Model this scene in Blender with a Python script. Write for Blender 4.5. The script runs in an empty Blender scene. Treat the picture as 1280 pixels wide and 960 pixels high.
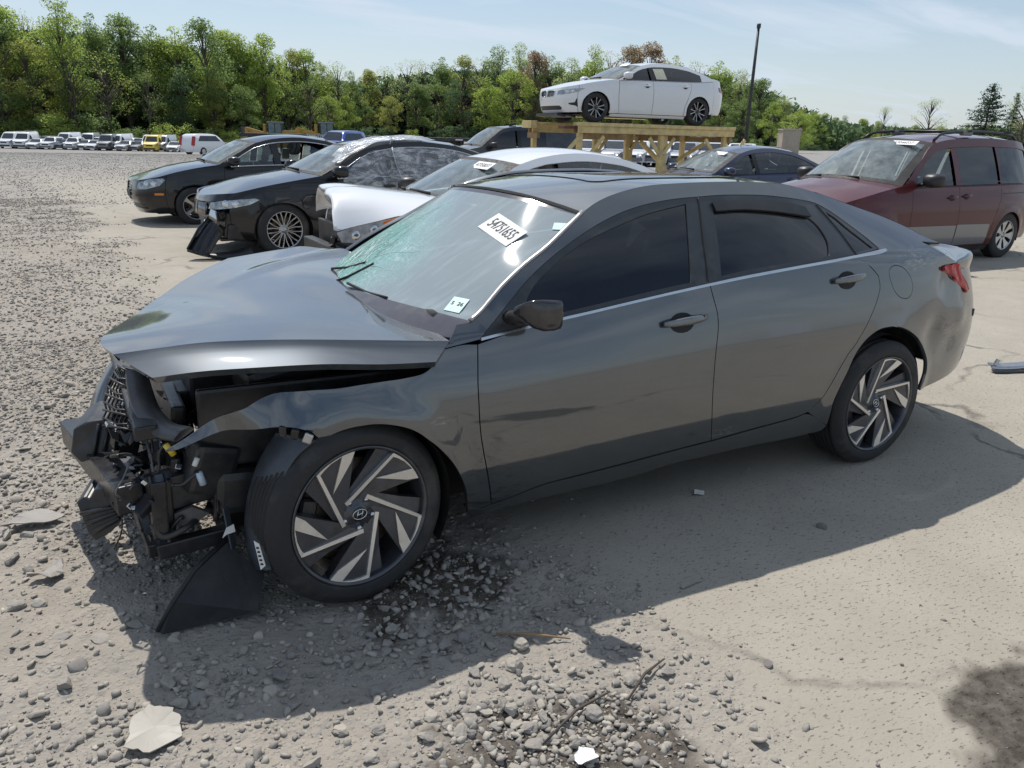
import bpy, bmesh, math, random, bisect
import numpy as np
from mathutils import Vector, Matrix, geometry
rad=math.radians
C=bpy.context.scene.collection
SC=bpy.context.scene
# ---------------------------------------------------------------- camera
def make_camera():
    cd=bpy.data.cameras.new('camera'); co=bpy.data.objects.new('camera',cd); C.objects.link(co)
    yaw,pitch,roll=.5197,.3126,.0263
    cy,sy,cp,sp=math.cos(yaw),math.sin(yaw),math.cos(pitch),math.sin(pitch)
    f=Vector((sy*cp,cy*cp,-sp)); r=Vector((cy,-sy,0)); u=r.cross(f)
    r2=r*math.cos(roll)+u*math.sin(roll); u2=u*math.cos(roll)-r*math.sin(roll)
    m=Matrix((r2,u2,-f)).transposed().to_4x4(); m.translation=Vector((-.727,-3.182,1.567)); co.matrix_world=m
    cd.sensor_width=36; cd.lens=963.47/1280*36; cd.clip_start=.05; cd.clip_end=6000
    SC.camera=co
make_camera()
# ---------------------------------------------------------------- sky and sun
SUN_TO=Vector((.03,.585,1.0)).normalized()
def make_world():
    w=bpy.data.worlds.new('World'); SC.world=w; w.use_nodes=True; nt=w.node_tree; N=nt.nodes; L=nt.links
    bg=N['Background']; sky=N.new('ShaderNodeTexSky'); sky.sky_type='NISHITA'; sky.sun_disc=False
    sky.sun_elevation=math.asin(SUN_TO.z); sky.sun_rotation=math.atan2(SUN_TO.x,SUN_TO.y)
    sky.air_density=1.1; sky.dust_density=.7; sky.ozone_density=2.5; sky.altitude=50
    tc=N.new('ShaderNodeTexCoord'); sep=N.new('ShaderNodeSeparateXYZ'); L.new(tc.outputs['Generated'],sep.inputs[0])
    mx=N.new('ShaderNodeMath'); mx.operation='MAXIMUM'; mx.inputs[1].default_value=.03; L.new(sep.outputs['Z'],mx.inputs[0])
    ad=N.new('ShaderNodeMath'); ad.operation='ADD'; ad.inputs[1].default_value=.12; L.new(mx.outputs[0],ad.inputs[0])
    dv=N.new('ShaderNodeVectorMath'); dv.operation='DIVIDE'; L.new(tc.outputs['Generated'],dv.inputs[0]); L.new(ad.outputs[0],dv.inputs[1])
    mp=N.new('ShaderNodeMapping'); mp.inputs['Scale'].default_value=(.55,1.5,.0); mp.inputs['Rotation'].default_value=(0,0,rad(-24)); mp.inputs['Location'].default_value=(1.1,.4,0); L.new(dv.outputs[0],mp.inputs[0])
    n1=N.new('ShaderNodeTexNoise'); n1.inputs['Scale'].default_value=1.1; n1.inputs['Detail'].default_value=9; n1.inputs['Roughness'].default_value=.58; n1.inputs['Distortion'].default_value=.5; L.new(mp.outputs[0],n1.inputs['Vector'])
    r1=N.new('ShaderNodeMapRange'); r1.inputs[1].default_value=.37; r1.inputs[2].default_value=.63; L.new(n1.outputs[0],r1.inputs[0])
    # pale veil that thickens towards the horizon
    hz=N.new('ShaderNodeMapRange'); hz.inputs[1].default_value=0.0; hz.inputs[2].default_value=.26; hz.inputs[3].default_value=.60; hz.inputs[4].default_value=.06; L.new(mx.outputs[0],hz.inputs[0])
    m1=N.new('ShaderNodeMath'); m1.operation='MULTIPLY'; m1.inputs[1].default_value=.9; L.new(r1.outputs[0],m1.inputs[0])
    a1=N.new('ShaderNodeMath'); a1.operation='MAXIMUM'; L.new(m1.outputs[0],a1.inputs[0]); L.new(hz.outputs[0],a1.inputs[1])
    mix=N.new('ShaderNodeMix'); mix.data_type='RGBA'; L.new(a1.outputs[0],mix.inputs[0]); L.new(sky.outputs[0],mix.inputs[6]); mix.inputs[7].default_value=(6.25,7.15,8.25,1)
    L.new(mix.outputs[2],bg.inputs[0]); bg.inputs[1].default_value=.105
    sd=bpy.data.lights.new('sun','SUN'); sd.energy=4.3; sd.angle=rad(.53); sd.color=(1,.955,.89)
    so=bpy.data.objects.new('sun',sd); C.objects.link(so); so.rotation_euler=(-SUN_TO).to_track_quat('-Z','Y').to_euler(); so.location=SUN_TO*50
make_world()
vs=SC.view_settings; vs.view_transform='Standard'; vs.look='None'; vs.exposure=0.0; vs.gamma=1.0; vs.use_curve_mapping=False
SC.cycles.max_bounces=8; SC.cycles.transparent_max_bounces=16; SC.cycles.caustics_reflective=False; SC.cycles.caustics_refractive=False
SC.cycles.sample_clamp_indirect=6
RND=random.Random(7)
def pchip(xs, ys):
    n=len(xs); h=[xs[i+1]-xs[i] for i in range(n-1)]; d=[(ys[i+1]-ys[i])/h[i] for i in range(n-1)]
    m=[0.0]*n
    if n==2: m=[d[0],d[0]]
    else:
        for i in range(1,n-1):
            if d[i-1]*d[i]<=0: m[i]=0.0
            else:
                w1=2*h[i]+h[i-1]; w2=h[i]+2*h[i-1]; m[i]=(w1+w2)/(w1/d[i-1]+w2/d[i])
        m[0]=d[0]; m[-1]=d[-1]
    def f(x):
        if x<=xs[0]: return ys[0]+(x-xs[0])*0
        if x>=xs[-1]: return ys[-1]
        i=min(max(bisect.bisect_right(xs,x)-1,0),n-2); t=(x-xs[i])/h[i]; t2=t*t; t3=t2*t
        return ys[i]*(2*t3-3*t2+1)+h[i]*m[i]*(t3-2*t2+t)+ys[i+1]*(3*t2-2*t3)+h[i]*m[i+1]*(t3-t2)
    return f
def curve(pairs): return pchip([p[0] for p in pairs],[p[1] for p in pairs])
def lerp(a,b,t): return a+(b-a)*t
def sstep(a,b,x):
    t=min(max((x-a)/(b-a),0.0),1.0); return t*t*(3-2*t)
def catmull(P, n, closed=False):
    out=[]; N=len(P)
    rng=range(N if closed else N-1)
    for i in rng:
        p0=P[(i-1)%N] if (closed or i>0) else [2*a-b for a,b in zip(P[0],P[1])]
        p1=P[i]; p2=P[(i+1)%N]
        p3=P[(i+2)%N] if (closed or i+2<N) else [2*a-b for a,b in zip(P[-1],P[-2])]
        for k in range(n):
            t=k/n
            out.append(tuple(0.5*((2*b)+(-a+c)*t+(2*a-5*b+4*c-d)*t*t+(-a+3*b-3*c+d)*t**3) for a,b,c,d in zip(p0,p1,p2,p3)))
    if not closed: out.append(tuple(P[-1]))
    return out
class Shell:
    def __init__(self, plan, prof, nose, tail, belt, lean=.5, lean2=.15, arches=(), flare=.012, xa=0.0, xb=2.7):
        d=catmull(plan,24)
        S=[0.0]
        for a,b in zip(d,d[1:]): S.append(S[-1]+math.dist(a,b))
        self.S=S; self.X=[p[0] for p in d]; self.Yv=[p[1] for p in d]
        self.prof=curve(prof); self.nose=curve(nose); self.tail=curve(tail); self.belt=curve(belt)
        self.lean=lean; self.lean2=lean2; self.arches=arches; self.flare=flare
        self.xa=xa; self.xb=xb; self.x0=plan[0][0]; self.x1=plan[-1][0]; self.L=S[-1]; self.extra=None
    def s_of_x(self,x):
        X=self.X
        if x<=X[0]: return 0.0
        if x>=X[-1]: return self.L
        i=bisect.bisect_right(X,x)-1; i=min(max(i,0),len(X)-2)
        d=X[i+1]-X[i]
        return lerp(self.S[i],self.S[i+1],(x-X[i])/d if d>1e-9 else 0)
    def plan(self,s):
        S=self.S; i=min(max(bisect.bisect_right(S,s)-1,0),len(S)-2)
        t=(s-S[i])/(S[i+1]-S[i]); t=min(max(t,0),1)
        return lerp(self.X[i],self.X[i+1],t),lerp(self.Yv[i],self.Yv[i+1],t)
    def pt(self,s,z,out=0.0):
        """left side point (y negative)"""
        x,y=self.plan(s); e=.03
        ax,ay=self.plan(max(s-e,0)); bx,by=self.plan(min(s+e,self.L))
        tx,ty=bx-ax,by-ay; l=math.hypot(tx,ty) or 1; nx,ny=-ty/l,tx/l   # outward for curve going front->rear on +y
        zb=self.belt(x); ins=self.prof(min(z,zb)); 
        if z>zb: dz=z-zb; ins+=self.lean*dz+self.lean2*dz*dz
        for cx,r in self.arches:
            rr=math.hypot(x-cx,z-.31)
            if rr<r+.16 and z>.1: ins-=self.flare*(1-sstep(r+.01,r+.12,rr))
        if self.extra: ins-=self.extra(x,z)
        px=x+nx*(out-ins); py=y+ny*(out-ins)
        if x<self.xa: px+=sstep(self.xa,self.x0,x)*self.nose(z)
        if x>self.xb: px+=sstep(self.xb,self.x1,x)*self.tail(z)
        return (px,-max(py,0.0),z)
    def normal(self,s,z,e=.006):
        a=self.pt(s-e,z);b=self.pt(s+e,z);c=self.pt(s,z-e);d=self.pt(s,z+e)
        u=[b[i]-a[i] for i in range(3)]; v=[d[i]-c[i] for i in range(3)]
        n=(u[1]*v[2]-u[2]*v[1],u[2]*v[0]-u[0]*v[2],u[0]*v[1]-u[1]*v[0]); l=math.sqrt(sum(k*k for k in n)) or 1
        return tuple(k/l for k in n)
# ---------------------------------------------------------------- mesh helpers
def mesh_data(name,V,F,mats,N=None,smooth=True,mi=None,sharp=None):
    me=bpy.data.meshes.new(name); me.from_pydata([tuple(v) for v in V],[],F)
    for m in (mats if isinstance(mats,(list,tuple)) else [mats]): me.materials.append(m)
    if smooth: me.polygons.foreach_set('use_smooth',[True]*len(me.polygons))
    if mi: me.polygons.foreach_set('material_index',mi)
    if N is not None: me.normals_split_custom_set_from_vertices([tuple(n) for n in N])
    me.update(); return me
def link(name,me,parent=None,loc=None,rot=None,label=None):
    o=bpy.data.objects.new(name,me); C.objects.link(o)
    if parent is not None: o.parent=parent
    if loc is not None: o.location=loc
    if rot is not None: o.rotation_euler=rot
    if label: o['label']=label
    return o
def obj(name,V,F,mats,parent=None,**k):
    return link(name,mesh_data(name,V,F,mats,**k),parent)
def thing(name,label,cat,loc=(0,0,0),rz=0,group=None):
    o=bpy.data.objects.new(name,None); C.objects.link(o); o.location=loc; o.rotation_euler=(0,0,rz); o.empty_display_size=.2
    o['label']=label; o['category']=cat
    if group: o['group']=group
    return o
def tag(o,label,cat,group=None):
    o['label']=label; o['category']=cat
    if group: o['group']=group
    return o
def copy_tree(o,parent=None):
    c=o.copy(); C.objects.link(c)
    if parent is not None: c.parent=parent
    for ch in list(o.children): copy_tree(ch,c)
    return c
def bm_obj(name,bm,mat,parent=None,smooth=False,bevel=0):
    if bevel:
        bmesh.ops.bevel(bm,geom=list(bm.edges),offset=bevel,segments=2,affect='EDGES',profile=.6)
    me=bpy.data.meshes.new(name); bm.normal_update(); bm.to_mesh(me); bm.free(); me.materials.append(mat)
    if smooth: me.polygons.foreach_set('use_smooth',[True]*len(me.polygons))
    return link(name,me,parent)
def add_box(bm,c,s,rot=(0,0,0),taper=1.0):
    r=bmesh.ops.create_cube(bm,size=1.0); M=Matrix.Translation(c)@Vector(rot).to_track_quat('Z','Y').to_matrix().to_4x4() if False else Matrix.Translation(c)@Matrix.Rotation(rot[2],4,'Z')@Matrix.Rotation(rot[1],4,'Y')@Matrix.Rotation(rot[0],4,'X')
    for v in r['verts']:
        k=taper if v.co.z>0 else 1.0
        v.co=M@Vector((v.co.x*s[0]*k,v.co.y*s[1]*k,v.co.z*s[2]))
    return r['verts']
def box(name,c,s,mat,parent=None,rot=(0,0,0),bevel=.01,taper=1.0,smooth=False):
    bm=bmesh.new(); add_box(bm,c,s,rot,taper); return bm_obj(name,bm,mat,parent,smooth,bevel)
def frames(P):
    out=[]; up=Vector((0,0,1)); prev=None
    for i,p in enumerate(P):
        t=(Vector(P[min(i+1,len(P)-1)])-Vector(P[max(i-1,0)])).normalized()
        a=prev if prev is not None else (up.cross(t) if abs(t.z)<.95 else Vector((1,0,0)).cross(t))
        a=(a-t*a.dot(t)); a=a.normalized() if a.length>1e-6 else Vector((1,0,0)); prev=a
        out.append((a,t.cross(a)))
    return out
def tube_geo(P,r,n=8,ry=None,cap=True):
    V=[];F=[]; fr=frames(P)
    for i,p in enumerate(P):
        ri=r[i] if isinstance(r,(list,tuple)) else r; a,b=fr[i]; rb=(ry if ry is not None else ri)
        for k in range(n):
            t=2*math.pi*k/n; V.append(tuple(Vector(p)+a*(math.cos(t)*ri)+b*(math.sin(t)*rb)))
    for i in range(len(P)-1):
        for k in range(n):
            F.append((i*n+k,i*n+(k+1)%n,(i+1)*n+(k+1)%n,(i+1)*n+k))
    if cap: F.append(tuple(range(n))[::-1]); F.append(tuple((len(P)-1)*n+k for k in range(n)))
    return V,F
def tube(name,P,r,mat,parent=None,n=8,ry=None):
    V,F=tube_geo(P,r,n,ry); return obj(name,V,F,mat,parent)
def merge(parts):
    V=[];F=[]
    for v,f in parts:
        o=len(V); V+=list(v); F+=[tuple(i+o for i in q) for q in f]
    return V,F
def lathe(prof,n=48,axis='y'):
    """profile (r,y) turned about the y axis"""
    V=[];F=[]
    for r,y in prof:
        for k in range(n):
            t=2*math.pi*k/n; V.append((r*math.cos(t),y,r*math.sin(t)))
    m=len(prof)
    for i in range(m-1):
        for k in range(n): F.append((i*n+k,(i+1)*n+k,(i+1)*n+(k+1)%n,i*n+(k+1)%n))
    return V,F
# ---------------------------------------------------------------- polygons -> curved panels
def smooth_outline(pts,corner=36,n=5):
    N=len(pts)
    def ang(i):
        a=Vector(pts[i])-Vector(pts[i-1]); b=Vector(pts[(i+1)%N])-Vector(pts[i])
        return math.degrees(a.angle(b)) if a.length>1e-6 and b.length>1e-6 else 0
    cs=[i for i in range(N) if ang(i)>corner]
    if not cs: return catmull(pts,n,True)
    out=[]
    for j,c in enumerate(cs):
        e=cs[(j+1)%len(cs)]; run=[pts[c]]; i=c
        while True:
            i=(i+1)%N; run.append(pts[i])
            if i==e: break
        out+=catmull(run,n)[:-1] if len(run)>2 else run[:-1]
    return out
def resample(poly,d):
    out=[]
    for a,b in zip(poly,poly[1:]+poly[:1]):
        l=math.dist(a,b)
        if l<1e-5: continue
        k=max(1,int(math.ceil(l/d)))
        for i in range(k): out.append((lerp(a[0],b[0],i/k),lerp(a[1],b[1],i/k)))
    return out
def area(p): return .5*sum(a[0]*b[1]-b[0]*a[1] for a,b in zip(p,p[1:]+p[:1]))
def inset_poly(p,d,keep=None):
    N=len(p); out=[]
    for i in range(N):
        ax,ay=p[i-1]; bx,by=p[i]; cx,cy=p[(i+1)%N]
        u=(bx-ax,by-ay); v=(cx-bx,cy-by); lu=math.hypot(*u) or 1; lv=math.hypot(*v) or 1
        n1=(-u[1]/lu,u[0]/lu); n2=(-v[1]/lv,v[0]/lv); m=(n1[0]+n2[0],n1[1]+n2[1]); q=m[0]*m[0]+m[1]*m[1]
        k=2*d/q if q>.6 else d*1.8
        if keep and keep(p[i]): out.append(p[i]); continue
        out.append((bx+m[0]*k*1.0 if q>.6 else bx+m[0]*d, by+m[1]*k if q>.6 else by+m[1]*d))
    return out
def inside(px,py,poly):
    c=np.zeros(px.shape,bool); x=[q[0] for q in poly]; y=[q[1] for q in poly]; n=len(poly); j=n-1
    for i in range(n):
        cond=((y[i]>py)!=(y[j]>py)); 
        with np.errstate(divide='ignore',invalid='ignore'):
            c^=cond&(px<(x[j]-x[i])*(py-y[i])/((y[j]-y[i]) or 1e-12)+x[i])
        j=i
    return c
def dist_poly(px,py,poly):
    d=np.full(px.shape,1e9)
    for (ax,ay),(bx,by) in zip(poly,poly[1:]+poly[:1]):
        vx,vy=bx-ax,by-ay; l=vx*vx+vy*vy or 1e-12
        t=np.clip(((px-ax)*vx+(py-ay)*vy)/l,0,1); d=np.minimum(d,np.hypot(px-ax-t*vx,py-ay-t*vy))
    return d
def fill(poly,holes,g):
    xs=[q[0] for q in poly]; ys=[q[1] for q in poly]
    gx,gy=np.meshgrid(np.arange(min(xs)+g*.5,max(xs),g),np.arange(min(ys)+g*.5,max(ys),g)); gx=gx.ravel(); gy=gy.ravel()
    gx=gx+np.where((np.round(gy/g).astype(int)%2)==0,g*.25,-g*.25)
    m=inside(gx,gy,poly)
    for h in holes: m&=~inside(gx,gy,h)
    m&=dist_poly(gx,gy,poly)>.45*g
    for h in holes: m&=dist_poly(gx,gy,h)>.45*g
    V=[Vector(q) for q in poly]; E=[(i,(i+1)%len(poly)) for i in range(len(poly))]; loops=[list(range(len(poly)))]
    for h in holes:
        o=len(V); V+=[Vector(q) for q in h]; E+=[(o+i,o+(i+1)%len(h)) for i in range(len(h))]; loops.append(list(range(o,o+len(h))))
    V+=[Vector((a,b)) for a,b in zip(gx[m],gy[m])]
    rv,re,rf,ov,oe,of=geometry.delaunay_2d_cdt(V,E,[],0,1e-6)
    cx=np.array([sum(rv[i].x for i in f)/3 for f in rf]); cy=np.array([sum(rv[i].y for i in f)/3 for f in rf])
    k=inside(cx,cy,poly)
    for h in holes: k&=~inside(cx,cy,h)
    F=[]
    for f,ok in zip(rf,k):
        if ok:
            a,b,c=[rv[i] for i in f]
            F.append(tuple(f) if (b-a).cross(c-a)>0 else tuple(f)[::-1])
    inv={}
    for i,o in enumerate(ov):
        for q in o: inv[q]=i
    loops=[[inv[i] for i in l] for l in loops]
    return [(v.x,v.y) for v in rv],F,loops
def panel_geo(sh,poly,holes=(),g=.06,gap=.0025,depth=.018,out=0.0,d=.03,mirror=False,seam=None,bump=None,edge=True):
    """panel on the shell: (s,z) outline -> V,F,N.  mirror gives the right-hand side."""
    if area(poly)<0: poly=poly[::-1]
    poly=resample(poly,d); keep=seam
    P=inset_poly(poly,gap,keep) if gap else poly
    H=[]
    for h in holes:
        if area(h)<0: h=h[::-1]
        H.append(inset_poly(resample(h,d),-gap*.5))
    rv,F,loops=fill(P,H,g)
    V=[];N=[]
    for s,z in rv:
        p=sh.pt(s,z,out+(bump(s,z) if bump else 0)); n=sh.normal(s,z)
        if bump:
            e=.01; n=Vector(n); pa=Vector(sh.pt(s+e,z,out+bump(s+e,z)))-Vector(sh.pt(s-e,z,out+bump(s-e,z))); pb=Vector(sh.pt(s,z+e,out+bump(s,z+e)))-Vector(sh.pt(s,z-e,out+bump(s,z-e)))
            n=tuple(pa.cross(pb).normalized())
        V.append(p); N.append(n)
    if edge and depth:
        for li,l in enumerate(loops):
            a=[]; b=[]
            for i,j in enumerate(l):
                p=Vector(V[j]); n=Vector(N[j]); q1=Vector(V[l[i-1]]); q2=Vector(V[l[(i+1)%len(l)]])
                t=(q2-q1); t=t.normalized() if t.length>1e-9 else Vector((1,0,0)); o=t.cross(n)
                if li: o=o   # hole loops run the same way; outward is into the hole
                o=o if li==0 else -o
                a.append(len(V)); V.append(tuple(p)); N.append(tuple((n*.35+o*.94).normalized()))
                b.append(len(V)); V.append(tuple(p-n*depth)); N.append(tuple(o))
            for i in range(len(l)):
                i2=(i+1)%len(l)
                if seam and seam(rv[l[i]]) and seam(rv[l[i2]]): continue
                f=(a[i],b[i],b[i2],a[i2]); F.append(f if li==0 else f[::-1])
    if mirror:
        V=[(x,-y,z) for x,y,z in V]; N=[(x,-y,z) for x,y,z in N]; F=[f[::-1] for f in F]
    return V,F,N
def panel(name,sh,poly,mat,parent,both=False,join=False,label=None,**k):
    r=[]
    V,F,N=panel_geo(sh,poly,**k)
    if join:
        V2,F2,N2=panel_geo(sh,poly,mirror=True,**k); o=len(V); V=V+V2; N=N+N2; F=F+[tuple(i+o for i in f) for f in F2]
    r.append(obj(name,V,F,mat,parent,N=N))
    if both and not join:
        V,F,N=panel_geo(sh,poly,mirror=True,**k); r.append(obj(name,V,F,mat,parent,N=N))
    if label: r[0]['label']=label
    return r
def loft_geo(stations,M=6,flange=.02):
    """stations: lists of equal length of 3D points across; smooth along"""
    n=len(stations[0]); cols=[catmull([tuple(st[j]) for st in stations],M) for j in range(n)]; m=len(cols[0])
    V=[cols[j][i] for i in range(m) for j in range(n)]
    F=[(i*n+j,i*n+j+1,(i+1)*n+j+1,(i+1)*n+j) for i in range(m-1) for j in range(n-1)]
    return V,F,m,n
def loft(name,stations,mats,parent,M=6,border=0,flange=.02,flip=False,disp=None,label=None):
    V,F,m,n=loft_geo(stations,M)
    if disp: V=[disp(v) for v in V]
    mi=None
    a=Vector(V[n//2]); 
    nn=(Vector(V[(m//2)*n+n//2+1])-Vector(V[(m//2)*n+n//2])).cross(Vector(V[min(m//2+1,m-1)*n+n//2])-Vector(V[(m//2)*n+n//2]))
    if (nn.z<0)!=flip: F=[f[::-1] for f in F]
    if border:
        mi=[1 if (i<border or i>=m-1-border or j<1 or j>=n-2) else 0 for i in range(m-1) for j in range(n-1)]
    if flange:
        ring=[j for j in range(n)]+[i*n+n-1 for i in range(1,m)]+[(m-1)*n+j for j in range(n-2,-1,-1)]+[i*n for i in range(m-2,0,-1)]
        o=len(V); V=V+[V[i] for i in ring]+[(V[i][0],V[i][1],V[i][2]-flange) for i in ring]; R=len(ring)
        nf=len(F); cen=Vector(V[(m//2)*n+n//2])
        for i in range(R):
            i2=(i+1)%R; f=(o+i,o+R+i,o+R+i2,o+i2)
            p=[Vector(V[q]) for q in f]; nr=(p[1]-p[0]).cross(p[2]-p[0])
            if nr.dot(p[0]-cen)<0: f=f[::-1]
            F.append(f)
        if mi: mi+= [1]*R
    r=obj(name,V,F,mats,parent,mi=mi)
    if label: r['label']=label
    return r
def half_station(edge,cen,p=2.4,n=8,px=2.0):
    xe,ye,ze=edge; xc,zc=cen; ye=abs(ye); out=[]
    for i in range(-n,n+1):
        v=i/n; w=1-abs(v)**p; wx=1-abs(v)**px
        out.append((xe+(xc-xe)*wx,ye*v,ze+(zc-ze)*w))
    return out
# ---------------------------------------------------------------- materials
MATS={}
def nodes(name):
    m=bpy.data.materials.new(name); m.use_nodes=True; nt=m.node_tree; return m,nt,nt.nodes,nt.links,nt.nodes['Principled BSDF']
def noise(N,L,scale,detail=4,rough=.55,vec=None,co='Object'):
    n=N.new('ShaderNodeTexNoise'); n.inputs['Scale'].default_value=scale; n.inputs['Detail'].default_value=detail; n.inputs['Roughness'].default_value=rough
    if vec is None:
        t=N.new('ShaderNodeTexCoord'); vec=t.outputs[co]
    L.new(vec,n.inputs['Vector']); return n.outputs[0]
def rng(N,L,src,a,b,c=0.0,d=1.0):
    r=N.new('ShaderNodeMapRange'); r.inputs[1].default_value=a; r.inputs[2].default_value=b; r.inputs[3].default_value=c; r.inputs[4].default_value=d
    L.new(src,r.inputs[0]); return r.outputs[0]
def mixc(N,L,fac,a,b):
    m=N.new('ShaderNodeMix'); m.data_type='RGBA'
    for i,v in ((6,a),(7,b)):
        if hasattr(v,'links') or hasattr(v,'is_linked'): L.new(v,m.inputs[i])
        else: m.inputs[i].default_value=(*v,1) if len(v)==3 else v
    if hasattr(fac,'is_linked'): L.new(fac,m.inputs[0])
    else: m.inputs[0].default_value=fac
    return m.outputs[2]
def math2(N,L,op,a,b):
    m=N.new('ShaderNodeMath'); m.operation=op
    for i,v in ((0,a),(1,b)):
        if hasattr(v,'is_linked'): L.new(v,m.inputs[i])
        else: m.inputs[i].default_value=v
    return m.outputs[0]
def bump(N,L,b,h,strength=.3,dist=.01):
    k=N.new('ShaderNodeBump'); k.inputs['Strength'].default_value=strength; k.inputs['Distance'].default_value=dist; L.new(h,k.inputs['Height']); L.new(k.outputs[0],b.inputs['Normal'])
def plain(name,col,rough=.6,metal=0,var=.18,scale=30,bmp=0,dust=.12,spec=.5):
    if name in MATS: return MATS[name]
    m,nt,N,L,b=nodes(name)
    n=noise(N,L,scale); d=tuple(c*(1-var) for c in col); u=tuple(min(c*(1+var),1) for c in col)
    c=mixc(N,L,rng(N,L,n,.3,.7),d,u)
    if dust:
        n2=noise(N,L,5,6,.65); c=mixc(N,L,rng(N,L,n2,.48,.8,0,dust*2.5),c,(.30,.27,.23))
    L.new(c,b.inputs['Base Color']); b.inputs['Metallic'].default_value=metal; b.inputs['Specular IOR Level'].default_value=spec
    L.new(rng(N,L,n,.3,.7,rough*.85,min(rough*1.15,1)),b.inputs['Roughness'])
    if bmp: bump(N,L,b,n,bmp,.004)
    MATS[name]=m; return m
def paint(name,col,metal=.5,rough=.35,dust=.06,ior=1.5):
    if name in MATS: return MATS[name]
    m,nt,N,L,b=nodes(name)
    tc=N.new('ShaderNodeTexCoord'); sep=N.new('ShaderNodeSeparateXYZ'); L.new(tc.outputs['Object'],sep.inputs[0])
    n1=noise(N,L,3.2,7,.65,tc.outputs['Object']); n2=noise(N,L,60,3,.6,tc.outputs['Object'])
    low=rng(N,L,sep.outputs['Z'],.75,.22,0,1)           # road dirt on the lower body
    f=math2(N,L,'MULTIPLY',rng(N,L,n1,.42,.8,0,1),dust*2.2)
    f2=math2(N,L,'MULTIPLY',math2(N,L,'MULTIPLY',low,rng(N,L,n2,.3,.75,.3,1)),dust*2.0)
    ff=math2(N,L,'ADD',f,f2)
    L.new(mixc(N,L,ff,col,(.33,.30,.26)),b.inputs['Base Color'])
    b.inputs['Metallic'].default_value=metal; L.new(rng(N,L,ff,0,.3,rough,rough+.25),b.inputs['Roughness'])
    b.inputs['Coat Weight'].default_value=1.0; b.inputs['Specular IOR Level'].default_value=.25 if ior<1.45 else .5; b.inputs['Coat IOR'].default_value=ior; L.new(rng(N,L,ff,0,.3,.025,.3),b.inputs['Coat Roughness'])
    n3=noise(N,L,1.4,2,.5,tc.outputs['Object']); bump(N,L,b,n3,.05,.02)
    MATS[name]=m; return m
def glass(name,tint=(.6,.7,.68),film=.05,filmc=(.5,.55,.54),rough=.0):
    if name in MATS: return MATS[name]
    m,nt,N,L,b=nodes(name); N.remove(b); out=[q for q in N if q.type=='OUTPUT_MATERIAL'][0]
    tr=N.new('ShaderNodeBsdfTransparent'); tr.inputs[0].default_value=(*tint,1)
    gl=N.new('ShaderNodeBsdfGlossy'); gl.inputs['Roughness'].default_value=rough; gl.inputs['Color'].default_value=(1,1,1,1)
    df=N.new('ShaderNodeBsdfDiffuse'); df.inputs[0].default_value=(*filmc,1)
    nz=noise(N,L,6,7,.7); s0=N.new('ShaderNodeMixShader'); L.new(rng(N,L,nz,.3,.75,film*.4,film*1.6),s0.inputs[0]); L.new(tr.outputs[0],s0.inputs[1]); L.new(df.outputs[0],s0.inputs[2])
    fr=N.new('ShaderNodeFresnel'); fr.inputs[0].default_value=1.52
    s1=N.new('ShaderNodeMixShader'); L.new(rng(N,L,fr.outputs[0],0,1,.03,1),s1.inputs[0]); L.new(s0.outputs[0],s1.inputs[1]); L.new(gl.outputs[0],s1.inputs[2])
    L.new(s1.outputs[0],out.inputs[0]); MATS[name]=m; return m
M_TYRE=plain('tyre rubber',(.022,.022,.023),.75,0,.2,60,.15,.10)
M_BLACK=plain('black plastic',(.018,.018,.02),.45,0,.2,40,.05,.06)
M_MATTE=plain('matte black trim',(.012,.012,.013),.7,0,.2,40,0,.05)
M_GLOSSB=plain('gloss black trim',(.012,.013,.015),.12,0,.1,20,0,.03)
M_CHROME=plain('chrome trim',(.62,.63,.65),.16,1.0,.05,20,0,.06)
M_SILVER=plain('silver wheel paint',(.48,.49,.50),.3,.85,.08,20,0,.10)
M_DARKRIM=plain('dark grey wheel paint',(.085,.09,.105),.30,.65,.1,20,0,.10)
M_MACH=plain('machined wheel face',(.78,.76,.72),.34,.75,.06,40,0,.08)
M_IRON=plain('brake iron',(.16,.12,.09),.55,.7,.3,30,.1,.1)
M_STEEL=plain('dark steel',(.06,.062,.066),.4,.6,.25,20,.05,.08)
M_SEAT=plain('seat cloth',(.05,.05,.052),.85,0,.15,80,.1,0)
M_TAN=plain('tan seat cloth',(.30,.27,.23),.85,0,.12,80,.1,0)
M_WHITEP=plain('white paper',(.78,.78,.76),.7,0,.03,20,0,.02)
M_INK=plain('black ink',(.02,.02,.02),.7,0,0.05,20,0,0)
M_RED=plain('red lamp lens',(.42,.02,.025),.1,0,.25,25,0,.03)
M_ORANGE=plain('amber lens',(.75,.22,.03),.15,0,.1,20,0,.02)
M_CLEAR=plain('headlamp lens',(.34,.36,.38),.1,.55,.55,14,.15,.03)
M_GWIND=glass('windshield glass',(.55,.66,.64),.30,(.50,.58,.57))
M_GSIDE=glass('side glass',(.42,.52,.52),.05,(.4,.46,.46))
M_GDARK=glass('dark tinted glass',(.035,.04,.045),.012,(.25,.27,.28))
M_GDARK2=glass('dark tinted window',(.018,.02,.022),.010,(.25,.27,.28))
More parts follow.
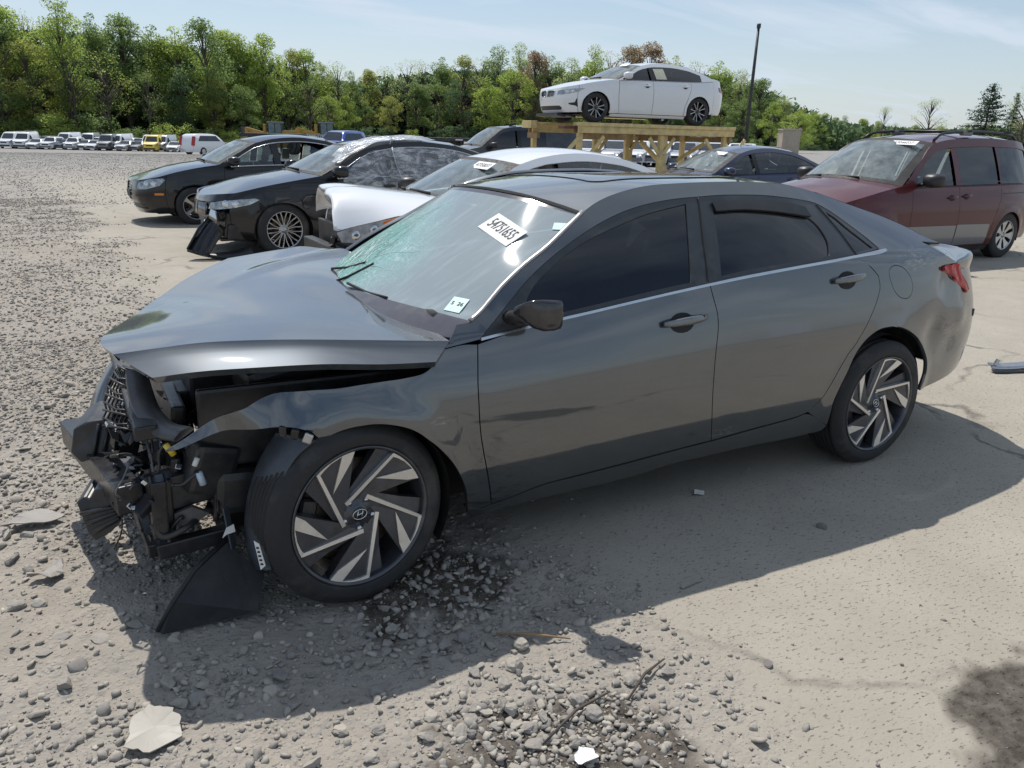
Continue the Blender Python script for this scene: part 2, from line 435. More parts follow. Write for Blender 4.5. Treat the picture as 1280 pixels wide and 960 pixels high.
# ---------------------------------------------------------------- wheels
WD={}
def poly_ext(P,yf,yb,rad_y=None):
    """polygon in polar (r,deg) extruded from y front(r) back to yb; front faces -y"""
    pts=[(r*math.cos(rad(t)),r*math.sin(rad(t)),r) for r,t in P]
    a=.5*sum(p[0]*q[1]-q[0]*p[1] for p,q in zip(pts,pts[1:]+pts[:1]))
    if a<0: pts=pts[::-1]
    n=len(pts); fy=(lambda r: yf(r)) if callable(yf) else (lambda r: yf)
    V=[(x,fy(r),z) for x,z,r in pts]+[(x,yb(r) if callable(yb) else yb,z) for x,z,r in pts]
    F=[tuple(range(n))]+[(i,n+i,n+(i+1)%n,(i+1)%n) for i in range(n)]
    return V,F
def rot_y(g,deg):
    c,s=math.cos(rad(deg)),math.sin(rad(deg)); V,F=g
    return [(x*c-z*s,y,x*s+z*c) for x,y,z in V],F
def wheel_parts(style,R,rr,w,face,mach=None):
    key=(style,R,rr,w)
    if key in WD: return WD[key]
    h=w/2; P=[]
    prof=[(rr*.97,-h*.80),(rr+.004,-h*.96),(rr+.012,-h*1.0),(rr+.02,-h*.985),((R+rr)/2,-h*1.04),(R-.03,-h*.99),(R-.014,-h*.9),(R-.004,-h*.76)]
    nt=6
    for i in range(nt):      # tread ribs with grooves
        y0=-h*.72+i*(1.44*h/nt); y1=y0+1.44*h/nt
        prof+=[(R,y0),(R+.0005,y1-.012),(R-.007,y1-.009),(R-.007,y1-.003)] if i<nt-1 else [(R,y0),(R,y1)]
    prof+=[(R-.004,h*.76),(R-.014,h*.9),(R-.03,h*.99),((R+rr)/2,h*1.04),(rr,h*.9)]
    V,F=lathe(prof,64); P.append(('tyre',mesh_data('tyre',V,[f[::-1] for f in F] if False else F,M_TYRE)))
    V,F=lathe([(rr*.99,-h*.97),(rr*.975,-h*.93),(rr*.955,-h*.80),(rr*.93,-h*.2),(rr*.92,h*.9)],56)
    barrel=mesh_data('barrel',V,[f[::-1] for f in F],M_DARKRIM if style!='cap7' else M_STEEL); P.append(('barrel',barrel))
    V,F=lathe([(rr*1.0,-h*.90),(rr*1.012,-h*.985),(rr*.995,-h*1.0),(rr*.965,-h*.96),(rr*.955,-h*.9)],64)
    P.append(('rim_lip',mesh_data('rim_lip',V,F,face if style!='elantra' else M_DARKRIM)))
    yf=lambda r: -h*(.70+.22*(r/rr)**1.5)
    dark=[];light=[]
    sc=rr/.231
    if style=='elantra':
        for k in range(5):
            pl_=lambda L:[(math.hypot(x,z)/298*rr,math.degrees(math.atan2(z,x))+72*k) for x,z in L]
            dark.append(poly_ext(pl_([(-70,-37),(-172,218),(-200,203),(-232,170),(-170,90),(-100,-20)]),lambda r: yf(r)+.016,lambda r: yf(r)+.05))
            dark.append(poly_ext(pl_([(-70,-37),(-172,218),(-150,247),(-112,270),(-67,286),(-12,292),(-26,190),(-42,83),(-30,55),(-55,10)]),lambda r: yf(r)+.006,lambda r: yf(r)+.045))
            for P_ in ([(-79,-40),(-62,-34),(-165,216),(-182,222)],[(-182,222),(-165,216),(-146,234),(-118,254),(-67,276),(-72,287),(-118,269),(-152,250)],[(-72,268),(-67,287),(-12,294),(-32,240),(-112,118)]):
                light.append(poly_ext(pl_(P_),lambda r: yf(r)-.0025,lambda r: yf(r)+.02))
        hub=M_DARKRIM
    elif style=='five':
        for k in range(5):
            a=72*k+18
            light.append(poly_ext([(.052*sc,a-46),(.075*sc,a-20),(.12*sc,a-11),(.20*sc,a-9),(rr*.97,a-12),(rr*.97,a+12),(.20*sc,a+9),(.12*sc,a+11),(.075*sc,a+20),(.052*sc,a+46)],yf,lambda r: yf(r)+.035))
        hub=face
    elif style=='multi':
        for k in range(10):
            for q in (-1,1):
                a=36*k; light.append(poly_ext([(.05*sc,a+q*5-5),(rr*.6,a+q*6.0-2.2),(rr*.975,a+q*10.5-2.0),(rr*.975,a+q*10.5+1.6),(rr*.6,a+q*6.0+1.9),(.05*sc,a+q*5+5)],yf,lambda r: yf(r)+.028))
        hub=face
    elif style=='double5':
        for k in range(5):
            for q in (-1,1):
                a=72*k+18
                dark.append(poly_ext([(.045*sc,a+q*10-18),(rr*.55,a+q*13-6),(rr*.975,a+q*15-5),(rr*.975,a+q*15+4.5),(rr*.55,a+q*13+5),(.045*sc,a+q*10+18)],lambda r: yf(r)+.006,lambda r: yf(r)+.04))
                light.append(poly_ext([(.06*sc,a+q*10-6),(rr*.55,a+q*13-2.4),(rr*.975,a+q*15-2.2),(rr*.975,a+q*15+2.4),(rr*.55,a+q*13+2.4),(.06*sc,a+q*10+6)],yf,lambda r: yf(r)+.012))
        hub=M_DARKRIM
    else:
        for k in range(7):
            a=360/7*k
            light.append(poly_ext([(.05*sc,a-30),(.09*sc,a-15),(.15*sc,a-14),(rr*.97,a-17.5),(rr*.97,a+17.5),(.15*sc,a+14),(.09*sc,a+15),(.05*sc,a+30)],yf,lambda r: yf(r)+.03))
        hub=face
    if dark: V,F=merge(dark); P.append(('spoke',mesh_data('spoke',V,F,M_DARKRIM,smooth=False)))
    if light:
        for g in light:
            V,F=g; P.append(('spoke_face' if dark else 'spoke',mesh_data('spoke_face',V,F,mach or face,smooth=False)))
    hr=.062*sc
    V,F=lathe([(0,yf(0)-.004),(hr*.42,yf(0)-.004),(hr*.5,yf(0)-.001),(hr*.55,yf(0)+.004),(hr*.95,yf(0)+.002),(hr*1.15,yf(0)+.02),(hr*1.2,yf(0)+.06)],40); P.append(('hub',mesh_data('hub',V,F,hub)))
    V,F=lathe([(0,yf(0)-.0065),(hr*.36,yf(0)-.0065),(hr*.42,yf(0)-.003)],24); P.append(('hub_cap',mesh_data('hub_cap',V,F,M_GLOSSB if style in('elantra','double5') else M_SILVER)))
    if style=='elantra':
        E_=[(.024*math.cos(t)*sc,yf(0)-.008,.0165*math.sin(t)*sc) for t in [2*math.pi*k/20 for k in range(21)]]
        st_=lambda a,b_:tube_geo([(a[0]*sc,yf(0)-.008,a[1]*sc),(b_[0]*sc,yf(0)-.008,b_[1]*sc)],.0028*sc,5)
        V,F=merge([tube_geo(E_,.0022*sc,5,cap=False),st_((-.011,-.011),(-.005,.012)),st_((.005,-.012),(.011,.011)),st_((-.008,-.002),(.008,.003))]); P.append(('emblem',mesh_data('emblem',V,F,M_CHROME)))
    bolts=[]
    for k in range(5):
        g=tube_geo([(hr*.82*math.cos(rad(72*k+54)),yf(0)-.004,hr*.82*math.sin(rad(72*k+54))),(hr*.82*math.cos(rad(72*k+54)),yf(0)+.02,hr*.82*math.sin(rad(72*k+54)))],.009*sc,6); bolts.append(g)
        V,F=g; P.append(('wheel_bolt',mesh_data('wheel_bolt',V,F,M_CHROME if style!='cap7' else M_SILVER)))
    V,F=lathe([(.06,.005),(.07,-.02),(rr*.74,-.02),(rr*.74,.004),(.06,.004)],40); P.append(('brake_disc',mesh_data('brake_disc',V,F,M_IRON)))
    bm=bmesh.new()
    for t in (165,180,195): add_box(bm,(rr*.68*math.cos(rad(t)),-.01,rr*.68*math.sin(rad(t))),(.06,.075,.075),(0,-rad(t),0))
    bmesh.ops.bevel(bm,geom=list(bm.edges),offset=.008,segments=1,affect='EDGES'); me=bpy.data.meshes.new('brake_caliper'); bm.to_mesh(me); bm.free(); me.materials.append(M_STEEL); P.append(('brake_caliper',me))
    WD[key]=P; return P
def wheel(parent,style,R,rr,w,loc,face,mach=None,steer=0,spin=0,camber=0,right=False):
    P=wheel_parts(style,R,rr,w,face,mach); root=None
    for nm,me in P:
        if root is None:
            root=link('wheel',me,parent,loc); root.rotation_mode='ZXY'
            root.rotation_euler=(rad(camber),0,rad(steer)+(math.pi if right else 0))
        else:
            o=link(nm,me,root)
            if nm not in('brake_caliper','brake_disc','barrel','rim_lip'): o.rotation_euler=(0,rad(spin),0)
    return root
# ---------------------------------------------------------------- small car parts
def lofted_pad(bm,c,s,rot=0,taper=1.0):
    add_box(bm,c,s,(0,rot,0),taper)
def seats(parent,x,W,mat,z=.30,rear=True):
    for y in (-.37,.37):
        bm=bmesh.new(); add_box(bm,(x+.0,y,z+.08),(.52,.50,.16)); add_box(bm,(x+.30,y,z+.42),(.14,.48,.62),(0,rad(14),0),.8); add_box(bm,(x+.41,y,z+.80),(.10,.26,.18),(0,rad(10),0),.9)
        bm_obj('seat',bm,mat,parent,True,.045)
    if rear:
        bm=bmesh.new(); add_box(bm,(x+.85,0,z+.1),(.5,1.25,.16)); add_box(bm,(x+1.15,0,z+.42),(.16,1.2,.55),(0,rad(20),0),.92)
        for y in (-.35,.35): add_box(bm,(x+1.26,y,z+.72),(.09,.24,.15),(0,rad(14),0))
        bm_obj('rear_bench',bm,mat,parent,True,.045)
def steering(parent,x,z,y=-.37):
    P=[(x+.19*math.cos(t)*.35,y+.185*math.sin(t),z+.185*math.cos(t)) for t in [2*math.pi*k/20 for k in range(21)]]
    w=tube('steering_wheel',P,.014,M_BLACK,parent,6)
    box('steering_boss',(x+.01,y,z),(.05,.14,.10),M_BLACK,w,bevel=.015)
def mirror_part(parent,x,y,z,mat,s=-1,k=1.0):
    """door mirror: rounded shell on a short arm; y is the door surface"""
    V=[];F=[]
    prof=[(-.11,.30,.35),(-.095,.62,.7),(-.05,.92,.95),(0,1.0,1.0),(.04,.99,.98),(.055,.93,.92)]
    n=14
    for px,sy,sz in prof:
        for i in range(n):
            t=2*math.pi*i/n; cx,cz=math.cos(t),math.sin(t)
            ex=abs(cx)**.7*(1 if cx>0 else -1); ez=abs(cz)**.7*(1 if cz>0 else -1)
            V.append((x+px*k,s*(abs(y)+.16*k+.115*k*sy*ex)+0,z+.02+.075*k*sz*ez))
    for i in range(len(prof)-1):
        for j in range(n): F.append((i*n+j,i*n+(j+1)%n,(i+1)*n+(j+1)%n,(i+1)*n+j))
    F.append(tuple(range(n))[::-1]); F.append(tuple((len(prof)-1)*n+j for j in range(n)))
    if s<0: F=[f[::-1] for f in F]
    m=obj('wing_mirror',V,F,mat,parent)
    V,F=tube_geo([(x-.01,s*(abs(y)-.01),z-.05),(x,s*(abs(y)+.10*k),z-.03)],.028*k,8,.02*k); obj('mirror_arm',V,F,M_BLACK,m)
    gl=[(x+.052*k,s*(abs(y)+.16*k+.10*k*math.cos(2*math.pi*i/12)),z+.02+.062*k*math.sin(2*math.pi*i/12)) for i in range(12)]
    obj('mirror_glass',[(a+.006,b,c) for a,b,c in gl],[tuple(range(12)) if s<0 else tuple(range(12))[::-1]],M_CHROME,m,smooth=False)
    return m
def handle_part(sh,x,z,mat,parent,L=.20,mirror=False):
    V=[];F=[];n=8;S=9
    for i in range(S):
        t=i/(S-1); xx=x+L*(t-.5); o=.012+.026*math.sin(math.pi*min(max(t,.0),1))**.6; hgt=.012+.006*math.sin(math.pi*t)
        p=Vector(sh.pt(sh.s_of_x(xx),z+.012*t)); nn=Vector(sh.normal(sh.s_of_x(xx),z))
        up=Vector((0,0,1))
        for k in range(n):
            a=2*math.pi*k/n; V.append(tuple(p+nn*(o+.008*math.cos(a))+up*(hgt*math.sin(a))))
    for i in range(S-1):
        for k in range(n): F.append((i*n+k,(i+1)*n+k,(i+1)*n+(k+1)%n,i*n+(k+1)%n))
    F.append(tuple(range(n))); F.append(tuple((S-1)*n+k for k in range(n))[::-1])
    if mirror: V=[(a,-b,c) for a,b,c in V]; F=[f[::-1] for f in F]
    h=obj('door_handle',V,F,mat,parent)
    cup=[]; 
    c=Vector(sh.pt(sh.s_of_x(x-.01),z+.0)); nn=Vector(sh.normal(sh.s_of_x(x-.01),z))
    W=[];G=[]
    for rr_,d in ((1.0,.0015),(.8,-.006),(.45,-.012),(0.01,-.014)):
        for k in range(16):
            a=2*math.pi*k/16; q=Vector(sh.pt(sh.s_of_x(x-.01+.062*rr_*math.cos(a)),z+.03*rr_*math.sin(a)*1.35)); W.append(tuple(q+nn*(.0025 if rr_==1 else .002)))
    for i in range(3):
        for k in range(16): G.append((i*16+k,(i+1)*16+k,(i+1)*16+(k+1)%16,i*16+(k+1)%16))
    if mirror: W=[(a,-b,c) for a,b,c in W]
    obj('handle_cup',W,G,M_MATTE,h)
    return h
def text_part(name,txt,parent,M,size,mat,squash=1.0):
    cu=bpy.data.curves.new(name,'FONT'); cu.body=txt; cu.size=size; cu.align_x='CENTER'; cu.align_y='CENTER'; cu.extrude=.0004
    t=bpy.data.objects.new(name,cu); C.objects.link(t); bpy.context.view_layer.update()
    dg=bpy.context.evaluated_depsgraph_get(); me=bpy.data.meshes.new_from_object(t.evaluated_get(dg)); bpy.data.objects.remove(t)
    me.materials.clear(); me.materials.append(mat)
    me.transform(M@Matrix.Diagonal((squash,1,1,1))); return link(name,me,parent)
def quad_frame(c,u,v):
    u=Vector(u).normalized(); n=u.cross(Vector(v)).normalized(); v=n.cross(u)
    m=Matrix((u,v,n)).transposed().to_4x4(); m.translation=c; return m
def sticker(name,parent,M,w,h,mat,txt=None,ts=.1,squash=1.0,lines=()):
    V=[M@Vector((a*w/2,b*h/2,0)) for a,b in ((-1,-1),(1,-1),(1,1),(-1,1))]
    V+=[M@Vector((a*w/2,b*h/2,-.0008)) for a,b in ((-1,-1),(1,-1),(1,1),(-1,1))]
    o=obj(name,V,[(0,1,2,3),(7,6,5,4),(0,4,5,1),(1,5,6,2),(2,6,7,3),(3,7,4,0)],mat,parent,smooth=False)
    if txt: text_part('lettering',txt,o,M@Matrix.Translation((0,0,.001)),ts,M_INK,squash)
    for t,dx,dy,s in lines: text_part('lettering',t,o,M@Matrix.Translation((dx,dy,.001)),s,M_INK)
    return o
# ---------------------------------------------------------------- ground
def vnoise(x,y,seed=0):
    xi=np.floor(x).astype(np.int64); yi=np.floor(y).astype(np.int64); fx=x-xi; fy=y-yi; fx=fx*fx*(3-2*fx); fy=fy*fy*(3-2*fy)
    def h(a,b):
        n=(a*374761393+b*668265263+seed*1442695041)&0xffffffff; n=((n^(n>>13))*1274126177)&0xffffffff; return ((n^(n>>16))&0xffff)/65535.0
    return (h(xi,yi)*(1-fx)+h(xi+1,yi)*fx)*(1-fy)+(h(xi,yi+1)*(1-fx)+h(xi+1,yi+1)*fx)*fy
def fbm(x,y,o=4,seed=0,g=.5):
    r=0;a=1;t=0
    for i in range(o): r=r+a*vnoise(x*2**i,y*2**i,seed+i*17); t+=a; a*=g
    return r/t
def npstep(a,b,x):
    t=np.clip((x-a)/(b-a),0,1); return t*t*(3-2*t)
def far_drop(x,y): return -1.75*npstep(30,122,y)*(1-npstep(16,60,x-np.maximum(y-80,0)*.25))
def gravel_mask(x,y):
    """1 on loose stone, 0 on the concrete apron"""
    xb=np.interp(y,[-4,-2.0,-1.7,-1.0,-.6,1,3,6,7.5,9,12,20,60],[.40,.50,.66,.72,.62,.1,-.25,-.5,.2,-.6,-.3,-1,-3])
    n=(fbm(x*1.6,y*1.6,4,3)-.5)*1.1
    near=npstep(.35,-.30,x-xb+n*np.where(y<2,.9,1.6))
    far=npstep(16,30,y)                      # the stony lot farther back
    return np.clip(np.maximum(near,far),0,1)
def ell(x,y,cx,cy,rx,ry,rot,seed,amp=.55):
    c,s=math.cos(rot),math.sin(rot); u=((x-cx)*c+(y-cy)*s)/rx; v=(-(x-cx)*s+(y-cy)*c)/ry
    return npstep(1.12,.86,np.hypot(u,v)+(fbm(x*7,y*7,4,seed)-.5)*amp*2)
def wet_mask(x,y):
    w=ell(x,y,1.50,-2.33,.34,.20,.2,5)
    w=np.maximum(w,ell(x,y,.24,-.90,.30,.24,.5,9,.7)); w=np.maximum(w,.95*ell(x,y,.18,-1.84,.40,.20,-.25,12,.8))
    return w
def ground_h(x,y):
    g=gravel_mask(x,y); d=np.hypot(x+.7,y+3.2)
    h=(fbm(x*1.3,y*1.3,3,21)-.5)*.05+(fbm(x*5,y*5,4,31)-.5)*.040+(fbm(x*19,y*19,3,41)-.5)*.016
    fade=1/(1+np.maximum(d-14,0)*.04)
    c=(fbm(x*9,y*9,3,51)-.5)*.003
    return far_drop(x,y)+(h*g*fade+c*(1-g)) - .012*g*npstep(.5,1.6,np.abs(x-1.3))*0
def axis(a,b,step,lim0,lim1,grow=1.045):
    m=list(np.arange(a,b,step)); s=step; lo=[]; x=a
    while x>lim0: s*=grow; x-=s; lo.append(x)
    s=step; hi=[]; x=m[-1]
    while x<lim1: s*=grow; x+=s; hi.append(x)
    return np.array(lo[::-1]+m+hi)
def ground_mat():
    m,nt,N,L,b=nodes('dirt gravel and concrete')
    ge=N.new('ShaderNodeNewGeometry'); P=ge.outputs['Position']
    def at(n):
        a=N.new('ShaderNodeAttribute'); a.attribute_name=n; return a.outputs['Fac']
    G,Wt=at('gravel'),at('wet')
    n=lambda s,d=5,r=.6: noise(N,L,s,d,r,P)
    big=n(.35,6,.62); mid=n(2.2,7,.66); fine=n(14,6,.7); grit=n(85,4,.7); dist=N.new('ShaderNodeVectorMath'); dist.operation='LENGTH'; L.new(P,dist.inputs[0])
    far=rng(N,L,dist.outputs['Value'],9,40,0,1)
    dirt=mixc(N,L,rng(N,L,mid,.32,.7),(.29,.247,.195),(.405,.355,.29))
    dirt=mixc(N,L,rng(N,L,fine,.38,.62,0,.55),dirt,(.24,.22,.195)); dirt=mixc(N,L,rng(N,L,big,.35,.65,0,.35),dirt,(.36,.35,.33))
    pv=N.new('ShaderNodeTexVoronoi'); pv.inputs['Scale'].default_value=62; L.new(P,pv.inputs['Vector']); pw_=N.new('ShaderNodeTexVoronoi'); pw_.inputs['Scale'].default_value=24; L.new(P,pw_.inputs['Vector'])
    pm1=math2(N,L,'MULTIPLY',rng(N,L,pv.outputs['Distance'],.15,.45,1,0),rng(N,L,mid,.30,.55,.15,1)); dirt=mixc(N,L,math2(N,L,'MULTIPLY',pm1,.6),dirt,mixc(N,L,pv.outputs['Color'],(.20,.19,.18),(.44,.41,.36)))
    pm2=math2(N,L,'MULTIPLY',rng(N,L,pw_.outputs['Distance'],.15,.42,1,0),rng(N,L,big,.42,.62,0,1)); dirt=mixc(N,L,math2(N,L,'MULTIPLY',pm2,.6),dirt,mixc(N,L,pw_.outputs['Color'],(.19,.185,.18),(.40,.375,.335)))
    dirt=mixc(N,L,math2(N,L,'MULTIPLY',far,.75),dirt,(.33,.325,.315))
    # stones too far away to be told apart
    vo=N.new('ShaderNodeTexVoronoi'); vo.inputs['Scale'].default_value=9; L.new(P,vo.inputs['Vector'])
    sc=rng(N,L,vo.outputs['Color'],.1,.9,.30,1.15)
    stf=math2(N,L,'MULTIPLY',far,rng(N,L,vo.outputs['Distance'],.2,.5,1,.15))
    mm=N.new('ShaderNodeMix'); mm.data_type='RGBA'; mm.blend_type='MULTIPLY'; L.new(math2(N,L,'MULTIPLY',stf,.85),mm.inputs[0]); L.new(dirt,mm.inputs[6]); L.new(sc,mm.inputs[7]); dirt=mm.outputs[2]
    conc=mixc(N,L,rng(N,L,mid,.3,.7),(.325,.295,.245),(.40,.365,.31)); conc=mixc(N,L,rng(N,L,big,.35,.7,0,.5),conc,(.335,.30,.245)); conc=mixc(N,L,rng(N,L,fine,.55,.72,0,.5),conc,(.27,.255,.23))
    mp=N.new('ShaderNodeMapping'); mp.inputs['Scale'].default_value=(1,2.6,1); mp.inputs['Rotation'].default_value=(0,0,.5); L.new(P,mp.inputs[0])
    pit=N.new('ShaderNodeTexNoise'); pit.inputs['Scale'].default_value=38; pit.inputs['Detail'].default_value=5; pit.inputs['Roughness'].default_value=.65; L.new(mp.outputs[0],pit.inputs['Vector'])
    pf=rng(N,L,pit.outputs[0],.60,.70,0,.65); conc=mixc(N,L,pf,conc,(.17,.155,.135))
    # cracks: few, long, wandering
    wv=N.new('ShaderNodeVectorMath'); wv.operation='ADD'; L.new(P,wv.inputs[0]); nn=N.new('ShaderNodeTexNoise'); nn.inputs['Scale'].default_value=1.3; nn.inputs['Detail'].default_value=6; L.new(P,nn.inputs['Vector'])
    sv=N.new('ShaderNodeVectorMath'); sv.operation='SCALE'; sv.inputs['Scale'].default_value=.9; L.new(nn.outputs['Color'],sv.inputs[0]); L.new(sv.outputs[0],wv.inputs[1])
    vc=N.new('ShaderNodeTexVoronoi'); vc.feature='DISTANCE_TO_EDGE'; vc.inputs['Scale'].default_value=.42; L.new(wv.outputs[0],vc.inputs['Vector'])
    ck=math2(N,L,'MULTIPLY',rng(N,L,vc.outputs['Distance'],.002,.014,1,0),rng(N,L,mid,.42,.6,0,1)); conc=mixc(N,L,math2(N,L,'MULTIPLY',ck,.75),conc,(.12,.11,.095))
    col=mixc(N,L,G,conc,dirt); wf=math2(N,L,'MULTIPLY',Wt,rng(N,L,fine,.25,.6,.6,1)); col=mixc(N,L,math2(N,L,'MULTIPLY',wf,.97),col,(.048,.037,.027))
    L.new(col,b.inputs['Base Color']); L.new(rng(N,L,wf,0,1,.92,.55),b.inputs['Roughness']); b.inputs['Specular IOR Level'].default_value=.25
    hh=math2(N,L,'ADD',math2(N,L,'ADD',math2(N,L,'MULTIPLY',fine,.7),math2(N,L,'MULTIPLY',grit,.45)),math2(N,L,'ADD',math2(N,L,'MULTIPLY',pm1,.4),math2(N,L,'MULTIPLY',pm2,.7))); hc=math2(N,L,'ADD',math2(N,L,'MULTIPLY',grit,.25),math2(N,L,'MULTIPLY',math2(N,L,'ADD',pf,ck),-.8))
    mxh=N.new('ShaderNodeMix'); mxh.data_type='FLOAT'; L.new(G,mxh.inputs[0]); L.new(hc,mxh.inputs[2]); L.new(hh,mxh.inputs[3])
    vf=N.new('ShaderNodeMix'); vf.data_type='FLOAT'; L.new(far,vf.inputs[0]); L.new(mxh.outputs[0],vf.inputs[2]); L.new(math2(N,L,'MULTIPLY',vo.outputs['Distance'],-2.5),vf.inputs[3])
    bp=N.new('ShaderNodeBump'); bp.inputs['Strength'].default_value=.75; L.new(rng(N,L,far,0,1,.014,.05),bp.inputs['Distance']); L.new(vf.outputs[0],bp.inputs['Height']); L.new(bp.outputs[0],b.inputs['Normal'])
    return m
def grid_mesh(name,xs,ys,hf,mat):
    X,Y=np.meshgrid(xs,ys); Z=hf(X,Y); nx,ny=len(xs),len(ys)
    me=bpy.data.meshes.new(name); me.vertices.add(nx*ny); me.vertices.foreach_set('co',np.stack([X,Y,Z],-1).astype(np.float32).ravel())
    i=np.arange(nx*ny).reshape(ny,nx); q=np.stack([i[:-1,:-1],i[:-1,1:],i[1:,1:],i[1:,:-1]],-1).reshape(-1,4).astype(np.int32)
    me.loops.add(q.size); me.loops.foreach_set('vertex_index',q.ravel()); me.polygons.add(len(q)); me.polygons.foreach_set('loop_start',np.arange(len(q),dtype=np.int32)*4)
    me.polygons.foreach_set('use_smooth',np.ones(len(q),bool)); me.update(calc_edges=True)
    for an,fn in (('gravel',gravel_mask),('wet',wet_mask)):
        a=me.attributes.new(an,'FLOAT','POINT'); a.data.foreach_set('value',fn(X,Y).astype(np.float32).ravel())
    me.materials.append(mat); return link(name,me)
gr=grid_mesh('ground',axis(-3.2,5.2,.022,-1500,1800,1.06),axis(-2.7,4.5,.022,-60,2500,1.05),ground_h,ground_mat()); gr['kind']='structure'
def gh(x,y): return float(ground_h(np.array([float(x)]),np.array([float(y)]))[0])
# ---------------------------------------------------------------- trees
def leafmat(name,a,b2,c):
    m,nt,N,L,bs=nodes(name); N.remove(bs); out=[q for q in N if q.type=='OUTPUT_MATERIAL'][0]
    oi=N.new('ShaderNodeObjectInfo'); at=N.new('ShaderNodeAttribute'); at.attribute_name='tone'
    col=mixc(N,L,at.outputs['Fac'],a,b2); col=mixc(N,L,rng(N,L,oi.outputs['Random'],0,1,0,.55),col,c)
    d=N.new('ShaderNodeBsdfDiffuse'); L.new(col,d.inputs[0]); t=N.new('ShaderNodeBsdfTranslucent'); hs=N.new('ShaderNodeHueSaturation'); hs.inputs['Value'].default_value=1.6; hs.inputs['Saturation'].default_value=1.1; L.new(col,hs.inputs['Color']); L.new(hs.outputs[0],t.inputs[0])
    s=N.new('ShaderNodeMixShader'); s.inputs[0].default_value=.62; L.new(d.outputs[0],s.inputs[1]); L.new(t.outputs[0],s.inputs[2]); L.new(s.outputs[0],out.inputs[0]); return m
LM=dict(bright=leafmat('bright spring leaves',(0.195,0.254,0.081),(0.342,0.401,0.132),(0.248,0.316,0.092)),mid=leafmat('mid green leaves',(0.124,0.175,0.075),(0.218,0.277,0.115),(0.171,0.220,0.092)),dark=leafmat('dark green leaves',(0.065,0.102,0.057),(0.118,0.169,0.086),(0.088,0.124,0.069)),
    olive=leafmat('olive yellow leaves',(0.201,0.226,0.081),(0.330,0.339,0.121),(0.260,0.282,0.098)),red=leafmat('reddish brown buds',(0.189,0.141,0.098),(0.295,0.220,0.149),(0.224,0.198,0.115)),pale=leafmat('pale young leaves',(0.248,0.294,0.149),(0.378,0.418,0.218),(0.295,0.339,0.161)),pine=leafmat('pine needles',(0.033,0.059,0.041),(0.065,0.096,0.063),(0.047,0.073,0.046)))
M_BARK=plain('tree bark',(.075,.062,.050),.9,0,.3,3,.2,0)
def leaf_mesh(name,C_,T_,S_,seed):
    """leaf-clump quads at centres C_ (n,3) with size S_ (n,)"""
    r=np.random.default_rng(seed); n=len(C_); a=r.normal(size=(n,3)); a/=np.linalg.norm(a,axis=1)[:,None]; b=r.normal(size=(n,3)); b-=a*(a*b).sum(1)[:,None]; b/=np.linalg.norm(b,axis=1)[:,None]
    c=np.cross(a,b); s=S_[:,None]; el=r.uniform(.5,1,(n,1))
    Q=np.stack([C_-b*s,C_-c*s*el*.6,C_+b*s,C_+c*s*el*.6],1).reshape(-1,3).astype(np.float32)
    me=bpy.data.meshes.new(name); me.vertices.add(4*n); me.vertices.foreach_set('co',Q.ravel()); me.loops.add(4*n); me.loops.foreach_set('vertex_index',np.arange(4*n,dtype=np.int32)); me.polygons.add(n); me.polygons.foreach_set('loop_start',np.arange(n,dtype=np.int32)*4); me.update(calc_edges=True)
    at=me.attributes.new('tone','FLOAT','POINT'); at.data.foreach_set('value',np.repeat(T_,4).astype(np.float32)); return me
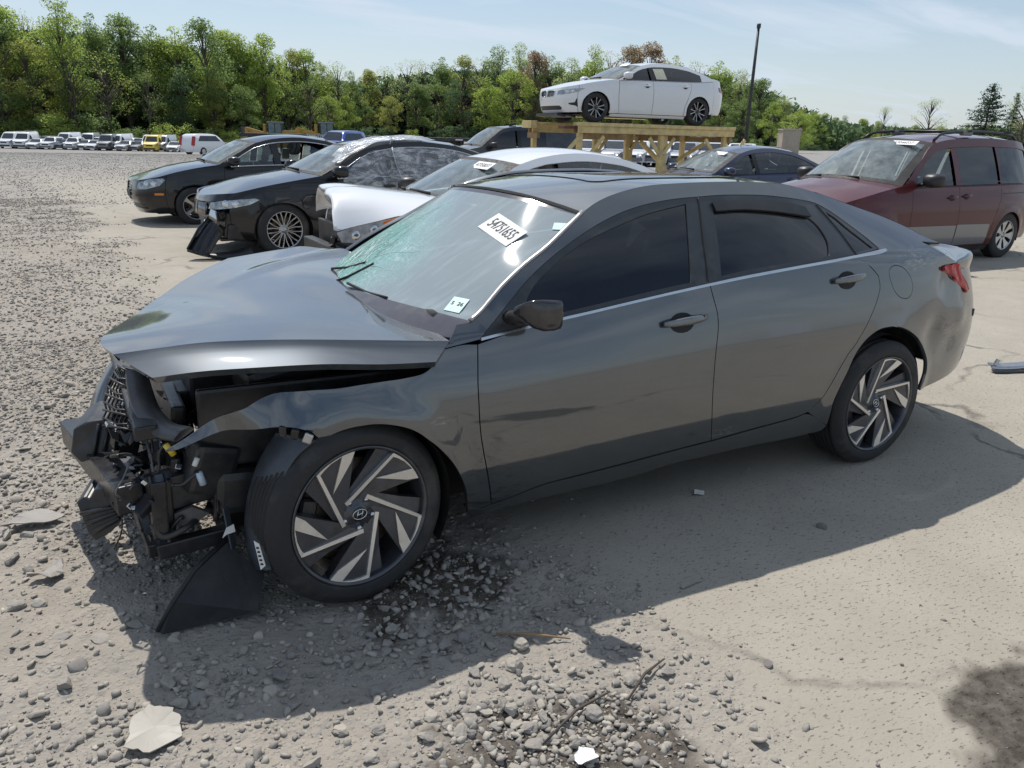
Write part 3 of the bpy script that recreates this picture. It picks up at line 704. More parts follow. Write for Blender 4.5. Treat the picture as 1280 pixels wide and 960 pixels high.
def crown_mesh(kind,seed):
    r=np.random.default_rng(seed); C_=[];T_=[];S_=[]; limbs=[]
    if kind in('broad','tall','sparse'):
        h0={'broad':.22,'tall':.25,'sparse':.35}[kind]; wd={'broad':.30,'tall':.20,'sparse':.26}[kind]; K={'broad':46,'tall':40,'sparse':30}[kind]
        for k in range(K):
            q=r.uniform(0,1); z=h0+(1-h0)*q; env=wd*(math.sin(math.pi*min(max((q*.86+.14),0),1))**.75); a=r.uniform(0,2*math.pi); rd=env*math.sqrt(r.uniform(.15,1)); c=np.array([rd*math.cos(a),rd*math.sin(a),z*.97])
            R=r.uniform(.035,.10); n=int({'broad':190,'tall':190,'sparse':64}[kind]*(R/.07)**2); d=r.normal(size=(n,3)); d/=np.linalg.norm(d,axis=1)[:,None]; d*=R*r.uniform(.35,1.12,(n,1))**.6; d[:,2]*=.75
            C_.append(c+d); T_.append(np.clip(r.normal(.45+.3*(r.uniform()-.5),.2,n),0,1)); S_.append(r.uniform(.0055,.0125,n)*(1 if kind!='sparse' else .75)); limbs.append(c)
    elif kind=='shrub':
        for k in range(26):
            a=r.uniform(0,2*math.pi); rd=.55*math.sqrt(r.uniform(0,1)); z=r.uniform(.15,.85)*(1-.4*rd); c=np.array([rd*math.cos(a),rd*math.sin(a),z]); R=r.uniform(.1,.2); n=90; d=r.normal(size=(n,3)); d/=np.linalg.norm(d,axis=1)[:,None]; d*=R*r.uniform(.3,1.1,(n,1)); C_.append(c+d); T_.append(np.clip(r.normal(.5,.2,n),0,1)); S_.append(r.uniform(.018,.034,n)); limbs.append(c)
    else:
        for k in range(15):
            z=.16+.80*k/14; L_=.33*(1-k/14)**.8+.03; nb=7 if k<12 else 4
            for j in range(nb):
                a=r.uniform(0,2*math.pi); ln=L_*r.uniform(.55,1.1); n=int(24+70*ln/.33); t=r.uniform(.15,1,n)
                C_.append(np.stack([t*ln*math.cos(a)+r.normal(0,.018,n),t*ln*math.sin(a)+r.normal(0,.018,n),z+.05*t*t*(1 if k>5 else -.4)+r.normal(0,.010,n)],1)); T_.append(np.clip(r.normal(.5,.22,n),0,1)); S_.append(r.uniform(.008,.016,n))
                if j<4: limbs.append(np.array([ln*.85*math.cos(a),ln*.85*math.sin(a),z+.02]))
    return leaf_mesh('crown',np.concatenate(C_),np.concatenate(T_),np.concatenate(S_),seed),limbs
def trunk_mesh(kind,limbs,seed):
    r=random.Random(seed); tp=.93 if kind=='pine' else .72; parts=[tube_geo([(0,0,-.03),(.004,.002,.25),(-.006,.004,.5),(.003,-.003,tp)],[.016,.013,.010,.003],8)]
    for c in limbs[:(60 if kind=='pine' else 34)]:
        z0=c[2] if kind=='pine' else max(.12,c[2]-.12-.5*math.hypot(c[0],c[1])); z0=min(z0,tp-.02); parts.append(tube_geo([(0,0,z0),(c[0]*.5,c[1]*.5,(z0+c[2])/2+.02),tuple(c)],[.006,.004,.0012],4,cap=False))
    V,F=merge(parts); return mesh_data('trunk',V,F,M_BARK)
CM={}
for k,n in (('broad',6),('tall',4),('sparse',3),('shrub',3),('pine',2)):
    for i in range(n):
        me,li=crown_mesh(k,100+len(CM)*7); me.materials.append(LM['mid']); CM[(k,i)]=(me,trunk_mesh(k,li,i))
def tree(kind,i,tone,x,y,h,w,label,group,nm='tree'):
    me,tr=CM[(kind,i)]; t=thing(nm,label,'tree' if kind!='shrub' else 'shrub',(x,y,gh(x,y)-.05),RND.uniform(0,6.28),group); t.scale=(h*w,h*w,h)
    o=link('trunk' if kind!='shrub' else 'stem',tr,t); c=link('crown' if kind!='shrub' else 'foliage',me,t); c.material_slots[0].link='OBJECT'; c.material_slots[0].material=LM[tone]; return t
TL=[(-14.9,163.4,20.6),(-5.93,158.1,20.3),(.77,154.1,19.85),(7.63,153.75,19.6),(12.4,153.45,19.3),(21.2,154.1,18.6),(31.7,159.9,17.9),(40.6,166.5,16.7),(50.3,172.4,14.9),(61.1,178.1,14.3),(71.4,179.4,17.3),(81.3,174.3,19.0),(91.75,162.4,19.3),(98.15,152.1,17.7),(105.8,141.9,19.6),(112.5,131.3,18.4),(117.1,121.8,16.2),(119.8,113.4,13.2),(124.8,109.45,9.2),(131.8,110.75,7.1),(168,132.5,7.4),(189.5,132.3,7.3),(203.9,124,7.1),(207.5,110.2,8.2),(221.4,102.7,9.5)]
TONEL=dict(bright='bright green',mid='mid green',dark='dark green',olive='olive yellow',red='reddish brown budding',pale='pale green')
KINDL=dict(broad='broad',tall='narrow',sparse='thinly leaved')
def where(x,y):
    a=math.degrees(math.atan2(x+.73,y+3.18))
    for lim,t in ((0,'at the far left behind the white vans'),(4,'behind the middle of the far parked row'),(8,'behind the yellow van'),(13,'left of the loaders above the black sedan'),(18,'behind the loaders above the black sedan'),(24,'above the charcoal sedan'),(29,'above the white sedan roof'),(34,'left of the car on the rack'),(39,'behind the car on the rack'),(44,'just left of the bare pole'),(48,'right of the bare pole'),(53,'behind the concrete pier')):
        if a<lim: return t
    return 'beyond the minivan'
def wood():
    r=random.Random(5); ci=0
    seg=[math.dist(a[:2],b[:2]) for a,b in zip(TL,TL[1:])]; tot=sum(seg)
    def along(d):
        for (a,b),l in zip(zip(TL,TL[1:]),seg):
            if d<=l: q=d/l; return [lerp(a[k],b[k],q) for k in range(3)]
            d-=l
        return list(TL[-1])
    def put(d,back,hk,kinds,tones,w0,w1):
        x,y,zt=along(d); px,py=x+.73,y+3.18; l=math.hypot(px,py); f=1+back/l; X,Y=-.73+px*f,-3.18+py*f; h=(1.57+(zt-1.57)*f-gh(X,Y))*hk
        k=r.choice(kinds); n={'broad':6,'tall':4,'sparse':3,'shrub':3}[k]; tn=r.choice(tones); w=r.uniform(w0,w1)
        if k=='shrub': lb='low '+TONEL[tn]+' bush '+where(X,Y); tree(k,r.randrange(n),tn,X,Y,h,w,lb,lb.replace('bush','bushes'),'bush')
        else: lb=('tall ' if hk>.87 else 'lower ')+TONEL[tn]+' '+KINDL[k]+' tree '+where(X,Y); tree(k,r.randrange(n),tn,X,Y,h,w,lb,lb.replace(' tree ',' trees '))
    d=0
    while d<tot:
        big=along(d)[2]>11
        put(d,r.uniform(4,16),r.uniform(.94,1.10),['broad','tall','tall','tall','sparse'],['bright','bright','bright','bright','mid','mid','mid','olive','pale','pale','pale','red'],.85,1.25); d+=r.uniform(3.6,5.6) if big else r.uniform(4.5,7)
    d=1
    while d<tot:
        put(d,r.uniform(-4,3),r.uniform(.55,.86),['broad','broad','tall','sparse'],['bright','mid','mid','dark','olive','bright'],.95,1.5); d+=r.uniform(4.8,7.2)
    d=0
    while d<tot:
        put(d,r.uniform(-8,-3),r.uniform(.16,.30),['shrub'],['mid','dark','dark','bright'],1.1,1.9); d+=r.uniform(4.5,7)
    # what stands deeper in the wood reads as one dark mass
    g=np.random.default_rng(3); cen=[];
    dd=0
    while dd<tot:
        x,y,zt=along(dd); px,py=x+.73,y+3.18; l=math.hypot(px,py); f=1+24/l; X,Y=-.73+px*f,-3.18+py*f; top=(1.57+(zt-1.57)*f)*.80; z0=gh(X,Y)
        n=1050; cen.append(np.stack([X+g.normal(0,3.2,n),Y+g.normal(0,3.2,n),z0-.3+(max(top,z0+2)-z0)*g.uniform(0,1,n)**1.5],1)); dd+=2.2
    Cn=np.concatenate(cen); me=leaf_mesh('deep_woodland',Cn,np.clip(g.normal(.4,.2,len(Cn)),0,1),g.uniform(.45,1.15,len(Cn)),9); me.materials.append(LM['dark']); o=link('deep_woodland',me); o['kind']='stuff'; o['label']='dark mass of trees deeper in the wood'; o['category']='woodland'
wood()
tree('pine',0,'pine',126.0,71.5,10.8,1.3,'tall dark pine with layered branches above the minivan roof',None,'pine_tree')
tree('pine',1,'pine',124.5,66.6,9.3,.7,'narrow dark evergreen beside the taller pine',None,'pine_tree'); tree('sparse',1,'pale',121.5,63.2,11.0,.9,'pale thinly leaved tree at the right edge of the photo',None); tree('sparse',0,'pale',108.4,69.3,8.4,1.35,'sparse pale spring tree standing alone over the minivan',None)
tree('sparse',2,'pale',116.5,82.5,7.6,.8,'slim bare topped tree left of the lone sparse tree',None); tree('broad',1,'bright',96,82,6.0,1.5,'bright yellow green bushy tree right of the concrete pier',None)
# ---------------------------------------------------------------- the wrecked grey sedan
HERO=Shell(plan=[(-.84,0),(-.82,.3),(-.74,.58),(-.5,.77),(0,.885),(.7,.912),(1.4,.915),(2.1,.912),(2.72,.902),(3.2,.868),(3.5,.805),(3.69,.70),(3.80,.50),(3.845,.25),(3.85,0)],
  prof=[(.15,.09),(.22,.055),(.30,.028),(.45,.006),(.58,0),(.70,.005),(.80,.020),(.88,.036),(.95,.052),(1.1,.09),(1.2,.12)],
  nose=[(.2,.05),(.5,0),(.7,.02),(.9,.15)], tail=[(.2,-.04),(.4,.02),(.6,.04),(.75,.0),(.85,-.02),(.95,-.04),(1.02,-.02),(1.1,-.05)],
  belt=[(-.9,.78),(.4,.885),(.47,.893),(1.0,.955),(1.5,1.008),(2.0,1.05),(2.4,1.07),(2.8,1.07),(3.3,1.03),(3.8,1.0)],
  lean=.6,lean2=.2,arches=((0,.345),(2.72,.345)),flare=.014,xa=.2,xb=2.9)
HERO.extra=lambda x,z:-.55*max(0,z-1.04)*sstep(2.0,3.2,x)-.10*max(0,min(z,.98)-.66)*sstep(1.9,.3,x)+.10*max(0,min(z,.75)-.62)*sstep(1.4,2.4,x)
HT={
 'door_front':[(1.882,0.867),(1.874,0.8),(1.866,0.722),(1.866,0.633),(1.872,0.557),(1.885,0.485),(1.899,0.424),(1.945,0.235),(2.031,0.251),(2.166,0.28),(2.35,0.289),(2.546,0.297),(2.798,0.308),(3.018,0.315),(3.005,0.36),(2.988,0.44),(2.974,0.527),(2.968,0.607),(2.969,0.71),(2.982,0.792),(2.988,0.84),(2.985,0.889),(2.972,0.938),(2.956,1),(2.757,0.98),(2.519,0.954),(2.369,0.937),(2.208,0.92),(2.055,0.901)],
 'door_rear':[(3.018,0.315),(3.26,0.329),(3.516,0.34),(3.62,0.355),(3.649,0.379),(3.696,0.418),(3.739,0.49),(3.776,0.557),(3.82,0.618),(3.86,0.661),(3.893,0.709),(3.937,0.769),(3.976,0.822),(4.01,0.879),(4.025,0.922),(4.016,0.971),(3.964,1.014),(3.873,1.068),(3.637,1.052),(3.381,1.036),(3.144,1.018),(2.956,1),(2.972,0.938),(2.985,0.889),(2.988,0.84),(2.982,0.792),(2.969,0.71),(2.968,0.607),(2.974,0.527),(2.988,0.44),(3.005,0.36)],
 'fender':[(1.855,0.197),(1.836,0.266),(1.823,0.325),(1.805,0.375),(1.782,0.423),(1.757,0.465),(1.725,0.506),(1.698,0.536),(1.666,0.566),(1.638,0.591),(1.609,0.611),(1.578,0.626),(1.545,0.637),(1.513,0.645),(1.478,0.649),(1.446,0.648),(1.412,0.645),(1.377,0.638),(1.346,0.628),(1.307,0.611),(1.288,0.63),(1.273,0.643),(1.224,0.658),(1.162,0.666),(1.086,0.665),(1.013,0.661),(0.937,0.643),(0.86,0.622),(0.845,0.627),(0.859,0.637),(0.923,0.674),(0.982,0.706),(1.022,0.722),(1.064,0.736),(1.105,0.756),(1.147,0.766),(1.178,0.769),(1.212,0.77),(1.284,0.773),(1.36,0.774),(1.457,0.781),(1.528,0.783),(1.598,0.784),(1.671,0.793),(1.719,0.825),(1.756,0.863),(1.824,0.871),(1.882,0.867),(1.874,0.8),(1.866,0.722),(1.866,0.633),(1.872,0.557),(1.885,0.485),(1.899,0.424),(1.945,0.235),(1.9,0.222)],
 'ap':[(1.871,0.941),(1.918,0.966),(1.974,1.006),(2.038,1.051),(2.136,1.109),(2.246,1.164),(2.356,1.228),(2.454,1.285)],
 'ditch':[(2.454,1.285),(2.522,1.317),(2.596,1.342),(2.689,1.364),(2.786,1.38),(2.89,1.388),(2.995,1.392),(3.103,1.395),(3.191,1.396),(3.281,1.397),(3.373,1.395)],
 'tgap':[(4.478,1.101),(4.53,1.083),(4.574,1.061),(4.644,1.027),(4.753,0.991)],
 'body_side':[(1.756,0.863),(1.824,0.871),(1.893,0.88),(1.896,0.883),(1.921,0.903),(1.979,0.944),(2.054,0.999),(2.116,1.045),(2.198,1.096),(2.303,1.151),(2.439,1.212),(2.547,1.253),(2.646,1.283),(2.752,1.306),(2.858,1.321),(2.943,1.329),(3.037,1.334),(3.161,1.34),(3.296,1.34),(3.411,1.337),(3.531,1.327),(3.651,1.313),(3.743,1.297),(3.831,1.261),(3.912,1.212),(3.991,1.157),(4.064,1.095),(4.057,1.077),(3.873,1.068),(3.964,1.014),(4.016,0.971),(4.025,0.922),(4.01,0.879),(3.976,0.822),(3.937,0.769),(3.893,0.709),(3.86,0.661),(3.82,0.618),(3.776,0.557),(3.739,0.49),(3.696,0.418),(3.649,0.379),(3.62,0.355),(3.688,0.313),(3.733,0.285),(3.781,0.26),(3.77,0.377),(3.792,0.461),(3.827,0.537),(3.856,0.596),(3.903,0.656),(3.957,0.695),(4.023,0.72),(4.089,0.725),(4.158,0.72),(4.221,0.703),(4.29,0.675),(4.373,0.628),(4.44,0.568),(4.499,0.494),(4.522,0.428),(4.518,0.375),(4.514,0.327),(4.662,0.337),(4.852,0.353),(5.026,0.365),(5.369,0.3),(5.712,0.29),(5.884,0.29),(5.884,0.93),(5.584,0.93),(5.384,0.94),(4.877,0.965),(4.753,0.991),(4.644,1.027),(4.574,1.061),(4.53,1.083),(4.478,1.101),(4.673,1.085),(4.542,1.128),(4.442,1.17),(4.251,1.232),(3.996,1.294),(3.781,1.346),(3.571,1.383),(3.373,1.395),(3.281,1.397),(3.191,1.396),(3.103,1.395),(2.995,1.392),(2.89,1.388),(2.786,1.38),(2.689,1.364),(2.596,1.342),(2.522,1.317),(2.454,1.285),(2.356,1.228),(2.246,1.164),(2.136,1.109),(2.038,1.051),(1.974,1.006),(1.918,0.966),(1.871,0.941),(1.817,0.935)],
 'dlo':[(1.896,0.883),(1.921,0.903),(1.979,0.944),(2.054,0.999),(2.116,1.045),(2.198,1.096),(2.303,1.151),(2.439,1.212),(2.547,1.253),(2.646,1.283),(2.752,1.306),(2.858,1.321),(2.943,1.329),(3.037,1.334),(3.161,1.34),(3.296,1.34),(3.411,1.337),(3.531,1.327),(3.651,1.313),(3.743,1.297),(3.831,1.261),(3.912,1.212),(3.991,1.157),(4.064,1.095),(4.059,1.091),(3.877,1.074),(3.638,1.059),(3.381,1.042),(3.145,1.024),(2.956,1.006),(2.757,0.986),(2.52,0.96),(2.37,0.943),(2.209,0.925),(2.056,0.907)],
 'glass_front':[(2.173,1.051),(2.249,1.097),(2.333,1.139),(2.439,1.184),(2.585,1.229),(2.735,1.269),(2.852,1.291),(2.967,1.309),(2.928,1.201),(2.887,1.082),(2.861,1.013),(2.762,1.004),(2.525,0.977),(2.374,0.959),(2.213,0.941),(2.12,0.93),(2.085,0.948),(2.118,1.001)],
 'glass_rear':[(3.098,1.284),(3.266,1.285),(3.448,1.272),(3.617,1.249),(3.68,1.216),(3.709,1.167),(3.71,1.127),(3.688,1.08),(3.388,1.061),(3.151,1.043),(3.027,1.03),(3.058,1.136)],
 'visor':[(3.096,1.316),(3.173,1.321),(3.332,1.321),(3.521,1.31),(3.639,1.289),(3.656,1.248),(3.618,1.251),(3.448,1.272),(3.266,1.285),(3.101,1.281)],
 'glass_tri':[(3.792,1.263),(3.85,1.231),(3.907,1.186),(3.975,1.136),(4.025,1.096),(3.888,1.084),(3.842,1.152)],
 'gapline_b':[(3.038,1.332),(3.022,1.276),(2.988,1.169),(2.966,1.078),(2.949,1.013)],
 'gapline_c':[(3.74,1.293),(3.787,1.235),(3.828,1.173),(3.856,1.117),(3.876,1.073)],
 'belt_strip':[(1.897,0.888),(2.056,0.908),(2.209,0.927),(2.37,0.944),(2.52,0.961),(2.757,0.987),(2.957,1.008),(3.145,1.026),(3.382,1.044),(3.638,1.061),(3.879,1.076),(4.035,1.087),(4.113,1.091),(4.114,1.081),(4.038,1.071),(3.872,1.064),(3.637,1.049),(3.38,1.032),(3.144,1.014),(2.956,0.997),(2.756,0.977),(2.518,0.951),(2.368,0.934),(2.208,0.917),(2.055,0.899),(1.896,0.878)],
 'fuel':[(4.125,1.009),(4.164,1.011),(4.206,1.001),(4.241,0.982),(4.267,0.958),(4.285,0.926),(4.29,0.895),(4.275,0.863),(4.248,0.85),(4.214,0.851),(4.184,0.859),(4.155,0.877),(4.13,0.903),(4.113,0.935),(4.102,0.962),(4.1,0.992)],
 'tail_lamp':[(4.575,0.982),(4.652,0.985),(4.76,0.985),(4.793,0.956),(4.837,0.919),(4.881,0.881),(4.911,0.835),(4.889,0.818),(4.848,0.827),(4.781,0.864),(4.705,0.91),(4.632,0.944),(4.579,0.966)],
 'rocker':[(1.855,0.212),(1.946,0.228),(2.032,0.245),(2.167,0.274),(2.352,0.283),(2.548,0.29),(2.8,0.302),(3.02,0.309),(3.263,0.323),(3.519,0.334),(3.613,0.345),(3.688,0.313),(3.733,0.285),(3.785,0.254),(3.741,0.222),(3.526,0.219),(3.309,0.228),(3.012,0.23),(2.828,0.229),(2.599,0.208),(2.299,0.206),(2.044,0.199),(1.943,0.186),(1.871,0.179)],
 'hf':[(2.806,0.862)],
 'hr':[(3.796,0.967)],
 'mir':[(2.055,0.937)],
 'scr':[(4.293,1.029)],
}
HF={
 'sup_o':[(-0.625,-0.28,0.749),(-0.627,-0.36,0.708),(-0.623,-0.43,0.663),(-0.605,-0.52,0.628),(-0.571,-0.6,0.614),(-0.529,-0.68,0.619)],
 'sup_i':[(-0.557,-0.28,0.737),(-0.551,-0.35,0.689),(-0.543,-0.41,0.65),(-0.532,-0.48,0.637),(-0.51,-0.57,0.632),(-0.474,-0.68,0.653)],
 'lat_l':[(-0.639,0,0.695),(-0.673,-0.04,0.66),(-0.697,-0.08,0.612),(-0.71,-0.12,0.564),(-0.72,-0.16,0.516)],
 'lat_r':[(-0.612,-0.14,0.705),(-0.617,-0.2,0.659),(-0.615,-0.26,0.616),(-0.613,-0.32,0.584),(-0.62,-0.36,0.551)],
 'rf_o':[(-0.619,0.3,0.643),(-0.657,0.28,0.632),(-0.707,0.26,0.565),(-0.746,0.22,0.5),(-0.763,0.18,0.44),(-0.764,0.16,0.412)],
 'rf_i':[(-0.618,0.24,0.631),(-0.642,0.22,0.612),(-0.676,0.2,0.557),(-0.703,0.16,0.512),(-0.721,0.12,0.477),(-0.735,0.1,0.435)],
 'foam_a':[(-0.816,-0.12,0.503),(-0.769,-0.12,0.526),(-0.709,-0.14,0.533),(-0.663,-0.16,0.51),(-0.662,-0.18,0.463),(-0.693,-0.18,0.424),(-0.751,-0.16,0.395),(-0.807,-0.14,0.376),(-0.836,-0.12,0.415)],
 'foam_b':[(-0.837,-0.3,0.294),(-0.812,-0.31,0.315),(-0.796,-0.32,0.304),(-0.774,-0.33,0.344),(-0.741,-0.36,0.356),(-0.725,-0.38,0.315),(-0.705,-0.42,0.245),(-0.74,-0.4,0.202),(-0.796,-0.36,0.159),(-0.815,-0.34,0.182)],
 'beam':[(-0.671,-0.52,0.365),(-0.756,-0.05,0.32)],
 'rail':[(-0.587,-0.6,0.461),(-0.597,-0.6,0.256)],
 'cross':[(-0.612,-0.58,0.189),(-0.371,-0.6,0.213)],
 'liner_r':[(-0.137,-0.9,0.627),(-0.195,-0.9,0.588),(-0.239,-0.9,0.531),(-0.271,-0.9,0.455),(-0.295,-0.9,0.367),(-0.311,-0.9,0.276),(-0.304,-0.89,0.198)],
 'liner_l':[(-0.224,-0.74,0.61),(-0.264,-0.73,0.55),(-0.298,-0.72,0.481),(-0.327,-0.71,0.388),(-0.345,-0.71,0.288),(-0.347,-0.72,0.192),(-0.33,-0.74,0.123)],
 'shield':[(-0.407,-0.7,0.237),(-0.369,-0.72,0.182),(-0.299,-0.76,0.12),(-0.347,-0.834,0.02),(-0.383,-0.833,0.012),(-0.515,-0.817,0.01),(-0.64,-0.813,0.012),(-0.652,-0.8,0.02),(-0.597,-0.8,0.113),(-0.519,-0.75,0.181)],
 'strap':[(-0.399,-0.7,0.362),(-0.414,-0.7,0.344),(-0.386,-0.71,0.209),(-0.363,-0.72,0.184)],
 'tagw':[(-0.406,-0.72,0.268),(-0.419,-0.72,0.259),(-0.404,-0.72,0.292),(-0.38,-0.72,0.301),(-0.377,-0.72,0.273)],
 'label':[(-0.35,-0.9,0.321),(-0.336,-0.91,0.311),(-0.323,-0.915,0.232),(-0.337,-0.905,0.215)],
 'yellow':[(-0.556,-0.7,0.612),(-0.536,-0.7,0.575)],
 'hose1':[(-0.422,-0.62,0.278),(-0.406,-0.62,0.396),(-0.382,-0.62,0.439),(-0.359,-0.62,0.401),(-0.37,-0.6,0.288)],
 'hose2':[(-0.553,-0.66,0.456),(-0.517,-0.66,0.451),(-0.486,-0.66,0.471),(-0.465,-0.66,0.484)],
 'hose3':[(-0.62,-0.62,0.311),(-0.59,-0.64,0.266),(-0.523,-0.66,0.292),(-0.469,-0.6,0.295)],
 'conn':[(-0.465,-0.66,0.484),(-0.454,-0.66,0.438)],
 'conn2':[(-0.463,-0.66,0.535),(-0.475,-0.66,0.509)],
 'grey_bkt':[(-0.555,-0.6,0.324),(-0.492,-0.62,0.349),(-0.439,-0.62,0.313),(-0.499,-0.62,0.281),(-0.551,-0.6,0.285)],
 'box_a':[(-0.386,-0.45,0.607)],
 'tan_a':[(-0.311,-0.55,0.5)],
 'tan_b':[(-0.231,-0.6,0.54)],
 'bat':[(-0.478,-0.2,0.624)],
 'aird':[(-0.182,-0.4,0.689)],
 'lens':[(-0.661,-0.25,0.528)],
 'lens2':[(-0.695,-0.2,0.529)],
 'bolt_strip':[(-0.245,-0.86,0.667),(-0.216,-0.88,0.658),(-0.179,-0.89,0.645),(-0.14,-0.9,0.625)],
 'hood_pt':[(-0.431,-0.72,0.893)],
}
P_GREY=paint('dark grey metallic paint',(.050,.059,.069),.85,.47,.03,2.0)
def scuff(m):
    nt=m.node_tree; N=nt.nodes; L=nt.links; b=N['Principled BSDF']; src=b.inputs['Base Color'].links[0].from_socket; rs=b.inputs['Coat Roughness'].links[0].from_socket
    tc=N.new('ShaderNodeTexCoord'); tot=None
    for p,r,k in (((2.93,-.80,1.03),(.20,.3,.07),.8),((1.66,-.90,.345),(.10,.3,.03),.6),((.30,-.90,.62),(.05,.3,.02),.7),((3.30,-.80,.62),(.12,.3,.10),.45)):
        mp=N.new('ShaderNodeMapping'); mp.inputs['Location'].default_value=tuple(-a/c for a,c in zip(p,r)); mp.inputs['Scale'].default_value=tuple(1/c for c in r); L.new(tc.outputs['Object'],mp.inputs[0])
        l=N.new('ShaderNodeVectorMath'); l.operation='LENGTH'; L.new(mp.outputs[0],l.inputs[0]); q=math2(N,L,'MULTIPLY',rng(N,L,l.outputs['Value'],1.1,.2,0,1),k); tot=q if tot is None else math2(N,L,'MAXIMUM',tot,q)
    mp=N.new('ShaderNodeMapping'); mp.inputs['Scale'].default_value=(14,14,70); mp.inputs['Rotation'].default_value=(0,rad(-12),0); L.new(tc.outputs['Object'],mp.inputs[0])
    f=math2(N,L,'MULTIPLY',tot,rng(N,L,noise(N,L,1.6,5,.7,mp.outputs[0]),.48,.66,0,1)); L.new(mixc(N,L,f,src,(.36,.34,.30)),b.inputs['Base Color']); L.new(math2(N,L,'ADD',rs,math2(N,L,'MULTIPLY',f,.5)),b.inputs['Coat Roughness'])
scuff(P_GREY)
P_PRIMER=plain('grey primer',(.07,.075,.08),.45,.3,.12,30,0,.08)
M_BAY=plain('engine bay black',(.022,.023,.026),.36,0,.25,25,.1,.07)
M_LINER=plain('felt wheel liner',(.06,.072,.09),.6,0,.25,18,.15,.12)
M_TANP=plain('dusty panel with painted reflection',(.20,.18,.155),.6,0,.15,12,0,.1)  # tan base colour paints in sandy ground reflected by the inner fender
M_SHIELD=plain('black splash shield plastic',(.014,.015,.017),.55,0,.25,14,.15,.06)
def cracked_glass():
    m,nt,N,L,b=nodes('cracked windshield glass'); N.remove(b); out=[q for q in N if q.type=='OUTPUT_MATERIAL'][0]
    tc=N.new('ShaderNodeTexCoord'); O=tc.outputs['Object']
    def vdist(p,sc=(1,1,1)):
        mp=N.new('ShaderNodeMapping'); mp.inputs['Location'].default_value=tuple(-a*b for a,b in zip(p,sc)); mp.inputs['Scale'].default_value=sc; L.new(O,mp.inputs[0])
        l=N.new('ShaderNodeVectorMath'); l.operation='LENGTH'; L.new(mp.outputs[0],l.inputs[0]); return l.outputs['Value']
    d=vdist((.45,.30,.98),(1,.72,1)); nz=noise(N,L,5,5,.6,O)
    dd=math2(N,L,'ADD',d,math2(N,L,'MULTIPLY',math2(N,L,'SUBTRACT',nz,.5),.34))
    mask=rng(N,L,dd,.50,.20,0,1)
    def edges(sc,w):
        v=N.new('ShaderNodeTexVoronoi'); v.feature='DISTANCE_TO_EDGE'; v.inputs['Scale'].default_value=sc; L.new(O,v.inputs['Vector']); return rng(N,L,v.outputs[0],0,w,1,0)
    e=math2(N,L,'MAXIMUM',edges(26,.035),edges(60,.06)); dens=rng(N,L,noise(N,L,11,4,.6,O),.35,.65,.3,1)
    crack=math2(N,L,'MULTIPLY',math2(N,L,'MULTIPLY',e,dens),mask)
    # long streaks across the glass
    mp=N.new('ShaderNodeMapping'); mp.inputs['Rotation'].default_value=(0,0,rad(28)); mp.inputs['Scale'].default_value=(2,34,9); L.new(O,mp.inputs[0])
    st=rng(N,L,noise(N,L,1.0,4,.6,mp.outputs[0]),.5,.75,0,.12)
    film=math2(N,L,'ADD',math2(N,L,'ADD',math2(N,L,'MULTIPLY',mask,.30),st),.48)
    tr=N.new('ShaderNodeBsdfTransparent'); L.new(mixc(N,L,mask,(.50,.62,.60),(.20,.46,.40)),tr.inputs[0])
    df=N.new('ShaderNodeBsdfDiffuse'); L.new(mixc(N,L,mask,(.56,.66,.70),(.16,.46,.39)),df.inputs[0])  # the film's pale blue colour stands in for sky reflected in the glass
    wh=N.new('ShaderNodeBsdfDiffuse'); wh.inputs[0].default_value=(.72,.84,.80,1)
    gl=N.new('ShaderNodeBsdfGlossy'); gl.inputs['Roughness'].default_value=.04
    s0=N.new('ShaderNodeMixShader'); L.new(film,s0.inputs[0]); L.new(tr.outputs[0],s0.inputs[1]); L.new(df.outputs[0],s0.inputs[2])
    s2=N.new('ShaderNodeMixShader'); L.new(crack,s2.inputs[0]); L.new(s0.outputs[0],s2.inputs[1]); L.new(wh.outputs[0],s2.inputs[2])
    bp=N.new('ShaderNodeBump'); bp.inputs['Distance'].default_value=.012; L.new(math2(N,L,'MULTIPLY',mask,.9),bp.inputs['Strength']); L.new(noise(N,L,22,5,.7,O),bp.inputs['Height'])
    fr=N.new('ShaderNodeFresnel'); fr.inputs[0].default_value=1.52; L.new(bp.outputs[0],fr.inputs['Normal']); L.new(bp.outputs[0],gl.inputs['Normal'])
    s1=N.new('ShaderNodeMixShader'); L.new(rng(N,L,fr.outputs[0],0,1,.03,1),s1.inputs[0]); L.new(s2.outputs[0],s1.inputs[1]); L.new(gl.outputs[0],s1.inputs[2])
    L.new(s1.outputs[0],out.inputs[0]); return m
def sheet_geo(A,B,th,up=None):
    """ribbon between two equal point rows with thickness th"""
    n=len(A); V=[];F=[]
    nr=[]
    for i in range(n):
        a=Vector(A[i]);b=Vector(B[i]); t=Vector(A[min(i+1,n-1)])-Vector(A[max(i-1,0)]); k=t.cross(b-a); nr.append(k.normalized() if k.length>1e-9 else Vector((0,0,1)))
    for i in range(n):
        a=Vector(A[i]);b=Vector(B[i]); m=(a+b)/2+nr[i]*th*.6
        V+=[tuple(a),tuple(m),tuple(b),tuple(b-nr[i]*th),tuple(a-nr[i]*th)]
    for i in range(n-1):
        for k in range(5): F.append((i*5+k,i*5+(k+1)%5,(i+1)*5+(k+1)%5,(i+1)*5+k))
    F.append((0,1,2,3,4)); F.append(tuple((n-1)*5+k for k in (4,3,2,1,0))); return V,F
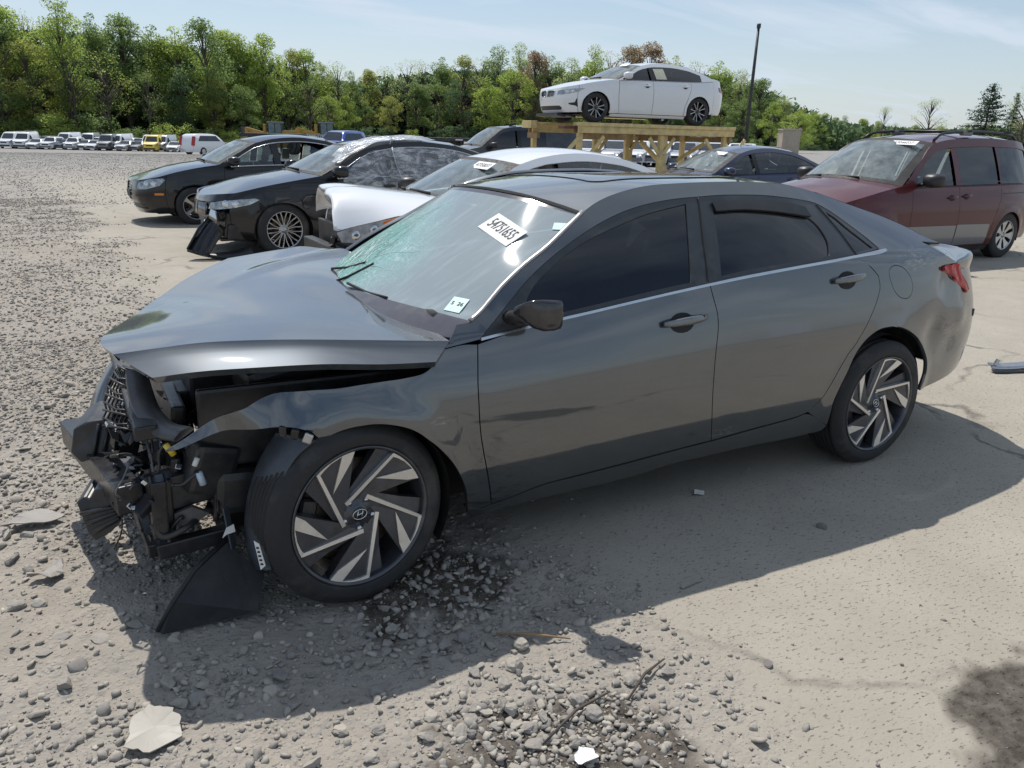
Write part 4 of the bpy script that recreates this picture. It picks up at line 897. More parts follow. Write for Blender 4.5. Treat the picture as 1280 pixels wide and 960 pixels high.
def plate(name,pts,th,mat,parent,bev=0):
    """flat polygon (3D points) given thickness"""
    c=sum((Vector(p) for p in pts),Vector())/len(pts); n=Vector()
    for a,b in zip(pts,pts[1:]+pts[:1]): n+=(Vector(a)-c).cross(Vector(b)-c)
    n.normalize(); k=len(pts)
    V=[tuple(Vector(p)+n*th/2) for p in pts]+[tuple(Vector(p)-n*th/2) for p in pts]
    F=[tuple(range(k)),tuple(range(2*k-1,k-1,-1))]+[(i,k+i,k+(i+1)%k,(i+1)%k) for i in range(k)]
    return obj(name,V,F,mat,parent,smooth=False)
def hero():
    t=thing('wrecked_sedan','dark grey sedan with crushed front end, popped hood and cracked windshield','car'); sh=HERO; X=sh.s_of_x; H=HT
    so=lambda n,k=5: smooth_outline(H[n],38,k)
    hb=dict(g=.035,d=.022,gap=.0022,depth=.02)
    def crump(s,z):
        x,y=sh.plan(s); k=sstep(.02,-.5,x)
        return k*(-.03*math.sin((x+.1)*9+z*4)-.022*math.sin(x*23+z*17)*sstep(-.05,-.3,x))+.006*sstep(.35,.0,x)*math.sin(x*15+z*9)
    panel('fender',sh,so('fender'),P_GREY,t,bump=crump,**hb)
    fd=panel('front_door',sh,so('door_front'),P_GREY,t,**hb)[0]; rd=panel('rear_door',sh,so('door_rear'),P_GREY,t,**hb)[0]
    def dent(s,z):
        x,y=sh.plan(s); d=0
        for cx,cz,r,a in ((3.10,.66,.11,-.02),(3.28,.55,.15,-.012),(3.2,.88,.12,-.010),(3.36,.70,.08,.010)):
            q=((x-cx)**2+(z-cz)**2)/r**2; d+=a*math.exp(-q*1.6)
        return d
    bodyp=so('body_side'); L=sh.L; seam=lambda q:q[0]>L-.003 or (X(2.14)<q[0]<X(2.46) and .2<q[1]<.372)
    fu=so('fuel'); tl=so('tail_lamp')
    bs=panel('body_side',sh,bodyp,P_GREY,t,join=False,holes=[fu,tl],bump=dent,seam=seam,**hb)[0]
    panel('body_side',sh,bodyp,P_GREY,t,mirror=True,seam=seam,g=.09,d=.05,gap=.002,depth=.02)
    panel('fuel_door',sh,fu,P_GREY,t,g=.03,d=.012,gap=.002,depth=.015)
    tlp=panel('tail_light',sh,tl,M_RED,t,g=.03,d=.015,gap=.002,depth=.02,out=.006,bump=lambda s,z:.008*math.sin(s*70+z*40))[0]
    panel('rocker_panel',sh,so('rocker'),P_GREY,t,g=.03,d=.02,gap=.001,depth=.05,out=-.001,seam=seam)
    gf,gr,gt,vi=[so(n) for n in ('glass_front','glass_rear','glass_tri','visor')]
    fr=panel('window_frame',sh,so('dlo'),M_GLOSSB2,t,holes=[gf,gr,gt],g=.04,d=.02,gap=0,depth=.012,out=-.003)[0]
    for nm,q,p in (('front_window',gf,fd),('rear_window',gr,rd),('quarter_window',gt,t)): panel(nm,sh,q,M_GDARK2,p,g=.05,d=.02,gap=-.004,depth=0,edge=False,out=-.010)
    panel('rain_visor',sh,vi,M_GLOSSB,rd,g=.03,d=.015,gap=0,depth=.014,out=.012)
    for n in ('gapline_b','gapline_c'):
        q=[sh.pt(s,z,.0008) for s,z in catmull(H[n],6)]; tube('door_seal',q,.0022,M_MATTE,fd if n[-1]=='b' else rd,5)
    panel('window_trim',sh,so('belt_strip'),M_CHROMED,t,g=.02,d=.015,gap=0,depth=.008,out=.005)
    # right-hand cabin side, so that the cabin is closed
    panel('cabin_side',sh,so('dlo'),M_GDARK2,t,mirror=True,g=.08,d=.04,gap=0,depth=.01,out=-.003)
    panel('door_right',sh,smooth_outline(H['door_front'][:18]+H['door_rear'][:1]+H['door_rear'][1:-1],60),P_GREY,t,mirror=True,g=.1,d=.04,gap=0) if False else None
    E=[(X(.46),.30),(X(.46),.885),(X(1.5),1.005),(X(2.434),1.07),(X(2.41),.8),(X(2.3),.55),(X(2.22),.32)]
    panel('door',sh,E,P_GREY,t,mirror=True,g=.09,d=.05)
    handle_part(sh,*[sh.plan(H['hf'][0][0])[0],H['hf'][0][1]],M_HANDLE,fd,.225); handle_part(sh,*[sh.plan(H['hr'][0][0])[0],H['hr'][0][1]],M_HANDLE,rd,.215)
    k=Vector(sh.pt(X(1.46),.886,.034)); tube('key_cylinder',[tuple(k),tuple(k+Vector((0,-.004,0)))],.007,M_BLACK,fd,10)
    # greenhouse
    ap=[sh.pt(s,z) for s,z in H['ap']]; dt=[sh.pt(s,z) for s,z in H['ditch']]
    tilt=lambda v:(v[0],v[1],v[2]-.030*max(0,(v[1]+.62))/1.2)
    z0,z1=ap[0][2],ap[-1][2]; ws=[]
    for i,p in enumerate(ap):
        q=(p[2]-z0)/(z1-z0); ws.append(half_station((p[0]+.012,abs(p[1])-.014,p[2]-.004),(lerp(.24,.845,q),lerp(.965,1.352,q)),2.2,9))
    ws.insert(0,half_station((.385,.80,.885),(.09,.885),2.2,9))
    wsh=loft('windshield',ws,[cracked_glass(),M_FRIT],t,M=5,border=1,flange=.008,disp=tilt)
    nn=18; mi=[p.material_index for p in wsh.data.polygons]
    R_=len(ap)*5
    for i in range(R_):
        for j in range(nn): mi[i*nn+j]=1 if (i<5 or i==R_-1) else 0
    wsh.data.polygons.foreach_set('material_index',mi)
    tube('windshield_trim',[tuple(Vector(p)+Vector((0,-.002,.004))) for p in catmull([sh.pt(*H['ap'][0])]+ap[1:],4)],.011,M_TRIMG,t,8,.006)
    wf=[tilt(v) for v in ws[-1]]; tube('windshield_seal',[tuple(Vector(v)+Vector((.006,0,.003))) for v in wf[1:-1]],.0018,M_MATTE,t,6)
    rst=[]
    for i,p in enumerate(dt):
        q=sstep(.95,1.9,p[0]); rst.append(half_station((p[0]+.004,abs(p[1])-.003,p[2]-.001),(lerp(.86,1.95,(p[0]-dt[0][0])/(dt[-1][0]-dt[0][0])),lerp(1.356,1.412,sstep(.9,1.5,p[0]))),2.6,9))
    bsl=[sh.pt(X(x),z) for x,z in ((2.15,1.383),(2.36,1.346))]
    for p,cz in zip(bsl,(1.405,1.372)): rst.append(half_station((p[0],abs(p[1])-.003,p[2]),(p[0]+.02,cz),2.6,9))
    roof=loft('roof',rst,P_GREY,t,M=4,flange=.012,disp=tilt)
    rr=[sh.pt(X(x),z) for x,z in ((2.36,1.346),(2.575,1.294),(2.83,1.232),(3.02,1.170),(3.12,1.128))]
    loft('back_glass',[half_station((p[0]+.004,abs(p[1])-.004,p[2]),(p[0]+.06,p[2]+c),2.6,9) for p,c in zip(rr,(.026,.025,.022,.02,.018))],[M_GDARK,M_MATTE],t,M=4,border=1,flange=.008,disp=tilt)
    dk=[(X(3.12),1.128),(X(3.25),1.085)]+H['tgap'][1:]
    dks=[sh.pt(*q) for q in dk]; sts=[half_station((p[0],abs(p[1])-.003,p[2]),(p[0]+.10+.08*i,p[2]+.022),2.6,9) for i,p in enumerate(dks)]
    lip=[]
    for i in range(-9,10):
        v=abs(i)/9; s=lerp(L,H['tgap'][-1][0]+.004,v); p=sh.pt(s,lerp(1.02,.996,v**6),.012*(1-v**8)); lip.append((p[0],p[1] if i<0 else -p[1],p[2]))
    end=[]
    for i in range(-9,10):
        v=abs(i)/9; s=lerp(L,H['tgap'][-1][0]+.02,v); p=sh.pt(s,lerp(.93,.962,v**4),.003); end.append((p[0],p[1] if i<0 else -p[1],p[2]))
    loft('trunk_lid',sts+[lip,end],P_GREY,t,M=5,flange=.01,disp=tilt)
    # sunroof let into the roof
    from mathutils.bvhtree import BVHTree
    bv=BVHTree.FromPolygons([v.co for v in roof.data.vertices],[tuple(p.vertices) for p in roof.data.polygons])
    ol=[]
    for cx,cy,a0 in ((2.02,.36,0),(1.30,.36,90),(1.30,-.36,180),(2.02,-.36,270)):
        for k in range(5):
            a=rad(a0+k*22.5); ol.append((cx+.05*math.cos(a) ,cy+.05*math.sin(a)))
    rz=lambda x,y:(lambda h:h[0].z if h[0] else 1.4)(bv.ray_cast(Vector((x,y,3)),Vector((0,0,-1))))
    bowf=lambda x,y:x-.05*(1-(y/.42)**2) if x<1.4 else x
    ol=[(bowf(x,y),y) for x,y in ol]
    rv,F,_=fill(ol if area(ol)>0 else ol[::-1],[],.08); sr=obj('sunroof',[(x,y,rz(x,y)+.004) for x,y in rv],F,M_SUNROOF,t)
    olr=resample(ol,.04); q=[(x,y,rz(x,y)+.002) for x,y in olr]; tube('sunroof_seal',q+[q[0]],.0022,M_MATTE,sr,5)
    # door mirror
    mp=sh.pt(*H['mir'][0]); hero_mirror(fd,mp)
    # hood
    r0=[(-0.574, -0.76, 0.853), (-0.446, -0.81, 0.87), (-0.324, -0.84, 0.873), (-0.104, -0.885, 0.871), (0.1, -0.9, 0.85), (0.278, -0.91, 0.839)]
    r1=[(-.665,-.62,.902),(-.535,-.66,.917),(-.401,-.70,.929),(-.194,-.76,.929),(.052,-.81,.914),(.356,-.85,.888)]
    def row(a,b,cr,w=(0,.5,.85,1,.7,0)): return [tuple(lerp(a[k],b[k],i/5)+(cr*w[i] if k==2 else 0) for k in range(3)) for i in range(6)]
    rows=[r1,row((-.69,-.48,.916),(.361,-.5,.901),.034),row((-.589,-.12,.894),(.374,-.05,.927),.050),row((-.353,.36,.927),(.39,.3,.954),.036),
        [(-.09,.70,.973),(.128,.74,.996),(.26,.76,1.007),(.371,.75,.991),(.471,.74,.971),(.528,.72,.955)]]
    fine=[catmull(r,8) for r in rows]; cols=[catmull([f[j] for f in fine],8) for j in range(len(fine[0]))]
    m=len(cols[0]); n=len(cols); rw=random.Random(3)
    def dz(x,y):
        k=sstep(-.9,-.55,y)
        d=.0035*math.sin(x*5+y*6)
        d+=.016*math.exp(-((y-.55-(x-.26)*.8)/.05)**2)*sstep(-.3,.2,x)       # fold running to the far peak
        d+=-.007*math.exp(-abs(x+.02-y*.30)/.05)*sstep(-.3,.4,y)
        d+=.007*math.exp(-abs(x+.44+y*.45)/.045)*sstep(-.6,-.1,y)
        return d*k
    V=[(p[0],p[1],p[2]+dz(p[0],p[1])) for i in range(m) for p in [cols[j][i] for j in range(n)]]
    F=[(i*n+j,i*n+j+1,(i+1)*n+j+1,(i+1)*n+j) for i in range(m-1) for j in range(n-1)]
    f0=catmull(r0,8); f1=[V[j] for j in range(n)]; o=len(V); S=5
    for i in range(S+1):
        q=i/S
        for j in range(n):
            a=Vector(f1[j]); b=Vector(f0[j]); qy=q**1.2; qz=q**.86; V.append((lerp(a.x,b.x,q),lerp(a.y,b.y,qy),lerp(a.z,b.z,qz)))
    for i in range(S):
        for j in range(n-1): F.append((o+i*n+j,o+(i+1)*n+j,o+(i+1)*n+j+1,o+i*n+j+1))
    a,b,c=[Vector(V[i]) for i in F[len(F)//3][:3]]
    if (b-a).cross(c-a).z<0: F=[f[::-1] for f in F]
    hood=obj('hood',V,F,P_GREY,t)
    F2=[f[::-1] for f in F]; V2=[]
    for i,(x,y,z) in enumerate(V): V2.append((x+(.012 if x<-.3 else 0),y+(.012 if i>=o else .0),z-.022))
    # folded front edge joins skin and inner panel
    inn=obj('hood_inner_panel',V2,F2,P_PRIMER,hood)
    ed=[i*n for i in range(m)]; ed2=[(m-1)*n+j for j in range(n)]; ed3=[i*n+n-1 for i in range(m)]
    VV=[];FF=[]
    for ring in (ed,ed2,ed3,[o+S*n+j for j in range(n)],[o+i*n for i in range(S+1)],[o+i*n+n-1 for i in range(S+1)]):
        q=len(VV)
        for i in ring: VV+= [V[i],V2[i]]
        for i in range(len(ring)-1): FF.append((q+2*i,q+2*i+1,q+2*i+3,q+2*i+2))
    obj('hood_edge',VV,FF,P_GREY,hood)
    hero_front(t); hero_inside(t)
    # wheels
    wheel(t,'elantra',.324,.247,.225,(-.005,-.795,.318),M_MACH,M_MACH,steer=7,spin=0,camber=-3); wheel(t,'elantra',.324,.247,.225,(2.72,-.795,.318),M_MACH,M_MACH,spin=35)
    wheel(t,'elantra',.324,.247,.225,(0,.795,.318),M_MACH,M_MACH,right=True); wheel(t,'elantra',.324,.247,.225,(2.72,.795,.318),M_MACH,M_MACH,right=True)
    for x,y in ((-.005,-.912),(2.72,-.905)): pass
    # windshield papers
    def onws(x,y):
        for k in range(12):
            h=bvw.ray_cast(Vector((x,y,3)),Vector((0,0,-1)))
            if h[0] is not None: return h[0],h[1]
            y*=.985
    bvw=BVHTree.FromPolygons([v.co for v in wsh.data.vertices],[tuple(p.vertices) for p in wsh.data.polygons])
    def st(name,pts,mat,w,h,off=.003,**k):
        # pts: three corners (x,y): lower-left, lower-right, upper-left
        A,B,D=[onws(*p)[0]+onws(*p)[1]*off for p in pts]; u=(B-A); v=(D-A); c=A+u/2+v/2
        return sticker(name,t,quad_frame(c,u,v),u.length if w is None else w,v.length if h is None else h,mat,**k)
    st('paper_sticker',((.712,-.369),(.73,-.574),(.802,-.353)),M_WHITEP,None,None,txt='54751655',ts=.078,squash=.55)
    st('inspection_sticker',((.418,-.676),(.451,-.736),(.471,-.638)),M_MINT,None,None,lines=(('5  26',0,.004,.026),))
    st('small_sticker',((.900,-.606),(.937,-.652),(.934,-.595)),M_MINT,None,None)
    # cracks running out of the shattered corner
    rc=random.Random(12); CK=[]
    for k in range(70):
        cx,cy=.40+rc.uniform(-.06,.10),.22+rc.uniform(-.22,.20); a=rc.uniform(0,6.28); L_=rc.uniform(.04,.30)*(1 if k<45 else 1.7); pts=[]
        for i in range(7):
            h=bvw.ray_cast(Vector((cx,cy,3)),Vector((0,0,-1)))
            if h[0] is None or h[0].z<.93: break
            pts.append(tuple(h[0]+h[1]*.0015)); a+=rc.uniform(-.5,.5); cx+=math.cos(a)*L_/6; cy+=math.sin(a)*L_/6
        if len(pts)>2: CK.append(tube_geo(pts,[.0011*(1-.7*i/len(pts)) for i in range(len(pts))],3,cap=False))
    V,F=merge(CK); ck=obj('glass_cracks',V,F,plain('white glass fracture',(.62,.74,.72),.4,0,.1,30,0,0),wsh); ck['kind']='stuff'
    # wipers
    for a,b in (((.20,.06),(.37,-.06)),((.26,-.10),(.30,-.40)),((.30,.25),(.36,.02))):
        A=onws(*a)[0]; B=onws(*b)[0]
        if A and B: tube('wiper',[tuple(A+Vector((-.02,0,.006))),tuple((A+B)/2+Vector((-.01,0,-.004))),tuple(B+Vector((0,0,.002)))],.006,M_MATTE,t,6)
    return t
M_GLOSSB2=plain('dark grey window frame',(.035,.04,.045),.35,0,.1,20,0,.08)
M_CHROMED=plain('satin chrome strip',(.55,.57,.60),.22,1.0,.05,20,0,.06)
M_TRIMG=plain('pale windshield moulding',(.42,.40,.39),.35,.5,.1,20,0,.12)
M_FRIT=plain('windshield frit band',(.10,.10,.115),.12,0,.1,20,0,.15)  # purple-grey colour also carries the cowl's reflection in the glass
M_SUNROOF=plain('sunroof glass',(.05,.06,.08),.06,0,.05,20,0,.05,1.0)
M_MINT=plain('pale mint sticker',(.55,.75,.70),.6,0,.06,60,0,.02)
def hero_mirror(fd,mp):
    x,y,z=mp; V=[];F=[];n=18
    # sections from the arm side outwards; the shell is a blunt wedge facing forward
    prof=[(-.135,.25,.30,.03),(-.125,.55,.62,.025),(-.095,.85,.88,.015),(-.04,1.0,1.0,.005),(.02,1.0,.98,0),(.06,.94,.92,0),(.068,.86,.84,0)]
    for px,sy,sz,dzz in prof:
        for i in range(n):
            a=2*math.pi*i/n; cx,cz=math.cos(a),math.sin(a); ex=abs(cx)**.42*(1 if cx>0 else -1); ez=abs(cz)**.42*(1 if cz>0 else -1)
            wy=.112*sy*ex; hz_=.046+.016*ex if ez>0 else .038+.030*ex; V.append((x+.03+(px+.02*ex)*.66,y-.115-wy*.52,z+.036+dzz*.6+hz_*sz*ez+.006*ex))
    for i in range(len(prof)-1):
        for j in range(n): F.append((i*n+j,(i+1)*n+j,(i+1)*n+(j+1)%n,i*n+(j+1)%n))
    F.append(tuple(range(n))); F.append(tuple((len(prof)-1)*n+j for j in range(n))[::-1])
    a,b,c=[Vector(V[i]) for i in F[3*n+n//4][:3]]
    if (b-a).cross(c-a).z<0: F=[f[::-1] for f in F]
    m=obj('wing_mirror',V,F,M_MIRR,fd)
    tube('mirror_arm',[(x-.02,y+.02,z+.0),(x-.01,y-.03,z+.012),(x,y-.07,z+.028)],[.04,.03,.025],M_BLACK,m,10,.028)
M_HANDLE=plain('handle paint with painted highlight',(.20,.215,.23),.28,.6,.1,20,0,.08)  # lighter than the body paint, so the handle's highlight is in the colour
M_MIRR=plain('mirror shell',(.07,.07,.075),.12,.7,.1,20,0,.05)
def hero_inside(t):
    bm=bmesh.new(); add_box(bm,(.66,0,.84),(.62,1.36,.18),(0,rad(6),0)); add_box(bm,(.86,0,.66),(.3,1.3,.3)); bm_obj('dashboard',bm,M_DASH,t,True,.05)
    seats(t,1.36,.9,M_SEAT,.30); steering(t,1.0,.90)
    box('cabin_floor',(1.7,0,.30),(2.4,1.5,.04),M_MATTE,t,bevel=0)
    for s in (-1,1): box('door_card',(1.5,s*.80,.62),(2.0,.05,.56),M_BLACK,t,bevel=.02)
    box('trunk_light_block',(2.98,0,.69),(1.25,1.56,.04),M_MATTE,t,bevel=0)  # unseen sheet added to block sun leaking through beside the rear wheel
    box('parcel_shelf',(2.75,0,1.0),(.7,1.2,.03),M_BLACK,t,bevel=0)
    box('underbody',(1.55,0,.30),(3.2,1.30,.22),M_MATTE,t,bevel=.02)
    tube('rear_view_mirror',[(.86,-.11,1.24),(.86,.11,1.24)],.03,M_BLACK,t,8)
    for x in (0,2.72):
        V,F=lathe([(.352,-.865),(.352,-.40)],36); 
        if x==0:
            keep=[]
            for f in F:
                c=sum((Vector(V[i]) for i in f),Vector())/4; a=math.degrees(math.atan2(c.z,c.x))
                if -30<a<118: keep.append(f)
        else: keep=[f for f in F if sum(V[i][2] for i in f)/4>-.12]
        obj('wheel_arch_liner',[(a+x,b,c+.318) for a,b,c in V],keep,M_MATTE,t)
        obj('wheel_arch_liner',[(a+x,-b,c+.318) for a,b,c in V],[f for f in F if sum(V[i][2] for i in f)/4>-.12],M_MATTE,t)
        box('wheel_well_wall',(x,-.46,.42),(.74,.02,.52),M_MATTE,t,bevel=0)
M_DASH=plain('dark dash plastic',(.03,.032,.034),.75,0,.15,40,.1,.05)
def hero_front(t):
    F_=HF
    sm=lambda p,n=4:catmull(p,n)
    V,F=sheet_geo(sm(F_['sup_o']),sm(F_['sup_i']),.016); obj('radiator_support_cover',V,F,plain('grey support plastic',(.075,.075,.082),.45,0,.2,15,0,.15),t)
    # grille mesh
    gp=[]; A=F_['lat_l']; B=F_['lat_r']
    for i in range(9):
        a=Vector(A[min(i//2,4)]).lerp(Vector(A[min(i//2+1,4)]),(i%2)/2); b=Vector(B[min(i//2,4)]).lerp(Vector(B[min(i//2+1,4)]),(i%2)/2); gp.append((a,b))
    G=[]
    for i,(a,b) in enumerate(gp):
        G.append(tube_geo([tuple(a),tuple(a.lerp(b,.5)+Vector((-.01,-.01,.008*(-1)**i))),tuple(b)],.0045,5))
    for k in range(8):
        q=(k+.5)/8; G.append(tube_geo([tuple(a.lerp(b,min(max(q+.05*(-1)**i,0),1))) for i,(a,b) in enumerate(gp)],.004,5))
    V,F=merge(G); gm=obj('broken_grille',V,F,M_BLACK,t)
    rw=random.Random(5)
    for k in range(7):
        i=rw.randrange(1,8); a,b=gp[i]; c=a.lerp(b,rw.uniform(.2,.9))+Vector((.03,.03,0)); box('grille_shard',tuple(c),(.03,.025,.012),M_CHROME,t,(rw.random()*3,rw.random()*3,rw.random()*3),.003)
    V,F=sheet_geo(sm(F_['rf_o']),sm(F_['rf_i']),.006); obj('fender_edge',V,F,P_GREY,t)
    def solid(name,pts,d,mat):
        c=sum((Vector(p) for p in pts),Vector())/len(pts); k=len(pts); dv=Vector(d)
        V=[tuple(p) for p in pts]+[tuple(c+(Vector(p)-c)*.92+dv) for p in pts]
        F=[tuple(range(k)),tuple(range(2*k-1,k-1,-1))]+[(i,k+i,k+(i+1)%k,(i+1)%k) for i in range(k)]
        bm=bmesh.new(); vs_=[bm.verts.new(v) for v in V]
        for f in F: bm.faces.new([vs_[i] for i in f])
        bmesh.ops.recalc_face_normals(bm,faces=bm.faces); return bm_obj(name,bm,mat,t,False,.008)
    fa=solid('energy_absorber',F_['foam_a'],(.05,.16,.03),M_BAY); fb=solid('energy_absorber',F_['foam_b'],(.06,.15,.04),M_BAY)
    fa2=F_['foam_a']; 
    for q in (.35,.65):
        a=Vector(fa2[8]).lerp(Vector(fa2[5]),q*.2).lerp(Vector(fa2[3]),q); tube('absorber_rib',[tuple(Vector(fa2[1]).lerp(Vector(fa2[3]),q)+Vector((0,-.012,0))),tuple(Vector(fa2[7]).lerp(Vector(fa2[5]),q)+Vector((0,-.012,0)))],.007,M_BAY,fa,6)
    for q in (.25,.5,.75):
        tube('absorber_rib',[tuple(Vector(F_['foam_b'][0]).lerp(Vector(F_['foam_b'][8]),q)+Vector((0,-.012,0))),tuple(Vector(F_['foam_b'][5]).lerp(Vector(F_['foam_b'][6]),q)+Vector((0,-.012,0)))],.008,M_BAY,fb,6)
    a,b=[Vector(q) for q in F_['beam']]; d=(b-a)
    def beam(name,a,b,w,h,mat,par=t,bev=.006):
        a=Vector(a);b=Vector(b);u=(b-a).normalized(); s=u.cross(Vector((0,0,1))).normalized(); up=s.cross(u)
        bm=bmesh.new(); V=[]
        for p in (a,b):
            for i,j in ((-1,-1),(1,-1),(1,1),(-1,1)): V.append(bm.verts.new(p+s*(i*w/2)+up*(j*h/2)))
        for f in ((3,2,1,0),(4,5,6,7),(0,1,5,4),(1,2,6,5),(2,3,7,6),(3,0,4,7)): bm.faces.new([V[i] for i in f])
        bmesh.ops.recalc_face_normals(bm,faces=bm.faces); return bm_obj(name,bm,mat,par,False,bev)
    beam('crash_beam',a+Vector((0,-.04,.02)),b+d*.9+Vector((0,0,.05)),.085,.10,M_STEELG)
    beam('crash_beam_end',a+Vector((.05,-.02,.03)),a+Vector((.16,.02,.03)),.09,.085,M_STEELG)
    beam('front_rail',(-.62,-.56,.39),(-.1,-.50,.42),.09,.12,M_STEEL)
    r=F_['rail']; beam('support_post',r[0],r[1],.075,.05,M_STEELG); beam('support_post',(-.575,-.605,.455),(-.58,-.605,.27),.02,.06,M_GLOSSB)
    c=F_['cross']; beam('lower_crossmember',c[0],c[1],.05,.055,M_BAY); beam('lower_crossmember',c[0],(c[0][0]-.05,.35,c[0][2]+.02),.06,.05,M_BAY)
    beam('tie_bar',(-.60,-.57,.61),(-.62,.4,.66),.07,.05,M_BAY)
    lr=sm(F_['liner_r']); ll=sm(F_['liner_l']); V,F=sheet_geo(ll,lr,.005); obj('fender_liner',V,F,M_LINER,t)
    solidify=plate('splash_shield',F_['shield'],.006,M_SHIELD,t); V,F=sheet_geo(F_['strap'][:2]+F_['strap'][2:3],[F_['strap'][1],F_['strap'][3],F_['strap'][3]],.004)
    beam('shield_strap',F_['strap'][0],F_['strap'][2],.03,.005,M_LINER,solidify,0)
    sp=F_['shield']; tube('shield_lip',[sp[7],sp[8],sp[9],sp[0]],.009,M_SHIELD,solidify,6)
    plate('white_tag',F_['tagw'],.004,M_WHITEP,t); lb=F_['label']
    L_=plate('part_label',lb,.002,M_WHITEP,t)
    for q in (.2,.36,.52,.68,.84):
        p=Vector(lb[0]).lerp(Vector(lb[3]),q); p2=Vector(lb[1]).lerp(Vector(lb[2]),q); m=p.lerp(p2,.5); box('print_bar',tuple(m+Vector((-.001,-.003,0))),(.010,.001,.006),M_INK,L_,(0,rad(20),0),0)
    tube('yellow_connector',F_['yellow'],.010,plain('yellow plastic',(.65,.48,.05),.4,0,.1,20,0,.05),t,8)
    for h,r_ in (('hose1',.010),('hose2',.006),('hose3',.011)): tube('hose',sm(F_[h],5),r_,M_BLACK if h!='hose2' else M_STEELG,t,8)
    tube('plug',F_['conn'],.012,plain('pale blue plug',(.55,.66,.78),.4,0,.1,20,0,.05),t,8); tube('plug',F_['conn2'],.009,M_WHITEP,t,8)
    plate('torn_bracket',F_['grey_bkt'],.02,plain('torn grey plastic',(.09,.085,.085),.6,0,.2,20,.2,.1),t)
    bx=lambda n,c,s,m,r=(0,0,0),b=.012: box(n,c,s,m,t,r,b)
    bx('fuse_box',(-.30,-.42,.585),(.20,.14,.09),plain('dusty grey box',(.085,.08,.08),.6,0,.2,20,0,.15),(0,0,.15))
    bx('inner_panel',(-.29,-.50,.50),(.13,.02,.16),M_TANP,(0,.35,.1)); bx('inner_panel',(-.20,-.58,.55),(.06,.02,.12),M_TANP,(0,.3,.05)); bx('lamp_bracket',(-.43,-.56,.53),(.09,.03,.06),M_TANP,(0,-.4,.1))
    bx('battery',(-.30,-.10,.60),(.24,.30,.22),M_BAY); bx('engine_cover',(-.10,.15,.66),(.42,.55,.14),M_BAY,(0,-.1,0),.03); bx('air_box',(-.12,-.38,.70),(.30,.24,.14),M_BAY,(0,-.12,.1),.03)
    bx('engine_block',(-.12,.05,.45),(.46,.95,.36),M_BAY); bx('radiator',(-.50,.1,.42),(.05,1.0,.42),M_BAY,(0,.1,0)); bx('cooling_fan',(-.44,.1,.42),(.05,.6,.4),M_BLACK)
    bx('inner_wing',(-.02,-.60,.60),(.85,.03,.28),M_BAY,(0,.02,0)); bx('inner_wing',(.15,.66,.55),(.6,.03,.4),M_BAY); bx('firewall',(.42,0,.64),(.03,1.45,.42),M_MATTE)
    bx('headlamp_housing',(-.42,-.58,.47),(.15,.12,.18),M_BAY,(.1,.3,.2),.02); bx('horn',(-.54,-.40,.47),(.09,.09,.07),M_BLACK,(.2,.2,.3),.02); bx('washer_tank',(-.34,-.58,.37),(.16,.12,.16),M_BAY,(0,.1,0),.03)
    bx('condenser',(-.56,-.2,.36),(.03,.75,.3),M_STEELG,(0,.15,.05)); bx('radar_unit',(-.66,-.33,.50),(.07,.09,.06),M_GLOSSB,(.3,.2,.3),.01)
    for nm,c,s in (('lens',F_['lens'][0],(.05,.03,.018)),('lens',F_['lens2'][0],(.035,.03,.015))): bx('broken_lens',c,s,M_CHROME,(.3,.4,.3),.006)
    bs=F_['bolt_strip']; 
    for i in range(len(bs)-1):
        beam('fender_tab',Vector(bs[i])+Vector((.008,0,-.004)),Vector(bs[i+1])-Vector((.006,0,-.004)),.012,.035,M_GLOSSB if i!=2 else M_SILVER)
    rw=random.Random(11)
    for k in range(16):
        p=Vector((rw.uniform(-.62,-.36),rw.uniform(-.62,-.25),rw.uniform(.28,.60))); pts=[p]
        for j in range(4): pts.append(pts[-1]+Vector((rw.uniform(-.05,.05),rw.uniform(-.04,.04),rw.uniform(-.06,.05))))
        tube('harness_wire',[tuple(q) for q in catmull([tuple(q) for q in pts],4)],rw.choice((.003,.004,.006)),rw.choice((M_BLACK,M_BAY,M_STEELG)),t,5)
    def torn(c,s,mat):
        n=rw.randint(4,6); u=Vector((rw.uniform(-1,1),rw.uniform(-1,1),rw.uniform(-1,1))).normalized(); w=u.cross(Vector((rw.uniform(-1,1),rw.uniform(-1,1),rw.uniform(-1,1)))).normalized()
        plate('torn_plastic',[tuple(Vector(c)+(u*math.cos(6.28*i/n)*s+w*math.sin(6.28*i/n)*s*rw.uniform(.3,.8))*rw.uniform(.6,1.2)) for i in range(n)],.003,mat,t)
    mg=plain('scuffed grey plastic',(.13,.13,.135),.5,0,.3,25,.1,.15)
    for k in range(46): torn((rw.uniform(-.70,-.34),rw.uniform(-.66,-.1),rw.uniform(.22,.62)),rw.uniform(.012,.05),rw.choice((M_BAY,M_BLACK,M_STEELG,mg,M_GLOSSB,M_GLOSSB)))
    for k in range(20):
        p=Vector((rw.uniform(-.70,-.36),rw.uniform(-.66,-.25),rw.uniform(.25,.62))); pts=[p]
        for j in range(4): pts.append(pts[-1]+Vector((rw.uniform(-.04,.04),rw.uniform(-.03,.03),rw.uniform(-.06,.03))))
        tube('harness_wire',[tuple(q) for q in catmull([tuple(q) for q in pts],4)],rw.choice((.002,.003,.0045)),rw.choice((M_BLACK,mg,M_STEELG,M_GLOSSB)),t,5)
    for k in range(9): bx('metal_clip',(rw.uniform(-.68,-.38),rw.uniform(-.66,-.3),rw.uniform(.28,.6)),(rw.uniform(.008,.025),.006,rw.uniform(.008,.02)),M_CHROME,(rw.uniform(-1,1),rw.uniform(-1,1),rw.uniform(-1,1)),.002)
